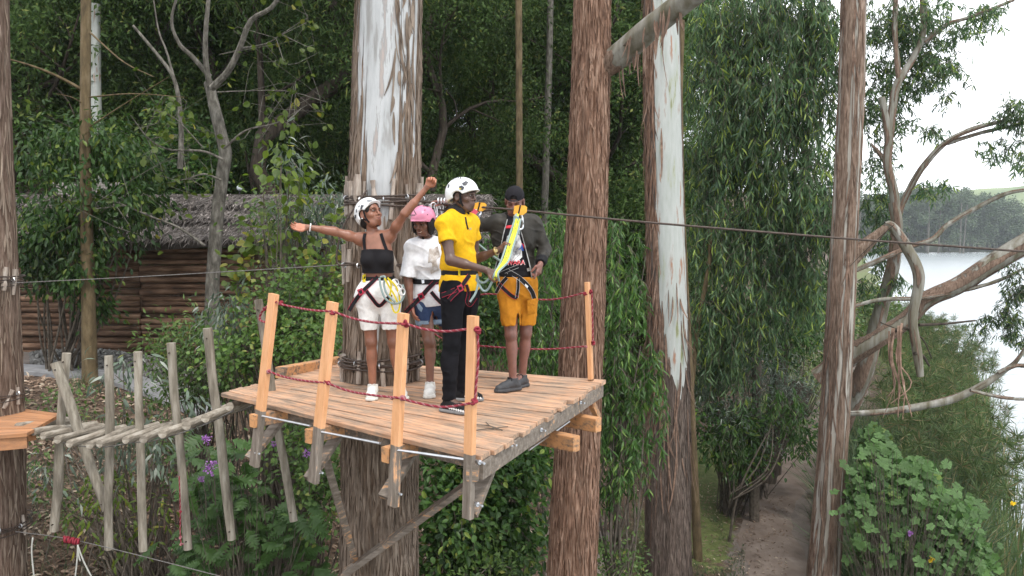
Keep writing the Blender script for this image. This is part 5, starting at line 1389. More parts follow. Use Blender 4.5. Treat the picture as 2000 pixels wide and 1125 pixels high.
# joists, rim and bearers
def tb(name, p, q, w, h, mat='timber', up=(0, 0, 1)):
    v, f = beam(p, q, w, h, up=up)
    return add(name, v, f, M[mat], deck, loc=(np.asarray(p) + np.asarray(q)) / 2)
jz = V3(0, 0, -0.034 - 0.062)
inw = -nAB
rb0, rb1 = B_ + inw * 0.02 - dirAB * .03 + jz, C_ + V3(-.035, -.02, 0) + jz
tb('rim_joist', rb0, rb1, 0.045, 0.12)
tb('rim_joist', A_ + (B_ - A_) * .10 + inw * .16 + jz, A_ + (B_ - A_) * .985 + inw * .16 + jz, 0.045, 0.10)
for (u, v) in ((492, 810), (601, 838), (752, 872), (922, 905)):
    d0 = on_z(u, v - 12, DZ)[1] - 0.02
    p = at(u, v, d0); p[2] = DZ - 0.034 - 0.062
    tb('joist', p, p + (inw * 1.9 if u < 910 else unit(C_ - B_) * .16 - dirAB * .05), 0.075, 0.105, 'timber_orange' if u < 910 else 'timber')
ea, eb = at(1169, 830, 6.85), at(1126, 867, 6.22)
for e_, l, m_ in ((ea, 2.4, 'timber_orange'), (eb, 2.8, 'timber_orange')):
    tb('bearer', e_, e_ - dirAB * l, 0.09, 0.125, m_)
tb('brace', at(672, 1121, 6.95), at(1052, 846, 6.55), 0.05, 0.135, 'timber', up=(0.3, -1, 0.2))
tb('brace', at(632, 880, 6.15), at(694, 1098, 7.02), 0.06, 0.10, 'timber', up=(0.3, -1, 0.2))
tb('brace', at(1146, 768, 7.35), at(1168, 815, 7.9), 0.05, 0.08, 'timber_orange')
for (lo, hi, d0) in (((487, 896), (556, 810), PD[0]), ((603, 936), (668, 838), PD[1]), ((750, 972), (815, 866), PD[2]), ((920, 1006), (962, 900), PD[3])):
    tb('strut', at(*lo, d0 + .05), at(*hi, d0 + .34), 0.045, 0.085, 'timber', up=(1, -.3, 0))
def rod(p, q, r=0.009, name='rod'):
    v, f = tube([p, q], r, 8); add(name, v, f, M['steel'], deck, loc=p)
rod(at(511, 812, PD[0] - .03), at(606, 832, PD[1] + .05)); rod(at(627, 843, PD[1] - .03), at(742, 866, PD[2] + .05)); rod(at(777, 879, PD[2] - .03), at(910, 898, PD[3] + .04))
rod(at(1033, 879, 6.0), at(1112, 823, 6.75))
for (u, v, d) in ((502, 883, PD[0]), (624, 920, PD[1]), (776, 961, PD[2]), (936, 901, PD[3]), (932, 983, PD[3]), (1056, 838, 5.85), (1133, 785, 6.75), (999, 866, 5.3)):
    p = at(u, v, d)
    v_, f_ = tube([p + V3(-.03, .03, 0), p + V3(.035, -.05, 0)], .008, 8); add('bolt', v_, f_, M['steel'], deck, loc=p)
    v_, f_ = tube([p + V3(-.004, -.012, 0), p + V3(.006, -.024, 0)], .016, 6); add('nut', v_, f_, M['steel'], deck, loc=p)
# kerb timbers at the back left
k0, k1 = at(546, 728, E_[1] - .02), at(664, 706, D_[1] - .1)
tb('kerb', k0, k1, 0.10, 0.11, 'timber_orange')

# ------------------------------------------------------------------ red safety ropes
def twisted(P, r, pitch=0.055, n=3):
    P = np.asarray(P, float)
    L = np.concatenate([[0], np.cumsum(np.linalg.norm(np.diff(P, axis=0), axis=1))])
    m = max(8, int(L[-1] / pitch * 7))
    s = np.linspace(0, L[-1], m)
    Q = np.stack([np.interp(s, L, P[:, k]) for k in range(3)], -1)
    T = np.gradient(Q, axis=0); T /= np.linalg.norm(T, axis=1, keepdims=True)
    ref = V3(0.31, 0.2, 0.93) if abs(T[:, 2]).mean() < .8 else V3(1, .1, 0)
    X = np.cross(T, ref); X /= np.linalg.norm(X, axis=1, keepdims=True); Y = np.cross(T, X)
    out = []
    for k in range(n):
        a = s / pitch * 2 * math.pi / 1.0 + k * 2 * math.pi / n
        out.append(tube(Q + (np.cos(a)[:, None] * X + np.sin(a)[:, None] * Y) * r * .55, r * .58, 5))
    return out
def rope(label, pts, knots, r=0.0082, group='red safety ropes of the deck', fray=()):
    P = np.concatenate([spline([at(*p) for p in seg], 22) for seg in pts])
    t = thing('rope', P[len(P) // 2], label, 'rope', group)
    st = twisted(P, r)
    for k, (v, f) in enumerate(st):
        add('strand', v, f, M['rope_red'] if k else M['rope_pale'], t, smooth=True)
    for (u, v, d, s) in knots:
        c = at(u, v, d)
        mb = MB()
        for q in range(4):
            mb.put(*torus(c + rng.normal(size=3) * s * .3, rng.normal(size=3), s * .55, s * .34, 10, 6))
        add('knot', *mb.data(), M['rope_red'] if rng.random() < .7 else M['rope_pale'], t, smooth=True)
    return t
a, b_, c, e = PD[0] - .035, PD[1] - .035, PD[2] - .035, PD[3] - .035
rope('upper red rope sagging between the four front posts', [[(544, 593, a), (575, 600, a - .12), (612, 606, b_ + .14), (650, 608, b_)], [(650, 608, b_), (690, 622, b_ - .12), (735, 630, c + .15), (792, 632, c)], [(792, 632, c), (830, 643, c - .12), (875, 647, e + .15), (930, 640, e)]],
     [(549, 594, a, .022), (651, 612, b_, .022), (793, 633, c, .024), (933, 648, e, .026)])
rope('lower red rope sagging between the four front posts', [[(522, 724, a), (555, 736, a - .12), (598, 744, b_ + .14), (636, 747, b_)], [(636, 747, b_), (680, 763, b_ - .12), (730, 772, c + .15), (780, 777, c)], [(780, 777, c), (820, 788, c - .12), (868, 795, e + .15), (922, 787, e)]],
     [(525, 725, a, .02), (638, 748, b_, .02), (785, 778, c, .022), (765, 777, c + .05, .016), (925, 785, e, .024)])
rope('short red rope hanging straight down the right side of the front corner post', [[(933, 650, e), (934, 700, e), (930, 750, e), (928, 785, e)]], [])
rope('upper red rope running behind the man in the cap to the far post', [[(830, 590, 7.9), (900, 582, 7.8), (960, 574, 7.7), (1050, 585, 7.6), (1100, 582, 7.5), (1146, 570, PD5 - .02)]], [(1153, 570, PD5 - .02, .024), (1142, 574, PD5 - .02, .018)])
rope('lower red rope running behind the man in the cap to the far post', [[(830, 640, 7.9), (880, 668, 7.8), (960, 677, 7.7), (1060, 682, 7.6), (1148, 676, PD5 - .02)]], [(1158, 670, PD5 - .02, .022), (1144, 677, PD5 - .02, .016)])
rope('short red rope hanging down the far rail post', [[(1156, 573, PD5 - .03), (1157, 620, PD5 - .03), (1158, 668, PD5 - .03)]], [])
rope('loop of red rope tied between the grey pole and the first orange post', [[(540, 590, a - .01), (522, 598, a + .2), (510, 612, a + .3), (508, 625, a + .3), (520, 630, a + .2)]], [(517, 602, a + .25, .02)], r=.009)
rope('thin red cord dangling beside a grey pole under the bridge', [[(350, 930, 7.4), (352, 990, 7.4), (352, 1040, 7.4), (354, 1066, 7.4)]], [(352, 1000, 7.4, .014), (353, 1050, 7.4, .014), (354, 1063, 7.4, .014)], r=.006)

# ------------------------------------------------------------------ wire bindings with split sticks round the trunks
def axis_at(P, R, z):
    i = int(np.argmin(np.abs(P[:, 2] - z))); return P[i], float(np.mean(R[i]))
def binding(label, P, R, z, loops, battens, BL=.33, cr=0.010, off=0.03, dz=.02, tail=None, bw=.022, group=None):
    c, r = axis_at(P, R, z)
    t = thing('cable_binding', (c[0], c[1], z), label, 'cable', group)
    for k in range(loops):
        a = np.linspace(0, 2 * math.pi, 64)
        zz = z + (k - loops / 2) * dz + 0.012 * np.sin(a * 2 + k * 2.1) + .008 * rng.normal()
        rr = r * 1.04 + off + 0.006 * np.sin(a * 5 + k) + .006 * rng.random()
        Q = np.stack([c[0] + rr * np.cos(a), c[1] + rr * np.sin(a), zz], -1)
        v, f = tube(Q, cr, 6, cap=False); add('cable', v, f, M['cable'], t, smooth=True)
    for (a, dz0, l) in battens:
        rr = r * 1.04 + bw * .6
        p = V3(c[0] + rr * math.cos(a), c[1] + rr * math.sin(a), z + dz0)
        ti = rng.normal() * .02
        k = np.linspace(0, 1, 5)
        Q = p + np.stack([ti * (k - .5) * 2 * -math.sin(a), ti * (k - .5) * 2 * math.cos(a), (k - .5) * l], -1)
        v, f = tube(Q, bw * (1 + .15 * rng.normal(size=5)) * (1 + .2 * rng.normal()), 7)
        add('batten', v, f, M['stick'], t, loc=p)
    for a in np.linspace(-2.6, -.3, 5):
        p = V3(c[0] + (r * 1.04 + off + .012) * math.cos(a), c[1] + (r * 1.04 + off + .012) * math.sin(a), z + rng.normal() * .012)
        add('clamp', *torus(p, V3(-math.sin(a), math.cos(a), 0), .022, .006, 10, 5), M['steel'], t, loc=p)
    return t
angs = lambda lst, j=.02, l=.33, dz0=0: [(a, dz0 + rng.normal() * j, l * rng.uniform(.85, 1.15)) for a in lst]
HP = -math.pi / 2
binding('thick coil of rusty cable clamped over split sticks above the heads of the two women', P_main, R_main, at(750, 388, 7.2)[2], 5, angs([HP - 1.5, HP - 1.3, HP - 1.12, HP - .86, HP - .62, HP - .42, HP - .12, HP + .34, HP + .78, HP + 1.2, HP + 1.45, HP + 2, HP + 2.6, HP + 3.2, HP + 3.8], .02), dz=.017)
binding('thinner wire binding with pale split sticks at chest height on the main trunk', P_main, R_main, at(750, 517, 7.2)[2], 2, angs([HP - 1.5, HP - 1.22, HP - .9, HP - .3, HP + .4, HP + .9, HP + 1.4, HP + 2.2, HP + 3], .02, .34), cr=.007, dz=.016)
binding('dark cable coil at the foot of the main trunk, just above the deck', P_main, R_main, at(750, 709, 7.2)[2], 5, angs([HP - 1.45, HP - 1.1, HP - .4, HP + .2, HP + .8, HP + 1.3, HP + 2.2, HP + 3], .03, .26, -.08), dz=.018)
binding('upper wire binding over short sticks on the far left trunk', P_lf, R_lf, at(10, 548, 8.2)[2], 6, angs([HP + .35, HP + .7, HP + 1.05, HP + 1.4, HP, HP - .5, HP - 1], .02, .24), cr=.006, dz=.02)
binding('wire binding over short sticks just above the small orange deck', P_lf, R_lf, at(10, 780, 8.2)[2], 3, angs([HP + .3, HP + .65, HP + 1, HP + 1.35, HP, HP - .5], .02, .2), cr=.006, dz=.03)
binding('low wire binding with clamps near the bottom left corner', P_lf, R_lf, at(10, 1042, 8.2)[2], 4, angs([HP + .45, HP + 1.5, HP - .4], .02, .26), cr=.007, dz=.02)

# ------------------------------------------------------------------ cables
def cable(name, label, pts, r, mat='cable', n=40, sag=True):
    P = spline([at(*p) for p in pts], n)
    v, f = tube(P, r, 8)
    o = add(name, v, f, M[mat], None, smooth=True, loc=P[n // 2])
    return props(o, label, 'cable'), P
ZIP = [(800, 391, 7.15), (935, 404, 6.72), (1010, 410, 6.58), (1250, 433, 6.5), (1640, 465, 6.4), (2010, 492, 6.3), (2300, 515, 6.2)]
cable('zip_line', 'thick dark zip line cable running right from the main trunk across the lake view', ZIP, .0088)
cable('guy_wire', 'thin straight wire strung from the far left trunk to the main trunk', [(20, 553, 8.3), (300, 539, 8.0), (690, 516, 7.3)], .0045, 'wire')
cable('guy_wire', 'low thin wire sloping down to the right from the far left trunk', [(30, 1038, 8.1), (160, 1058, 7.8), (440, 1128, 7.2), (600, 1170, 7)], .005, 'wire')
# loose rusty cable hanging left of the trunk
cable('loose_cable', 'loose rusty cable drooping from the coil down the left of the main trunk', [(716, 372, 7.1), (695, 402, 7.05), (672, 440, 7.05), (660, 480, 7.05), (658, 510, 7.05), (668, 518, 7.05), (690, 516, 7.1)], .009)

# white sling and red wrap where the low wire ends
p0 = at(140, 1056, 7.75)
t = thing('rope_sling', p0, 'frayed red and grey rope wrap with pale cords hanging from the low wire', 'rope')
mb = MB()
for k in range(7): mb.put(*torus(at(126 + k * 4.5, 1053 + k * .9, 7.78), V3(1, .1, -.15) + rng.normal(size=3) * .2, .026, .011, 10, 6))
mb.build('wrap', M['rope_red'], t, smooth=True)
M['cord'] = plain('pale_cord', (0.42, 0.42, 0.38), rough=0.8)
mb = MB()
for pts in ([(152, 1066), (150, 1100), (143, 1160)], [(152, 1066), (165, 1100), (186, 1140)], [(152, 1064), (154, 1085), (157, 1096)], [(64, 1050), (62, 1080), (68, 1140)]):
    mb.put(*tube(spline([at(u, v, 7.72) for u, v in pts], 10), .0075, 6))
mb.build('cords', M['cord'], t, smooth=True, kind='stuff')

# ------------------------------------------------------------------ small orange deck on the far left trunk
LZ = -1.95
ld = thing('small_deck', (at(0, 830, 8.2)[0], 8.2, LZ - .1), 'small freshly painted orange deck on the far left trunk', 'deck')
l0, l1, r0, r1 = on_z(-140, 862, LZ), on_z(-130, 780, LZ), on_z(66, 846, LZ), on_z(40, 789, LZ)
r1 = on_z(118, 808, LZ); r0 = on_z(52, 846, LZ); l1 = on_z(-100, 780, LZ)
for k in range(9):
    t0, t1 = k / 9 + .004, (k + 1) / 9 - .004
    fan = lambda L0, L1, t: L0 + (L1 - L0) * t
    b4 = [fan(l0, l1, t0), fan(r0, r1, t0), fan(r0, r1, t1), fan(l0, l1, t1)]
    zt = rng.normal() * .003
    V, F = hexa(np.array([p + V3(0, 0, -.034 + zt) for p in b4]), np.array([p + V3(0, 0, zt) for p in b4]))
    c0 = np.mean(b4, 0)
    add_rot('deck_plank', V, F, M['orange'], ld, c0, math.atan2((b4[1] - b4[0])[1], (b4[1] - b4[0])[0]))
def lb(name, p, q, w, h): add(name, *beam(p, q, w, h), M['orange'], ld, loc=p)
lb('rim_joist', l0 + V3(0, .04, -.10), r0 + V3(-.03, .05, -.10), .05, .12)
lb('block', at(30, 855, 7.95), at(62, 851, 7.8), .08, .10)

# ------------------------------------------------------------------ hanging log bridge
steps = [((35, 833), (135, 822), .055), ((65, 844), (187, 830), .044), ((84, 852), (200, 832), .044), ((112, 859), (205, 836), .044), ((135, 866), (243, 835), .044), ((175, 868), (261, 836), .044), ((194, 868), (308, 832), .044),
         ((245, 859), (336, 829), .042), ((280, 857), (369, 822), .044), ((317, 847), (401, 817), .044), ((364, 833), (443, 797), .044), ((401, 817), (483, 788), .046), ((448, 793), (500, 779), .044)]
bm = at(270, 850, 7.6)
bridge = thing('log_bridge', bm + V3(0, 0, -.3), 'sagging bridge of round log treads with upright grey poles between the decks', 'bridge')
fr, bk = [], []
for k, (p, q, r) in enumerate(steps):
    d0 = 7.85 - 1.15 * (k / 12) ** 1.0
    a, b_ = at(*p, d0), at(*q, d0 + .82)
    fr.append(a + unit(b_ - a) * .12 - V3(0, 0, .05)); bk.append(b_ - unit(b_ - a) * .12 - V3(0, 0, .05))
    s = np.linspace(0, 1, 7)
    r = r * .88
    P = a + (b_ - a) * s[:, None] + V3(0, 0, 1) * (.010 * vnoise(s * 3, k * 2.2, 0, 4))[:, None]
    v, f = tube(P, r * (1 + .10 * vnoise(s * 4, k * 3.1, 1, 6)), 10)
    add('step_log', v, f, M['tread'], bridge, smooth=False, loc=a)
for Q in (fr, bk):
    v, f = tube(spline(Q, 40), .006, 6); add('wire', v, f, M['wire'], bridge, smooth=True)
poles = [((128, 690), (105, 1038), 8.2, 17), ((108, 708), (207, 995), 8.0, 19), ((213, 695), (213, 1072), 7.9, 17), ((267, 687), (281, 1075), 7.8, 16), ((332, 670), (368, 1073), 7.55, 17), ((405, 641), (453, 1054), 7.35, 18), ((503, 585), (573, 1017), 6.95, 17)]
plabs = [None] * 7
for k, (p, q, d, w) in enumerate(poles):
    s = np.linspace(0, 1, 12)
    a, b_ = at(*q, d), at(*p, d)
    P = a + (b_ - a) * s[:, None]
    P[:, 0] += .016 * vnoise(s * 4, k * 5.1, 0, 3); P[:, 1] += .02 * vnoise(s * 4, k * 5.1, 7, 3)
    v, f = tube(P, w / 2 / FPX * d * (1 + .07 * vnoise(s * 5, k * 3.7, 2, 9)), 11)
    o = add('pole', v, f, M['pole'], bridge, loc=a)
    for s_ in (.045, .955):
        h = a + (b_ - a) * s_
        rr = w / 2 / FPX * d
        add('bolt_hole', *tube([h + V3(0, -rr - .004, 0), h + V3(0, -rr * .5, 0)], .008, 8), M['bark_dark'], o, loc=h)
# ------------------------------------------------------------------ smooth solids for people and clothes
class Solid:
    def __init__(s, lo, hi, vox):
        s.lo = np.asarray(lo, float); s.v = vox
        s.n = np.ceil((np.asarray(hi) - s.lo) / vox).astype(int) + 1
        s.D = np.full(tuple(s.n), 1e3, np.float32)
        s.ax = [(s.lo[k] + vox * np.arange(s.n[k])).astype(np.float32) for k in range(3)]
    def reg(s, lo, hi):
        a = np.clip(np.floor((np.asarray(lo) - s.lo) / s.v).astype(int), 0, s.n)
        b = np.clip(np.ceil((np.asarray(hi) - s.lo) / s.v).astype(int) + 1, 0, s.n)
        sl = tuple(slice(a[k], b[k]) for k in range(3))
        return sl, s.ax[0][sl[0]][:, None, None], s.ax[1][sl[1]][None, :, None], s.ax[2][sl[2]][None, None, :]
    def mix(s, sl, d, k, op):
        A = s.D[sl]
        if A.size == 0: return
        d = d.astype(np.float32)
        if op == 'u':
            h = np.clip(0.5 + 0.5 * (A - d) / k, 0, 1)
            s.D[sl] = A * (1 - h) + d * h - k * h * (1 - h)
        else:
            h = np.clip(0.5 - 0.5 * (A + d) / k, 0, 1)
            s.D[sl] = A * (1 - h) - d * h + k * h * (1 - h)
    def cone(s, a, b, ra, rb=None, k=.015, op='u', flat=False):
        rb = ra if rb is None else rb
        a, b = np.asarray(a, float), np.asarray(b, float)
        m = max(ra, rb) + k + 3 * s.v
        sl, X, Y, Z = s.reg(np.minimum(a, b) - m, np.maximum(a, b) + m)
        ab = b - a; L2 = max(ab.dot(ab), 1e-9)
        px, py, pz = X - a[0], Y - a[1], Z - a[2]
        t0 = (px * ab[0] + py * ab[1] + pz * ab[2]) / L2
        t = np.clip(t0, 0, 1)
        d = np.sqrt((px - ab[0] * t) ** 2 + (py - ab[1] * t) ** 2 + (pz - ab[2] * t) ** 2) - (ra + (rb - ra) * t)
        if flat: d = np.maximum(d, (t0 - 1) * math.sqrt(L2))
        s.mix(sl, d, k, op)
        return s
    def path(s, P, R, k=.012, op='u'):
        for i in range(len(P) - 1): s.cone(P[i], P[i + 1], R[i], R[i + 1], k, op)
        return s
    def ell(s, c, r, M3=None, k=.02, op='u'):
        c, r = np.asarray(c, float), np.asarray(r, float)
        m = r.max() + k + 3 * s.v
        sl, X, Y, Z = s.reg(c - m, c + m)
        px, py, pz = X - c[0], Y - c[1], Z - c[2]
        if M3 is None: q = (px, py, pz)
        else: q = tuple(px * v[0] + py * v[1] + pz * v[2] for v in M3)
        k0 = np.sqrt(sum((q[i] / r[i]) ** 2 for i in range(3)))
        k1 = np.sqrt(sum((q[i] / r[i] ** 2) ** 2 for i in range(3)))
        s.mix(sl, k0 * (k0 - 1) / np.maximum(k1, 1e-6), k, op)
        return s
    def cut(s, p, n, k=.004):
        n = unit(n)
        X, Y, Z = s.ax[0][:, None, None], s.ax[1][None, :, None], s.ax[2][None, None, :]
        d = ((X - p[0]) * n[0] + (Y - p[1]) * n[1] + (Z - p[2]) * n[2]).astype(np.float32)
        s.D = np.maximum(s.D, d)
        return s
    def wrinkle(s, fn):
        i = np.nonzero(np.abs(s.D) < 0.03)
        s.D[i] += fn(s.ax[0][i[0]], s.ax[1][i[1]], s.ax[2][i[2]]).astype(np.float32)
        return s
    def mesh(s):
        D = s.D; S_ = D < 0
        n = D.shape
        c = np.zeros(tuple(x - 1 for x in n), np.uint8)
        for dx in (0, 1):
            for dy in (0, 1):
                for dz in (0, 1):
                    c += S_[dx:n[0] - 1 + dx, dy:n[1] - 1 + dy, dz:n[2] - 1 + dz]
        act = (c > 0) & (c < 8)
        I = np.argwhere(act)
        idx = np.full(c.shape, -1, np.int32); idx[act] = np.arange(len(I))
        cor = np.array([(a, b, d) for a in (0, 1) for b in (0, 1) for d in (0, 1)])
        val = np.stack([D[I[:, 0] + q[0], I[:, 1] + q[1], I[:, 2] + q[2]] for q in cor], 1)
        acc = np.zeros((len(I), 3)); cnt = np.zeros(len(I))
        for a in range(8):
            for b in range(a + 1, 8):
                if np.abs(cor[a] - cor[b]).sum() != 1: continue
                va, vb = val[:, a], val[:, b]
                x = (va < 0) != (vb < 0)
                t = np.where(x, va / np.where(x, va - vb, 1), 0)
                acc += x[:, None] * (cor[a] + t[:, None] * (cor[b] - cor[a])); cnt += x
        V = s.lo + s.v * (I + acc / cnt[:, None])
        F = []
        for axn in range(3):
            sl0 = [slice(1, -1)] * 3; sl1 = [slice(1, -1)] * 3
            sl0[axn] = slice(0, -1); sl1[axn] = slice(1, None)
            a, b = S_[tuple(sl0)], S_[tuple(sl1)]
            for flip, msk in ((False, a & ~b), (True, ~a & b)):
                E = np.argwhere(msk)
                o = np.ones(3, int); o[axn] = 0
                E = E + o
                u, w = [(1, 2), (2, 0), (0, 1)][axn]
                q = []
                for (du, dw) in ((-1, -1), (0, -1), (0, 0), (-1, 0)):
                    e = E.copy(); e[:, u] += du; e[:, w] += dw
                    q.append(idx[e[:, 0], e[:, 1], e[:, 2]])
                q = np.stack(q, 1)
                if flip: q = q[:, ::-1]
                F.append(q)
        return V, np.concatenate(F)
BV = {}
def solid_obj(name, sol, mat, parent, key=None, colors=None, smooth=True, keepdata=True):
    V, F = sol.mesh()
    o = add(name, V, F, mat, parent, smooth=smooth)
    if colors is not None: attr_color(o.data, 'tint', colors(V))
    if key: BV[key] = BVHTree.FromPolygons([tuple(v) for v in V], [tuple(map(int, f)) for f in F])
    return o
def hit(keys, u, v):
    r = Vector(ray(u, v)).normalized(); best = None
    for k in keys:
        p, n, i, dd = BV[k].ray_cast(Vector((0, 0, 0)), r)
        if p is not None and (best is None or dd < best[2]): best = (np.array(p), np.array(n), dd)
    return best
def strap(name, pts, w, keys, mat, parent, off=.004, th=.003, n=None, taper=None, d_free=None):
    """webbing laid over the surface seen through the given picture points; past the surface it stays at the last depth"""
    px = spline(np.array(pts, float), n or max(8, len(pts) * 6))
    P, Nn, last = [], [], None
    hits = [hit(keys, u, v) for u, v in px]
    ds = [h[0][1] if h else np.nan for h in hits]
    ok = [i for i, h in enumerate(hits) if h]
    if not ok: return None
    dd = np.interp(np.arange(len(px)), ok, [ds[i] for i in ok])
    dd = np.convolve(np.concatenate([[dd[0]] * 2, dd, [dd[-1]] * 2]), [.15, .2, .3, .2, .15], 'valid')
    dd = np.minimum(dd, np.nan_to_num(np.array(ds), nan=99))
    for i, (u, v) in enumerate(px):
        n_ = hits[i][1] if hits[i] else V3(0, -1, 0)
        if n_[1] > 0: n_ = V3(0, -1, 0)
        P.append(at(u, v, dd[i] - off)); Nn.append(unit(n_ + V3(0, -.4, 0)))
    Nn = np.array(Nn)
    for _ in range(2): Nn[1:-1] = (Nn[:-2] + Nn[1:-1] * 2 + Nn[2:]) / 4
    v_, f_ = ribbon(np.array(P), Nn, w, th)
    return add(name, v_, f_, mat, parent)
def ring(name, keys, c, w, mat, parent, off=.003, n=56, up=(0, 0, 1), th=.004):
    P, Nn = [], []
    for a in np.linspace(0, 2 * math.pi, n, endpoint=False):
        dr = V3(math.cos(a), math.sin(a), 0); best = None
        for k in keys:
            p, nn, i, dd = BV[k].ray_cast(Vector(c + dr * .5), Vector(-dr))
            if p is not None and (best is None or dd < best[1]): best = (np.array(p), dd)
        r = .5 - (best[1] if best else .35)
        P.append(r); Nn.append(dr)
    r = np.array(P)
    for _ in range(4): r = np.maximum(r, (np.roll(r, 1) + np.roll(r, -1) + r) / 3)
    Nn = np.array(Nn)
    Q = c + Nn * (r + off)[:, None]
    Q = np.concatenate([Q, Q[:1]]); Nn = np.concatenate([Nn, Nn[:1]])
    v_, f_ = ribbon(Q[::-1], Nn[::-1], w, th)
    return add(name, v_, f_, mat, parent)
def decal(name, pts2, faces, keys, mat, parent, off=.002):
    V, last = [], None
    hs = [hit(keys, u, v) for u, v in pts2]
    ok = [h[0][1] for h in hs if h]
    if not ok: return None
    md = float(np.median(ok))
    for (u, v), h in zip(pts2, hs):
        V.append(at(u, v, (h[0][1] if h else md) - off))
    return add(name, V, faces, mat, parent)
def poly_grid(pts, n=5):
    """a polygon in the picture as a fan of rings, so that it can follow a curved surface"""
    P = np.array(pts, float); c = P.mean(0)
    rings = [c + (P - c) * s for s in np.linspace(0, 1, n)[1:]]
    V = np.concatenate([[c]] + rings); m = len(P)
    F3 = np.array([[0, 1 + (i + 1) % m, 1 + i] for i in range(m)])
    F4 = np.array([[1 + r * m + i, 1 + r * m + (i + 1) % m, 1 + (r + 1) * m + (i + 1) % m, 1 + (r + 1) * m + i] for r in range(n - 2) for i in range(m)])
    return V, [F3, F4]
def patch(name, pts, keys, mat, parent, off=.002, n=5):
    off = max(off, .005); n = max(n, 4)
    V, F = poly_grid(pts, n)
    return decal(name, V, F, keys, mat, parent, off)

def skinmat(name, c):
    m, nt, b = newmat(name)
    a = N(nt, 'ShaderNodeAttribute', attribute_name='tint')
    tcn = N(nt, 'ShaderNodeTexCoord'); nz = N(nt, 'ShaderNodeTexNoise', Scale=14, Detail=5); nt.links.new(tcn.outputs['Object'], nz.inputs['Vector'])
    r = ramp(nt, [(0.3, tuple(x * .82 for x in c)), (0.7, tuple(x * 1.18 for x in c))]); nt.links.new(nz.outputs['Fac'], r.inputs['Fac'])
    mx = N(nt, 'ShaderNodeMixRGB', blend_type='MULTIPLY'); mx.inputs['Fac'].default_value = 1
    nt.links.new(r.outputs['Color'], mx.inputs['Color1']); nt.links.new(a.outputs['Color'], mx.inputs['Color2'])
    nt.links.new(mx.outputs['Color'], b.inputs['Base Color'])
    b.inputs['Roughness'].default_value = 0.38; b.inputs['Specular IOR Level'].default_value = 0.5
    b.inputs['Subsurface Weight'].default_value = 0.06; b.inputs['Subsurface Radius'].default_value = (.02, .008, .005)
    return m
def cloth(name, c, rough=.85, scale=220, var=.10, bump=.15):
    m = noisy(name, [(0.35, tuple(x * (1 - var) for x in c)), (0.65, tuple(min(.9, x * (1 + var)) for x in c))], scale=30, rough=rough, bump=bump, bscale=scale, dist=.002, spec=.2)
    return m

class Frame:
    def __init__(s, o, fwd, up=(0, 0, 1), sc=1.0):
        s.o = np.asarray(o, float); s.f = unit(fwd)
        s.l = unit(np.cross(up, s.f)); s.u = np.cross(s.f, s.l); s.sc = sc
        s.M = [s.l, s.f, s.u]
    def p(s, x, y, z): return s.o + s.sc * (s.l * x + s.f * y + s.u * z)

def do_head(S, H, male=False, smile=0.0):
    sc = H.sc; g = 1.05 if male else 1.0
    E = lambda c, r, k=.02, op='u': S.ell(H.p(*c), np.array(r) * sc, H.M, k * sc, op)
    Cn = lambda a, b, ra, rb=None, k=.01, op='u': S.cone(H.p(*a), H.p(*b), ra * sc, None if rb is None else rb * sc, k * sc, op)
    E((0, -.014, .036), (.074, .094, .083)); E((0, .024, -.028), (.057 * g, .060, .082)); E((0, .040, -.080), (.036 * g, .038, .030), .03)
    for q in (-1, 1):
        E((q * .042, .052, -.020), (.024, .026, .022), .02)                     # cheek
        Cn((q * .052, -.002, -.045), (q * .028, .045, -.088), .018, .019, .03)     # jaw line
        Cn((q * .012, .086, .026), (q * .046, .070, .026), .011, .009, .012)      # brow
        E((q * .031, .092, .008), (.017, .016, .012), .012, 's')                   # eye socket
        E((q * .031, .074, .008), (.016, .012, .010), .006)
        E((q * .079, -.010, -.006), (.011, .022, .034), .006); E((q * .088, -.006, -.004), (.007, .013, .020), .006, 's')
        E((q * .0165, .089, -.0245), (.0105, .0105, .0085), .008)
    Cn((0, .085, .018), (0, .1035, -.020), .0075, .0098, .009)
    E((0, .076, -.055), (.030, .018, .026), .015)
    w = .019 + .007 * smile
    for q in (-1, 1):
        Cn((0, .092, -.047), (q * w, .080, -.050 + .006 * smile), .0068, .005, .006)
        Cn((0, .090, -.063 - .004 * smile), (q * w, .079, -.053 + .004 * smile), .0075, .005, .006)
    Cn((-w, .086, -.0545 + .004 * smile), (w, .086, -.0545 + .004 * smile), .0022, .0022, .004, 's')
def head_tint(V, H, base=None, lip=(1.5, 1.05, 1.1)):
    T = np.ones((len(V), 3)) if base is None else base
    q = (V - H.o) / H.sc
    x, y, z = q @ H.l, q @ H.f, q @ H.u
    m = np.exp(-(np.abs(x) / .022) ** 4 - ((z + .055) / .0135) ** 4) * (y > .075)
    T = T * (1 + m[:, None] * (np.array(lip) - 1))
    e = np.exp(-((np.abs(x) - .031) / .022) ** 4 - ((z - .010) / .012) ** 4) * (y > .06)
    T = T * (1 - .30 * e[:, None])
    return T
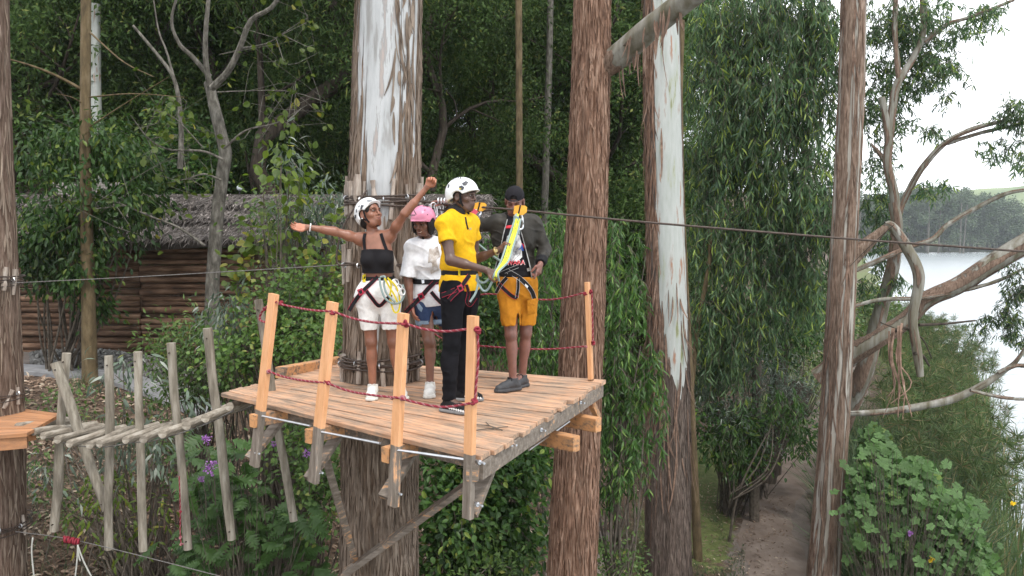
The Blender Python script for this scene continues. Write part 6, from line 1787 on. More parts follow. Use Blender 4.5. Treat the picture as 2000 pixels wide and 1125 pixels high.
def do_hand(S, w, dr, pn, thumb=1, curl=.35, sc=1.0, point=False, fan=.012):
    x = unit(dr); n = unit(pn - x * np.dot(pn, x)); s = np.cross(n, x) * thumb
    L = [.070, .078, .073, .056]
    kn = [w + sc * (x * b + s * o) for b, o in ((.088, .030), (.092, .010), (.088, -.010), (.080, -.028))]
    for q in kn: S.cone(w + sc * x * .012, q, .017 * sc, .0125 * sc, .014)
    for i in range(4):
        c = curl if not (point and i == 0) else .08
        p = kn[i]; a = c * .7; sp = (1.5 - i) * fan * 6
        for l, r0 in ((.46, .0098), (.30, .0090), (.24, .0080)):
            d = unit(x * math.cos(a) + n * math.sin(a) + s * sp * .25)
            e = p + d * l * L[i] * sc
            S.cone(p, e, r0 * sc, (r0 - .0009) * sc, .003)
            p = e; a += c * 1.15
    b0 = w + sc * (x * .028 + s * .020); d1 = unit(x * .62 + s * .66 + n * .35); b1 = b0 + sc * d1 * .040
    d2 = unit(x * .85 + s * (.35 - curl * .5) + n * (.25 + curl * .35)); b2 = b1 + sc * d2 * .030; b3 = b2 + sc * unit(d2 + n * curl * .3 - s * .2 * curl) * .026
    S.cone(b0, b1, .015 * sc, .0115 * sc, .012); S.cone(b1, b2, .0115 * sc, .010 * sc, .004); S.cone(b2, b3, .010 * sc, .0085 * sc, .004)
def do_torso(S, J, B_, inf=0.0, k=.05, top=True, female=False, low=True):
    l, f, u = B_.l, B_.f, B_.u
    M3 = [l, f, u]
    w = J['w']
    if top:
        S.ell(J['chest'] + u * .02, (w[0] + inf, w[1] + inf, .19 + inf), M3, k)
        S.cone(J['shR'] * .85 + J['shL'] * .15, J['shL'] * .85 + J['shR'] * .15, .052 + inf, None, .05)
        if female:
            for q in (-1, 1): S.ell(J['chest'] + l * q * .066 + f * (w[1] * .72) - u * .012, (.062 + inf, .052 + inf, .058 + inf), M3, .03)
    S.ell(J['waist'], (w[2] + inf, w[3] + inf, .15 + inf), M3, k)
    if low: S.ell(J['pelvis'], (w[4] + inf, w[5] + inf, .125 + inf), M3, k)
def lerp(a, b, t): return a + (b - a) * t

def person(key, label, J, H, B_, skin, spec, male=True, smile=0):
    """one continuous body"""
    base = (J['anR'] + J['anL']) / 2; base = V3(base[0], base[1], DZ)
    t = thing('person', base, label, 'person')
    pts = np.array([J[k] for k in J if k != 'w'] + [H.p(0, 0, .14), H.p(0, .12, 0), H.p(0, -.12, 0)] + [J['wrR'] + J['hdR'] * .2, J['wrL'] + J['hdL'] * .2])
    S = Solid(pts.min(0) - .13, pts.max(0) + .13, .0058)
    g = spec.get('g', 1.0)
    do_torso(S, J, B_, 0, .05, female=not male)
    nk = J['neck']
    S.cone(nk - B_.u * .03, H.p(0, -.032, -.045), .055 * g, (.052 if male else .043) * g, .012)
    for s in 'RL':
        S.cone(nk + B_.u * .012, J['sh' + s], .036 * g, .044 * g, .03)      # trapezius
        sh, el, wr = J['sh' + s], J['el' + s], J['wr' + s]
        S.ell(sh, (.056 * g, .056 * g, .060 * g), None, .03)
        S.cone(sh, el, .047 * g, .037 * g, .02); S.ell(lerp(sh, el, .45), (.045 * g,) * 3, None, .03)
        S.cone(el, wr, .037 * g, .0245 * g, .015); S.cone(el, lerp(el, wr, .4), .038 * g, .036 * g, .02)
        do_hand(S, wr, J['hd' + s], J['pn' + s], spec['th' + s], spec['cu' + s], spec.get('hs', .98), spec.get('pt' + s, False))
        hp, kn, an = J['hp' + s], J['kn' + s], J['an' + s]
        S.cone(hp, kn, .086 * g, .054 * g, .03); S.cone(kn, an, .050 * g, .033 * g, .02)
        S.ell(kn + B_.f * .012, (.047 * g, .047 * g, .055 * g), None, .02)
        S.ell(lerp(kn, an, .30) - B_.f * .022, (.048 * g, .050 * g, .10 * g), None, .03)
        S.cone(an, an + J['ft' + s] * .12 - V3(0, 0, .05), .034, .03, .02)
    do_head(S, H, male, smile)
    def tint(V):
        T = np.ones((len(V), 3))
        for s in 'RL':                                    # lighter palms
            d = (V - J['wr' + s]); a = d @ unit(J['hd' + s]); b = d @ unit(J['pn' + s])
            T = T * (1 + .7 * ((a > .03) & (a < .2) & (b > .006) & (np.linalg.norm(d, axis=1) < .2))[:, None] * V3(1, .9, .85))
            q = np.exp(-(np.linalg.norm(V - (J['kn' + s] + B_.f * .045), axis=1) / .05) ** 2)
            T = T * (1 - .28 * q[:, None])
        return head_tint(V, H, T, (1.12, .98, 1.0))
    body = solid_obj('body', S, skinmat('skin_' + key, skin), t, key + '_body', tint)
    return t, body
M['eye_white'] = plain('eye_white', (.46, .42, .39), rough=.2)
M['eye_dark'] = plain('eye_dark', (.012, .008, .006), rough=.12)
M['hair'] = noisy('hair_black', [(0.3, (.006, .005, .005)), (.7, (.022, .018, .017))], scale=60, rough=.6, bump=.8, bscale=90, dist=.006)
M['teeth'] = plain('teeth', (.72, .68, .60), rough=.25)
def face_bits(t, H, look=(0, 0), lids=False, teeth=False, brow=.9, smile=0.0, lip=(.10, .035, .03)):
    sc = H.sc
    for q in (-1, 1):
        if not lids:
            c = H.p(q * .031, .0800, .0080)
            v, f = ball((0, 0, 0), (1, 1, 1), 12, 8)
            r = np.array([.0122, .0062, .0046]) * sc
            o = add('eye', c + (v * r) @ np.array(H.M), f, M['eye_white'], t, smooth=True)
            v, f = ball((0, 0, 0), (1, 1, 1), 10, 6)
            W = H.p(q * .031 + look[0] * .005, .0845, .0082 + look[1] * .002) + (v * np.array([.0058, .0022, .0050]) * sc) @ np.array(H.M)
            add('iris', W, f, M['eye_dark'], o, smooth=True)
        P = [H.p(q * x, y, z) for x, y, z in ((.014, .0945, .026), (.030, .0915, .031), (.047, .079, .027))]
        v, f = tube(spline(P, 8), .0028 * sc * brow, 6)
        add('eyebrow', v, f, M['hair'], t, smooth=True)
        P = [H.p(q * x, y, z) for x, y, z in ((.017, .0835, .008), (.031, .0875, .0125 if not lids else .003), (.046, .077, .008))]
        v, f = tube(spline(P, 8), .0019 * sc, 5)
        add('eyelid', v, f, M['hair'], t, smooth=True)
        v, f = ball(H.p(q * .0085, .1015, -.0285), .0028 * sc, 6, 5); add('nostril', v, f, M['eye_dark'], t, smooth=True)
    w = .021 + .006 * smile; up = .006 * smile
    lm = plain('lip_skin', lip, rough=.4)
    R5 = np.array([.001, .0042, .0048, .0042, .001]) * sc
    X5 = np.array([-1, -.45, 0, .45, 1]) * w
    Y5 = np.array([.0785, .0905, .0945, .0905, .0785])
    gap = .0065 if teeth else .0
    for z5, k, nme in ((np.array([-.0505 + up, -.0475, -.0478, -.0475, -.0505 + up]) + gap * .4, 1.0, 'upper_lip'), (np.array([-.0520 + up, -.0585 - gap * .6, -.0605 - gap, -.0585 - gap * .6, -.0520 + up]), 1.2, 'lower_lip')):
        R = np.interp(np.linspace(0, 4, 17), range(5), R5 * k)
        v, f = tube(spline([H.p(x, y, z) for x, y, z in zip(X5, Y5, z5)], 17), R, 7); add(nme, v, f, lm, t, smooth=True)
    if teeth:
        P = [H.p(x, .0935 - 20 * x * x, -.0545 + 14 * x * x) for x in np.linspace(-.021, .021, 9)]
        v, f = ribbon(np.array(P), np.repeat(H.f[None], 9, 0), .0105 * sc * np.array([.3, .7, .95, 1, 1, 1, .95, .7, .3]), .003)
        add('teeth', v, f, M['teeth'], t)
    else:
        v, f = tube(spline([H.p(x, y + .0035, z) for x, y, z in zip(X5 * 1.08, Y5, np.array([-.0505 + up, -.0530, -.0537, -.0530, -.0505 + up]))], 14), .0013 * sc, 5); add('mouth_line', v, f, M['eye_dark'], t, smooth=True)
def shoe(name, t, an, ft, mat, solemat, L=.265, chunky=1.0, collar=.045, lace=None):
    f = unit(V3(ft[0], ft[1], 0)); s = V3(-f[1], f[0], 0)
    heel = V3(an[0], an[1], DZ) - f * .055
    toe = heel + f * (L - .08)
    lo, hi = np.minimum(heel, toe) - .12, np.maximum(heel, toe) + V3(.12, .12, .22)
    def outline(S, inf, z, r):
        S.path([heel + V3(0, 0, z) + f * .01, heel + f * .09 + V3(0, 0, z), heel + f * .165 + s * .004 + V3(0, 0, z), toe + V3(0, 0, z)], [.036 + inf, .035 + inf, .043 + inf, .036 + inf], .02)
    S = Solid(lo, hi, .0055)
    S.path([heel + f * .015 + V3(0, 0, .045), heel + f * .09 + V3(0, 0, .05), heel + f * .15 + V3(0, 0, .042), toe + V3(0, 0, .034)], [.038, .037, .042, .033], .02)
    S.cone(heel + f * .10 + V3(0, 0, .07), V3(an[0], an[1], DZ + .07) , .034, .040, .025)
    S.cone(V3(an[0], an[1], DZ + .07), V3(an[0], an[1], DZ + .07 + collar) + (f * -.004), .041, .044, .02, flat=True)
    S.cut(V3(0, 0, DZ + .018), V3(0, 0, -1))
    o = solid_obj(name, S, mat, t)
    S = Solid(lo - V3(0, 0, .0), hi, .0055)
    outline(S, .006 * chunky, .012, 0)
    S.cut(V3(0, 0, DZ + .003), V3(0, 0, -1)); S.cut(V3(0, 0, DZ + .026 * chunky), V3(0, 0, 1))
    solid_obj('sole', S, solemat, o)
    if lace is not None:
        mb = MB()
        for k in range(4):
            c = heel + f * (.105 + .022 * k) + V3(0, 0, .094 - .010 * k)
            mb.put(*tube([c - s * .026 - V3(0, 0, .008), c + V3(0, 0, .006), c + s * .026 - V3(0, 0, .008)], .0045, 5))
        c = heel + f * .095 + V3(0, 0, .105)
        mb.put(*torus(c + s * .018, unit(f + s * .4), .018, .004, 10, 5)); mb.put(*torus(c - s * .018, unit(f - s * .4), .018, .004, 10, 5))
        add('laces', *mb.data(), lace, o, smooth=True)
    return o
def helmet(t, H, mat, key, big=1.0, tilt=0.0, ear=.046):
    """a dome worn on the head H, tipped back by tilt; the rim rises over the ears and falls at the nape"""
    G = Frame(H.o, H.f + H.u * tilt, H.u, H.sc)
    c = G.p(0, -.012, .034)
    m = .20 * big * H.sc
    S = Solid(c - m, c + m, .0046)
    q = H.sc * big
    S.ell(c, np.array([.097, .123, .106]) * q, G.M, .01)
    S.ell(G.p(0, -.050, .000), np.array([.080, .078, .085]) * q, G.M, .03)
    S.ell(G.p(0, .086, .040), np.array([.066, .046, .011]) * q, G.M, .012)
    S.cut(G.p(0, .10, .034), -G.u + G.f * .33, .004)
    for e in (-1, 1): S.ell(H.p(e * .10, .002, -.012), np.array([.045, ear, .048]) * H.sc, H.M, .008, 's')
    S.ell(G.p(0, -.012, .028), np.array([.084, .108, .094]) * q, G.M, .004, 's')
    S.ell(G.p(0, .06, -.030), np.array([.074, .10, .068]) * q, G.M, .004, 's')
    return solid_obj('helmet', S, mat, t, key + '_helmet')
def chinstrap(t, H, mat):
    for q in (-1, 1):
        P = [H.p(q * .082, .020, .035), H.p(q * .078, .020, -.020), H.p(q * .064, .028, -.065), H.p(q * .030, .052, -.105), H.p(0, .060, -.112)]
        P = spline(P, 18)
        nn = np.array([unit((p - H.p(0, 0, -.03))) for p in P])
        v, f = ribbon(P, nn, .014 * H.sc, .003); add('chin_strap', v, f, mat, t)
        P = [H.p(q * .083, -.055, .025), H.p(q * .078, -.025, -.022), H.p(q * .070, .016, -.055)]
        P = spline(P, 10); nn = np.array([unit((p - H.p(0, -.02, -.03))) for p in P])
        v, f = ribbon(P, nn, .012 * H.sc, .003); add('chin_strap', v, f, mat, t)
# ------------------------------------------------------------------ the four people on the deck
M['tee_white'] = cloth('white_cotton', (.70, .71, .74)); M['denim_white'] = cloth('white_denim', (.72, .71, .69))
M['top_black'] = cloth('black_knit', (.012, .011, .013)); M['denim_blue'] = noisy('blue_denim', [(.3, (.018, .030, .075)), (.6, (.035, .06, .135)), (.75, (.09, .13, .22))], scale=9, rough=.9, bump=.3, bscale=200, dist=.002)
M['denim_pale'] = cloth('denim_cuff', (.22, .29, .38)); M['polo'] = cloth('yellow_pique', (.68, .385, .010)); M['collar'] = cloth('black_collar', (.018, .016, .016))
M['jeans'] = noisy('black_jeans', [(.3, (.005, .005, .006)), (.7, (.014, .014, .017))], scale=10, rough=.95, bump=.3, bscale=200, dist=.002, spec=.1)
M['mustard'] = cloth('mustard_twill', (.45, .178, .014)); M['leather'] = noisy('charcoal_leather', [(.3, (.015, .013, .010)), (.6, (.036, .032, .026)), (.8, (.075, .068, .055))], scale=11, rough=.55, bump=.5, bscale=40, dist=.004, spec=.25)
M['tee_black'] = cloth('black_cotton', (.012, .011, .014)); M['web'] = cloth('black_webbing', (.014, .014, .016), scale=150); M['web_red'] = plain('red_buckle', (.36, .012, .04), rough=.5)
M['web_yellow'] = cloth('yellow_webbing', (.62, .50, .03)); M['web_lime'] = cloth('lime_sling', (.66, .70, .06)); M['rope_grey'] = plain('grey_lanyard', (.24, .31, .30), rough=.7)
M['stitch'] = plain('pale_stitch', (.40, .40, .40), rough=.8); M['shell_white'] = plain('helmet_white', (.76, .77, .78), rough=.28, var=.04); M['shell_pink'] = plain('helmet_pink', (.68, .24, .36), rough=.3, var=.05)
M['dark_plastic'] = plain('dark_plastic', (.05, .05, .06), rough=.4); M['shoe_white'] = plain('white_leather', (.68, .67, .63), rough=.5); M['shoe_black'] = cloth('black_mesh', (.014, .014, .015)); M['shoe_grey'] = plain('dark_grey_leather', (.045, .047, .052), rough=.6)
M['sole_white'] = plain('white_sole', (.62, .60, .55), rough=.6); M['sole_grey'] = plain('grey_sole', (.20, .20, .20), rough=.6); M['sole_dark'] = plain('dark_sole', (.05, .05, .053), rough=.6)
M['ink_grey'] = noisy('print_grey', [(.35, (.12, .12, .13)), (.5, (.42, .42, .43)), (.65, (.70, .70, .70))], scale=22, rough=.8); M['ink_sketch'] = noisy('print_sketch', [(.35, (.22, .18, .15)), (.5, (.45, .40, .36)), (.68, (.66, .65, .65))], scale=16, rough=.8)
M['ink_red'] = plain('print_red', (.62, .03, .05)); M['ink_white'] = plain('print_white', (.72, .72, .72)); M['ink_blue'] = plain('print_blue', (.03, .09, .40)); M['gold'] = plain('watch_gold', (.42, .32, .14), rough=.3, metal=.8)
M['pulley'] = plain('pulley_orange', (.72, .36, .035), rough=.35); M['alloy'] = plain('bright_alloy', (.72, .73, .75), rough=.28, metal=.85)
def folds(amp, seed, sx=9, sz=4, dirv=(0, 0, 1)):
    def fn(X, Y, Z):
        w = .35 * vnoise(X * 5, Y * 5, Z * 4, seed)
        a = vnoise(X * sx + w * 3, Y * sx, Z * sz + w * 4, seed + 1)
        b = 1 - 2 * np.abs(vnoise(X * sx * 1.3 + w * 2, Y * sx * 1.3, Z * sz * 2.6 + X * 5, seed + 2))
        return amp * (.6 * a - .55 * np.maximum(b, 0) ** 2 * 1.2 + .15)
    return fn
def bounds(P, m): P = np.array(P); return P.min(0) - m, P.max(0) + m
def leg_garment(J, B_, hems, inf=.014, vox=.0065, waist_z=None, wr=None, rT=.086, rK=.056, rA=.036, hem_r=None, full=False, fold=(.006, 1), k=.03):
    P = [J[q] for q in ('hpR', 'hpL', 'knR', 'knL', 'anR', 'anL', 'pelvis', 'waist')]
    lo, hi = bounds(P, .24)
    S = Solid(lo, hi, vox)
    w = J['w']
    S.ell(J['pelvis'], (w[4] + inf, w[5] + inf, .135 + inf), [B_.l, B_.f, B_.u], .04)
    S.ell(J['pelvis'] + B_.u * .06, (w[2] + inf + .01, w[3] + inf + .008, .13), [B_.l, B_.f, B_.u], .05)
    for s in 'RL':
        hp, kn, an = J['hp' + s], J['kn' + s], J['an' + s]
        if full:
            S.cone(hp, kn, rT + inf, rK + inf, k); S.cone(kn, an, rK + inf, rA + inf, .02, flat=True)
            S.ell(lerp(kn, an, .3) - B_.f * .02, (.05 + inf, .052 + inf, .10), None, .03)
        else:
            e = hems[s]
            S.cone(hp, e, rT + inf, hem_r, k, flat=True)
            d = unit(e - hp)
            S.cone(e - d * .035, e + d * .02, hem_r - .018, hem_r - .018, .003, 's')
    if fold: S.wrinkle(folds(fold[0], fold[1], 10, 5))
    if not full:
        mid_ = (hems['R'] + hems['L']) / 2
        S.ell(mid_ - V3(0, 0, .01), (.015, .30, .135), [B_.l, B_.f, B_.u], .014, 's')
    S.cut(V3(*(J['waist'] if waist_z is None else V3(0, 0, waist_z))), B_.u)
    return S
def tubeline(name, pts, r, mat, parent, n=26, sides=7):
    v, f = tube(spline([at(*p) for p in pts], n), r, sides)
    return add(name, v, f, mat, parent, smooth=True)
def edged(name, pts, w, keys, parent, edge=None, off=.004):
    """harness webbing with a coloured or stitched edge"""
    o = strap(name, pts, w, keys, M['web'], parent, off)
    if o is not None and edge is not None:
        for q in (-1, 1):
            p2 = []
            for i, (u, v) in enumerate(pts):
                a, b_ = pts[max(i - 1, 0)], pts[min(i + 1, len(pts) - 1)]
                t_ = unit(np.array([b_[0] - a[0], b_[1] - a[1]], float)); nn = np.array([-t_[1], t_[0]])
                p2.append((u + nn[0] * q * w * 115, v + nn[1] * q * w * 115))
            strap('edging', p2, .0032, keys, edge, o, off + .004, .002)
    return o
def buckle(pts, keys, parent, mat='web_red'):
    u, v = pts
    patch('buckle', [(u - 7, v - 4), (u + 3, v - 8), (u + 8, v + 3), (u - 2, v + 8)], keys, M[mat], parent, .014, 3)
    patch('buckle_bar', [(u - 4, v - 2), (u + 2, v - 4), (u + 4, v + 2), (u - 1, v + 4)], keys, M['web'], parent, .017, 3)

# ---- woman in a black top, arms flung wide
d = 6.62
B1 = Frame((0, 0, 0), (.10, -1, 0))
J1 = dict(neck=at(735, 462, d), chest=at(737, 505, d), waist=at(739, 541, d), pelvis=at(739, 574, d), w=(.132, .098, .118, .092, .180, .120),
          shR=at(703, 467, d), elR=at(653, 452, d - .07), wrR=at(603, 444, d - .12), shL=at(762, 461, d), elL=at(791, 417, d - .12), wrL=at(832, 368, d - .10),
          hdR=at(560, 443, d - .14) - at(603, 444, d - .12), hdL=at(846, 342, d - .12) - at(832, 368, d - .10), pnR=V3(.1, -.75, .5), pnL=V3(.3, -.8, -.3),
          hpR=at(719, 582, d), hpL=at(761, 582, d), knR=at(725, 668, d), knL=at(768, 668, d + .02), anR=at(728, 759, d + .02), anL=at(782, 758, d + .05), ftR=V3(.05, -1, 0), ftL=V3(.3, -1, 0))
H1 = Frame(at(723, 418, d - .02), (.78, -.60, .22), (-.06, 0, 1), 1.02)
t1, b1 = person('one', 'woman in black crop top and white shorts with both arms flung wide', J1, H1, B1, (.25, .108, .067),
                dict(g=.90, thR=1, thL=-1, cuR=.42, cuL=1.15, hs=.94), male=False, smile=.4)
face_bits(t1, H1, look=(-.3, .3), smile=.5, lip=(.16, .055, .045))
S = Solid(*bounds([J1['chest'], J1['waist'], J1['neck'], J1['shR'] , J1['shL']], .17), .0058)
do_torso(S, J1, B1, .009, .05, female=True, low=False)
S.wrinkle(lambda X, Y, Z: .0035 * np.sin(Z * 330) * sstep(at(0, 512, d)[2], at(0, 516, d)[2], -Z * -1) * 0 + .0025 * vnoise(X * 30, Y * 30, Z * 14, 5))
S.cut(at(0, 486, d - .1), unit(V3(0, .20, 1))); S.cut(at(0, 533, d), V3(0, 0, -1))
for q in (-1, 1): S.cut(J1['chest'] + B1.l * q * .138, unit(B1.l * q + V3(0, 0, .12)))
solid_obj('crop_top', S, M['top_black'], t1, 'w1_top')
K = ['one_body', 'w1_top']
for pts in ([(713, 492), (712, 480), (711, 468), (713, 456)], [(755, 489), (751, 478), (747, 466), (744, 456)]): strap('top_strap', pts, .026, ['one_body'], M['top_black'], t1, .005, .004, 12)
zt, zb2 = at(0, 486, d - .1)[2], at(0, 533, d)[2]
for z_, nm in ((zb2 + .004, 'hem_trim'),): ring(nm, ['w1_top'], V3(J1['waist'][0], J1['waist'][1], z_ + .004), .010, M['top_black'], t1, .002)
S = leg_garment(J1, B1, {'R': at(723, 643, d), 'L': at(762, 641, d)}, .012, .0062, at(0, 541, d)[2], None, .094, hem_r=.080, fold=(.008, 21))
solid_obj('shorts', S, M['denim_white'], t1, 'w1_short')
K = ['w1_short', 'one_body']
hn = ring('harness', ['w1_short', 'one_body', 'w1_top'], V3(J1['waist'][0], J1['waist'][1], at(0, 544, d)[2]), .040, M['web'], t1, .004)
edged('leg_strap', [(738, 540), (722, 556), (706, 572), (692, 590), (682, 607)], .034, K, hn, M['web_red'])
edged('leg_strap', [(714, 566), (726, 582), (740, 597), (752, 588), (764, 575)], .030, K, hn, M['web_red'])
buckle((704, 570), K, hn); patch('yellow_tab', [(708, 537), (714, 535), (714, 551), (708, 551)], K, M['web_yellow'], hn, .012, 3)
f_ = d - .20
tubeline('lanyard', [(741, 543, f_), (744, 562, f_ - .02), (752, 582, f_ - .03), (768, 593, f_ - .03), (784, 588, f_), (790, 572, f_ + .03), (786, 556, f_ + .03)], .009, M['rope_grey'], hn)
tubeline('lanyard', [(743, 541, f_), (752, 541, f_ - .02), (750, 556, f_ - .03), (756, 574, f_ - .04), (772, 590, f_ - .04)], .009, M['rope_grey'], hn)
for pts in ([(751, 543), (760, 560), (770, 576), (776, 590)], [(757, 542), (764, 556), (762, 580), (768, 606), (776, 610), (781, 596), (779, 570)], [(760, 545), (772, 558), (780, 575)]):
    P = spline([at(u, v, f_ - .05 + .01 * k) for k, (u, v) in enumerate(pts)], 18)
    v_, fc = ribbon(P, np.repeat(unit(V3(.2, -1, .1))[None], 18, 0), .014, .004); add('sling', v_, fc, M['web_yellow'], hn)
for c in ((779, 562), (785, 570), (772, 552)): add('carabiner', *torus(at(*c, f_ - .02), V3(.6, -1, .2), .028, .006, 14, 6), M['alloy'], hn, smooth=True)
helm = helmet(t1, H1, M['shell_white'], 'one', 1.03, .42); chinstrap(t1, H1, M['web'])
HK = ['one_helmet']
for pg in ([(705, 400), (711, 401), (707, 413), (703, 410)], [(704, 416), (711, 413), (716, 418), (707, 425), (703, 421)], [(695, 410), (697, 407), (697, 414), (695, 416)], [(693, 420), (696, 419), (695, 426), (693, 428)], [(700, 402), (702, 400), (702, 404), (700, 405)], [(716, 391), (727, 391), (727, 393), (716, 393)]):
    patch('helmet_mark', pg, HK, M['dark_plastic'], helm, .003, 3)
patch('helmet_tab', [(708, 418), (712, 416), (713, 419), (709, 421)], HK, M['web_yellow'], helm, .005, 3)
S = Solid(H1.o - .15, H1.o + .15, .006)
S.ell(H1.p(0, -.055, -.015), (.070, .062, .085), H1.M, .02); S.ell(H1.p(0, -.012, .036), (.079, .098, .087), H1.M, .02); S.ell(H1.p(0, -.070, -.050), (.055, .045, .060), H1.M, .03); S.cut(H1.p(0, .045, 0), H1.f * 1 + H1.u * -.35); 
for q in (-1, 1): S.ell(H1.p(q * .08, .0, -.01), (.03, .030, .045), H1.M, .01, 's')
solid_obj('hair', S, M['hair'], t1)
a0 = J1['wrR'] + unit(J1['elR'] - J1['wrR']) * .012
mb = MB()
for a in np.linspace(0, 2 * math.pi, 14, endpoint=False):
    ax_ = unit(J1['elR'] - J1['wrR']); x_ = unit(np.cross(ax_, V3(0, 0, 1))); y_ = np.cross(ax_, x_)
    mb.put(*ball(a0 + (x_ * math.cos(a) + y_ * math.sin(a)) * .030, .0065, 6, 4))
add('bracelet', *mb.data(), M['ink_white'], t1, smooth=True)
add('earring', *ball(H1.p(-.088, -.010, -.034), .006, 6, 5), M['ink_white'], t1, smooth=True)
shoe('shoe', t1, J1['anR'], J1['ftR'], M['shoe_white'], M['sole_white'], .255, lace=M['shoe_white']); shoe('shoe', t1, J1['anL'], J1['ftL'], M['shoe_white'], M['sole_white'], .255, lace=M['shoe_white'])

# ---- girl in a pink helmet
d = 6.86
B2 = Frame((0, 0, 0), (-.22, -1, 0))
J2 = dict(neck=at(832, 470, d), chest=at(836, 510, d), waist=at(841, 556, d), pelvis=at(843, 585, d), w=(.148, .108, .135, .105, .170, .118),
          shR=at(805, 483, d - .05), elR=at(797, 541, d - .07), wrR=at(803, 596, d - .12), shL=at(868, 480, d + .05), elL=at(880, 536, d + .08), wrL=at(876, 586, d + .02),
          hdR=at(812, 632, d - .15) - at(803, 596, d - .12), hdL=at(874, 620, d) - at(876, 586, d + .02), pnR=V3(.8, .2, 0), pnL=V3(-1, .1, 0),
          hpR=at(826, 596, d - .03), hpL=at(861, 596, d + .04), knR=at(839, 668, d - .10), knL=at(876, 664, d + .13), anR=at(840, 752, d - .12), anL=at(888, 741, d + .17), ftR=V3(0, -1, 0), ftL=V3(.15, -1, 0))
H2 = Frame(at(826, 434, d - .07), (-.33, -.86, -.40), (-.10, -.3, 1), .98)
t2, b2 = person('two', 'girl in pink helmet, white T-shirt and denim shorts, smiling with head bowed', J2, H2, B2, (.185, .083, .054), dict(g=.92, thR=1, thL=-1, cuR=.35, cuL=.4, hs=.94), male=False, smile=1.0)
face_bits(t2, H2, look=(.2, -.4), teeth=True, smile=1.0, lip=(.13, .045, .038))
S = Solid(*bounds([J2[k] for k in ('chest', 'waist', 'pelvis', 'neck', 'shR', 'shL', 'elR', 'elL')], .19), .0066)
do_torso(S, J2, B2, .018, .05, female=True)
S.ell(J2['pelvis'] + V3(0, 0, .02), (.162, .128, .17), [B2.l, B2.f, B2.u], .05)
for s in 'RL':
    S.ell(J2['sh' + s], (.066, .070, .068), None, .04); S.cone(J2['neck'] - V3(0, 0, .02), J2['sh' + s], .056, .060, .04)
    S.cone(J2['sh' + s], lerp(J2['sh' + s], J2['el' + s], 1.0), .062, .076, .014, flat=True)
    e = lerp(J2['sh' + s], J2['el' + s], 1.0); dd = unit(e - J2['sh' + s]); S.cone(e - dd * .03, e + dd * .03, .054, .056, .003, 's')
S.wrinkle(folds(.010, 41, 7, 5))
S.ell(J2['neck'] + B2.f * .03 + V3(0, 0, .055), (.066, .085, .050), None, .006, 's')
zc = at(0, 578, d)[2]; S.cut(V3(0, 0, zc), V3(.12, 0, -1))
solid_obj('t_shirt', S, M['tee_white'], t2, 'g2_tee')
S = leg_garment(J2, B2, {'R': at(833, 632, d - .06), 'L': at(870, 631, d + .08)}, .010, .0062, at(0, 560, d)[2], None, .086, hem_r=.080, fold=(.005, 43))
so = solid_obj('shorts', S, M['denim_blue'], t2, 'g2_short')
for s, c in (('R', at(833, 629, d - .06)), ('L', at(870, 628, d + .08))): ring('cuff', ['g2_short'], c + V3(0, 0, .004), .030, M['denim_pale'], so, .002)
K = ['g2_tee', 'g2_short', 'two_body']
patch('torn_patch', [(812, 594), (818, 592), (826, 602), (823, 610), (817, 604)], ['g2_short'], M['denim_pale'], so, .003, 3)
patch('sketch_print', [(838, 486), (855, 481), (860, 500), (858, 528), (842, 535), (836, 512)], ['g2_tee'], M['ink_sketch'], t2, .003, 7)
hn = ring('harness', ['g2_tee', 'g2_short'], V3(J2['waist'][0], J2['waist'][1], at(0, 549, d)[2]), .044, M['web'], t2, .004)
edged('leg_strap', [(852, 548), (838, 562), (822, 580), (806, 596), (792, 610)], .036, K, hn, M['web_red'])
edged('leg_strap', [(842, 570), (852, 582), (862, 592)], .030, K, hn, M['web_red'])
buckle((822, 579), K, hn); patch('yellow_tab', [(823, 544), (828, 543), (829, 553), (824, 554)], K, M['alloy'], hn, .012, 3)
S = Solid(H2.o - .2, H2.o + .2, .006)
S.ell(H2.p(0, -.035, .0), (.096, .085, .120), H2.M, .02); 
for q in (-1, 1): S.ell(H2.p(q * .072, .012, -.030), (.024, .052, .085), H2.M, .03)
S.ell(H2.p(0, .095, -.02), (.068, .090, .12), H2.M, .01, 's'); S.wrinkle(lambda X, Y, Z: .004 * vnoise(X * 60, Y * 60, Z * 12, 3))
S.cut(H2.p(0, 0, -.115), -H2.u)
solid_obj('hair', S, M['hair'], t2)
helm = helmet(t2, H2, M['shell_pink'], 'two', 1.06, .12); chinstrap(t2, H2, M['web'])
HK = ['two_helmet']
mk = [[(806, 406), (802, 418)], [(806, 406), (813, 419)], [(800, 420), (811, 420)]]
for a, b_ in mk: strap('helmet_mark', [a, ((a[0] + b_[0]) / 2, (a[1] + b_[1]) / 2), b_], .007, HK, M['dark_plastic'], helm, .003, .001)
for pg in ([(829, 409), (831, 409), (831, 411), (829, 411)], [(834, 418), (836, 418), (836, 420), (834, 420)], [(826, 401), (838, 401), (838, 403), (826, 403)]): patch('helmet_mark', pg, HK, M['dark_plastic'], helm, .003, 3)
add('strap_end', *tube(spline([H2.p(.005, .062, -.115), H2.p(.01, .066, -.15), H2.p(.012, .062, -.178)], 6), [.006, .008, .012, .014, .012, .008], 6), M['web'], t2, smooth=True)
shoe('shoe', t2, J2['anR'], J2['ftR'], M['shoe_white'], M['sole_white'], .255, 1.3, lace=M['shoe_white']); shoe('shoe', t2, J2['anL'], J2['ftL'], M['shoe_white'], M['sole_white'], .255, 1.3, lace=M['shoe_white'])

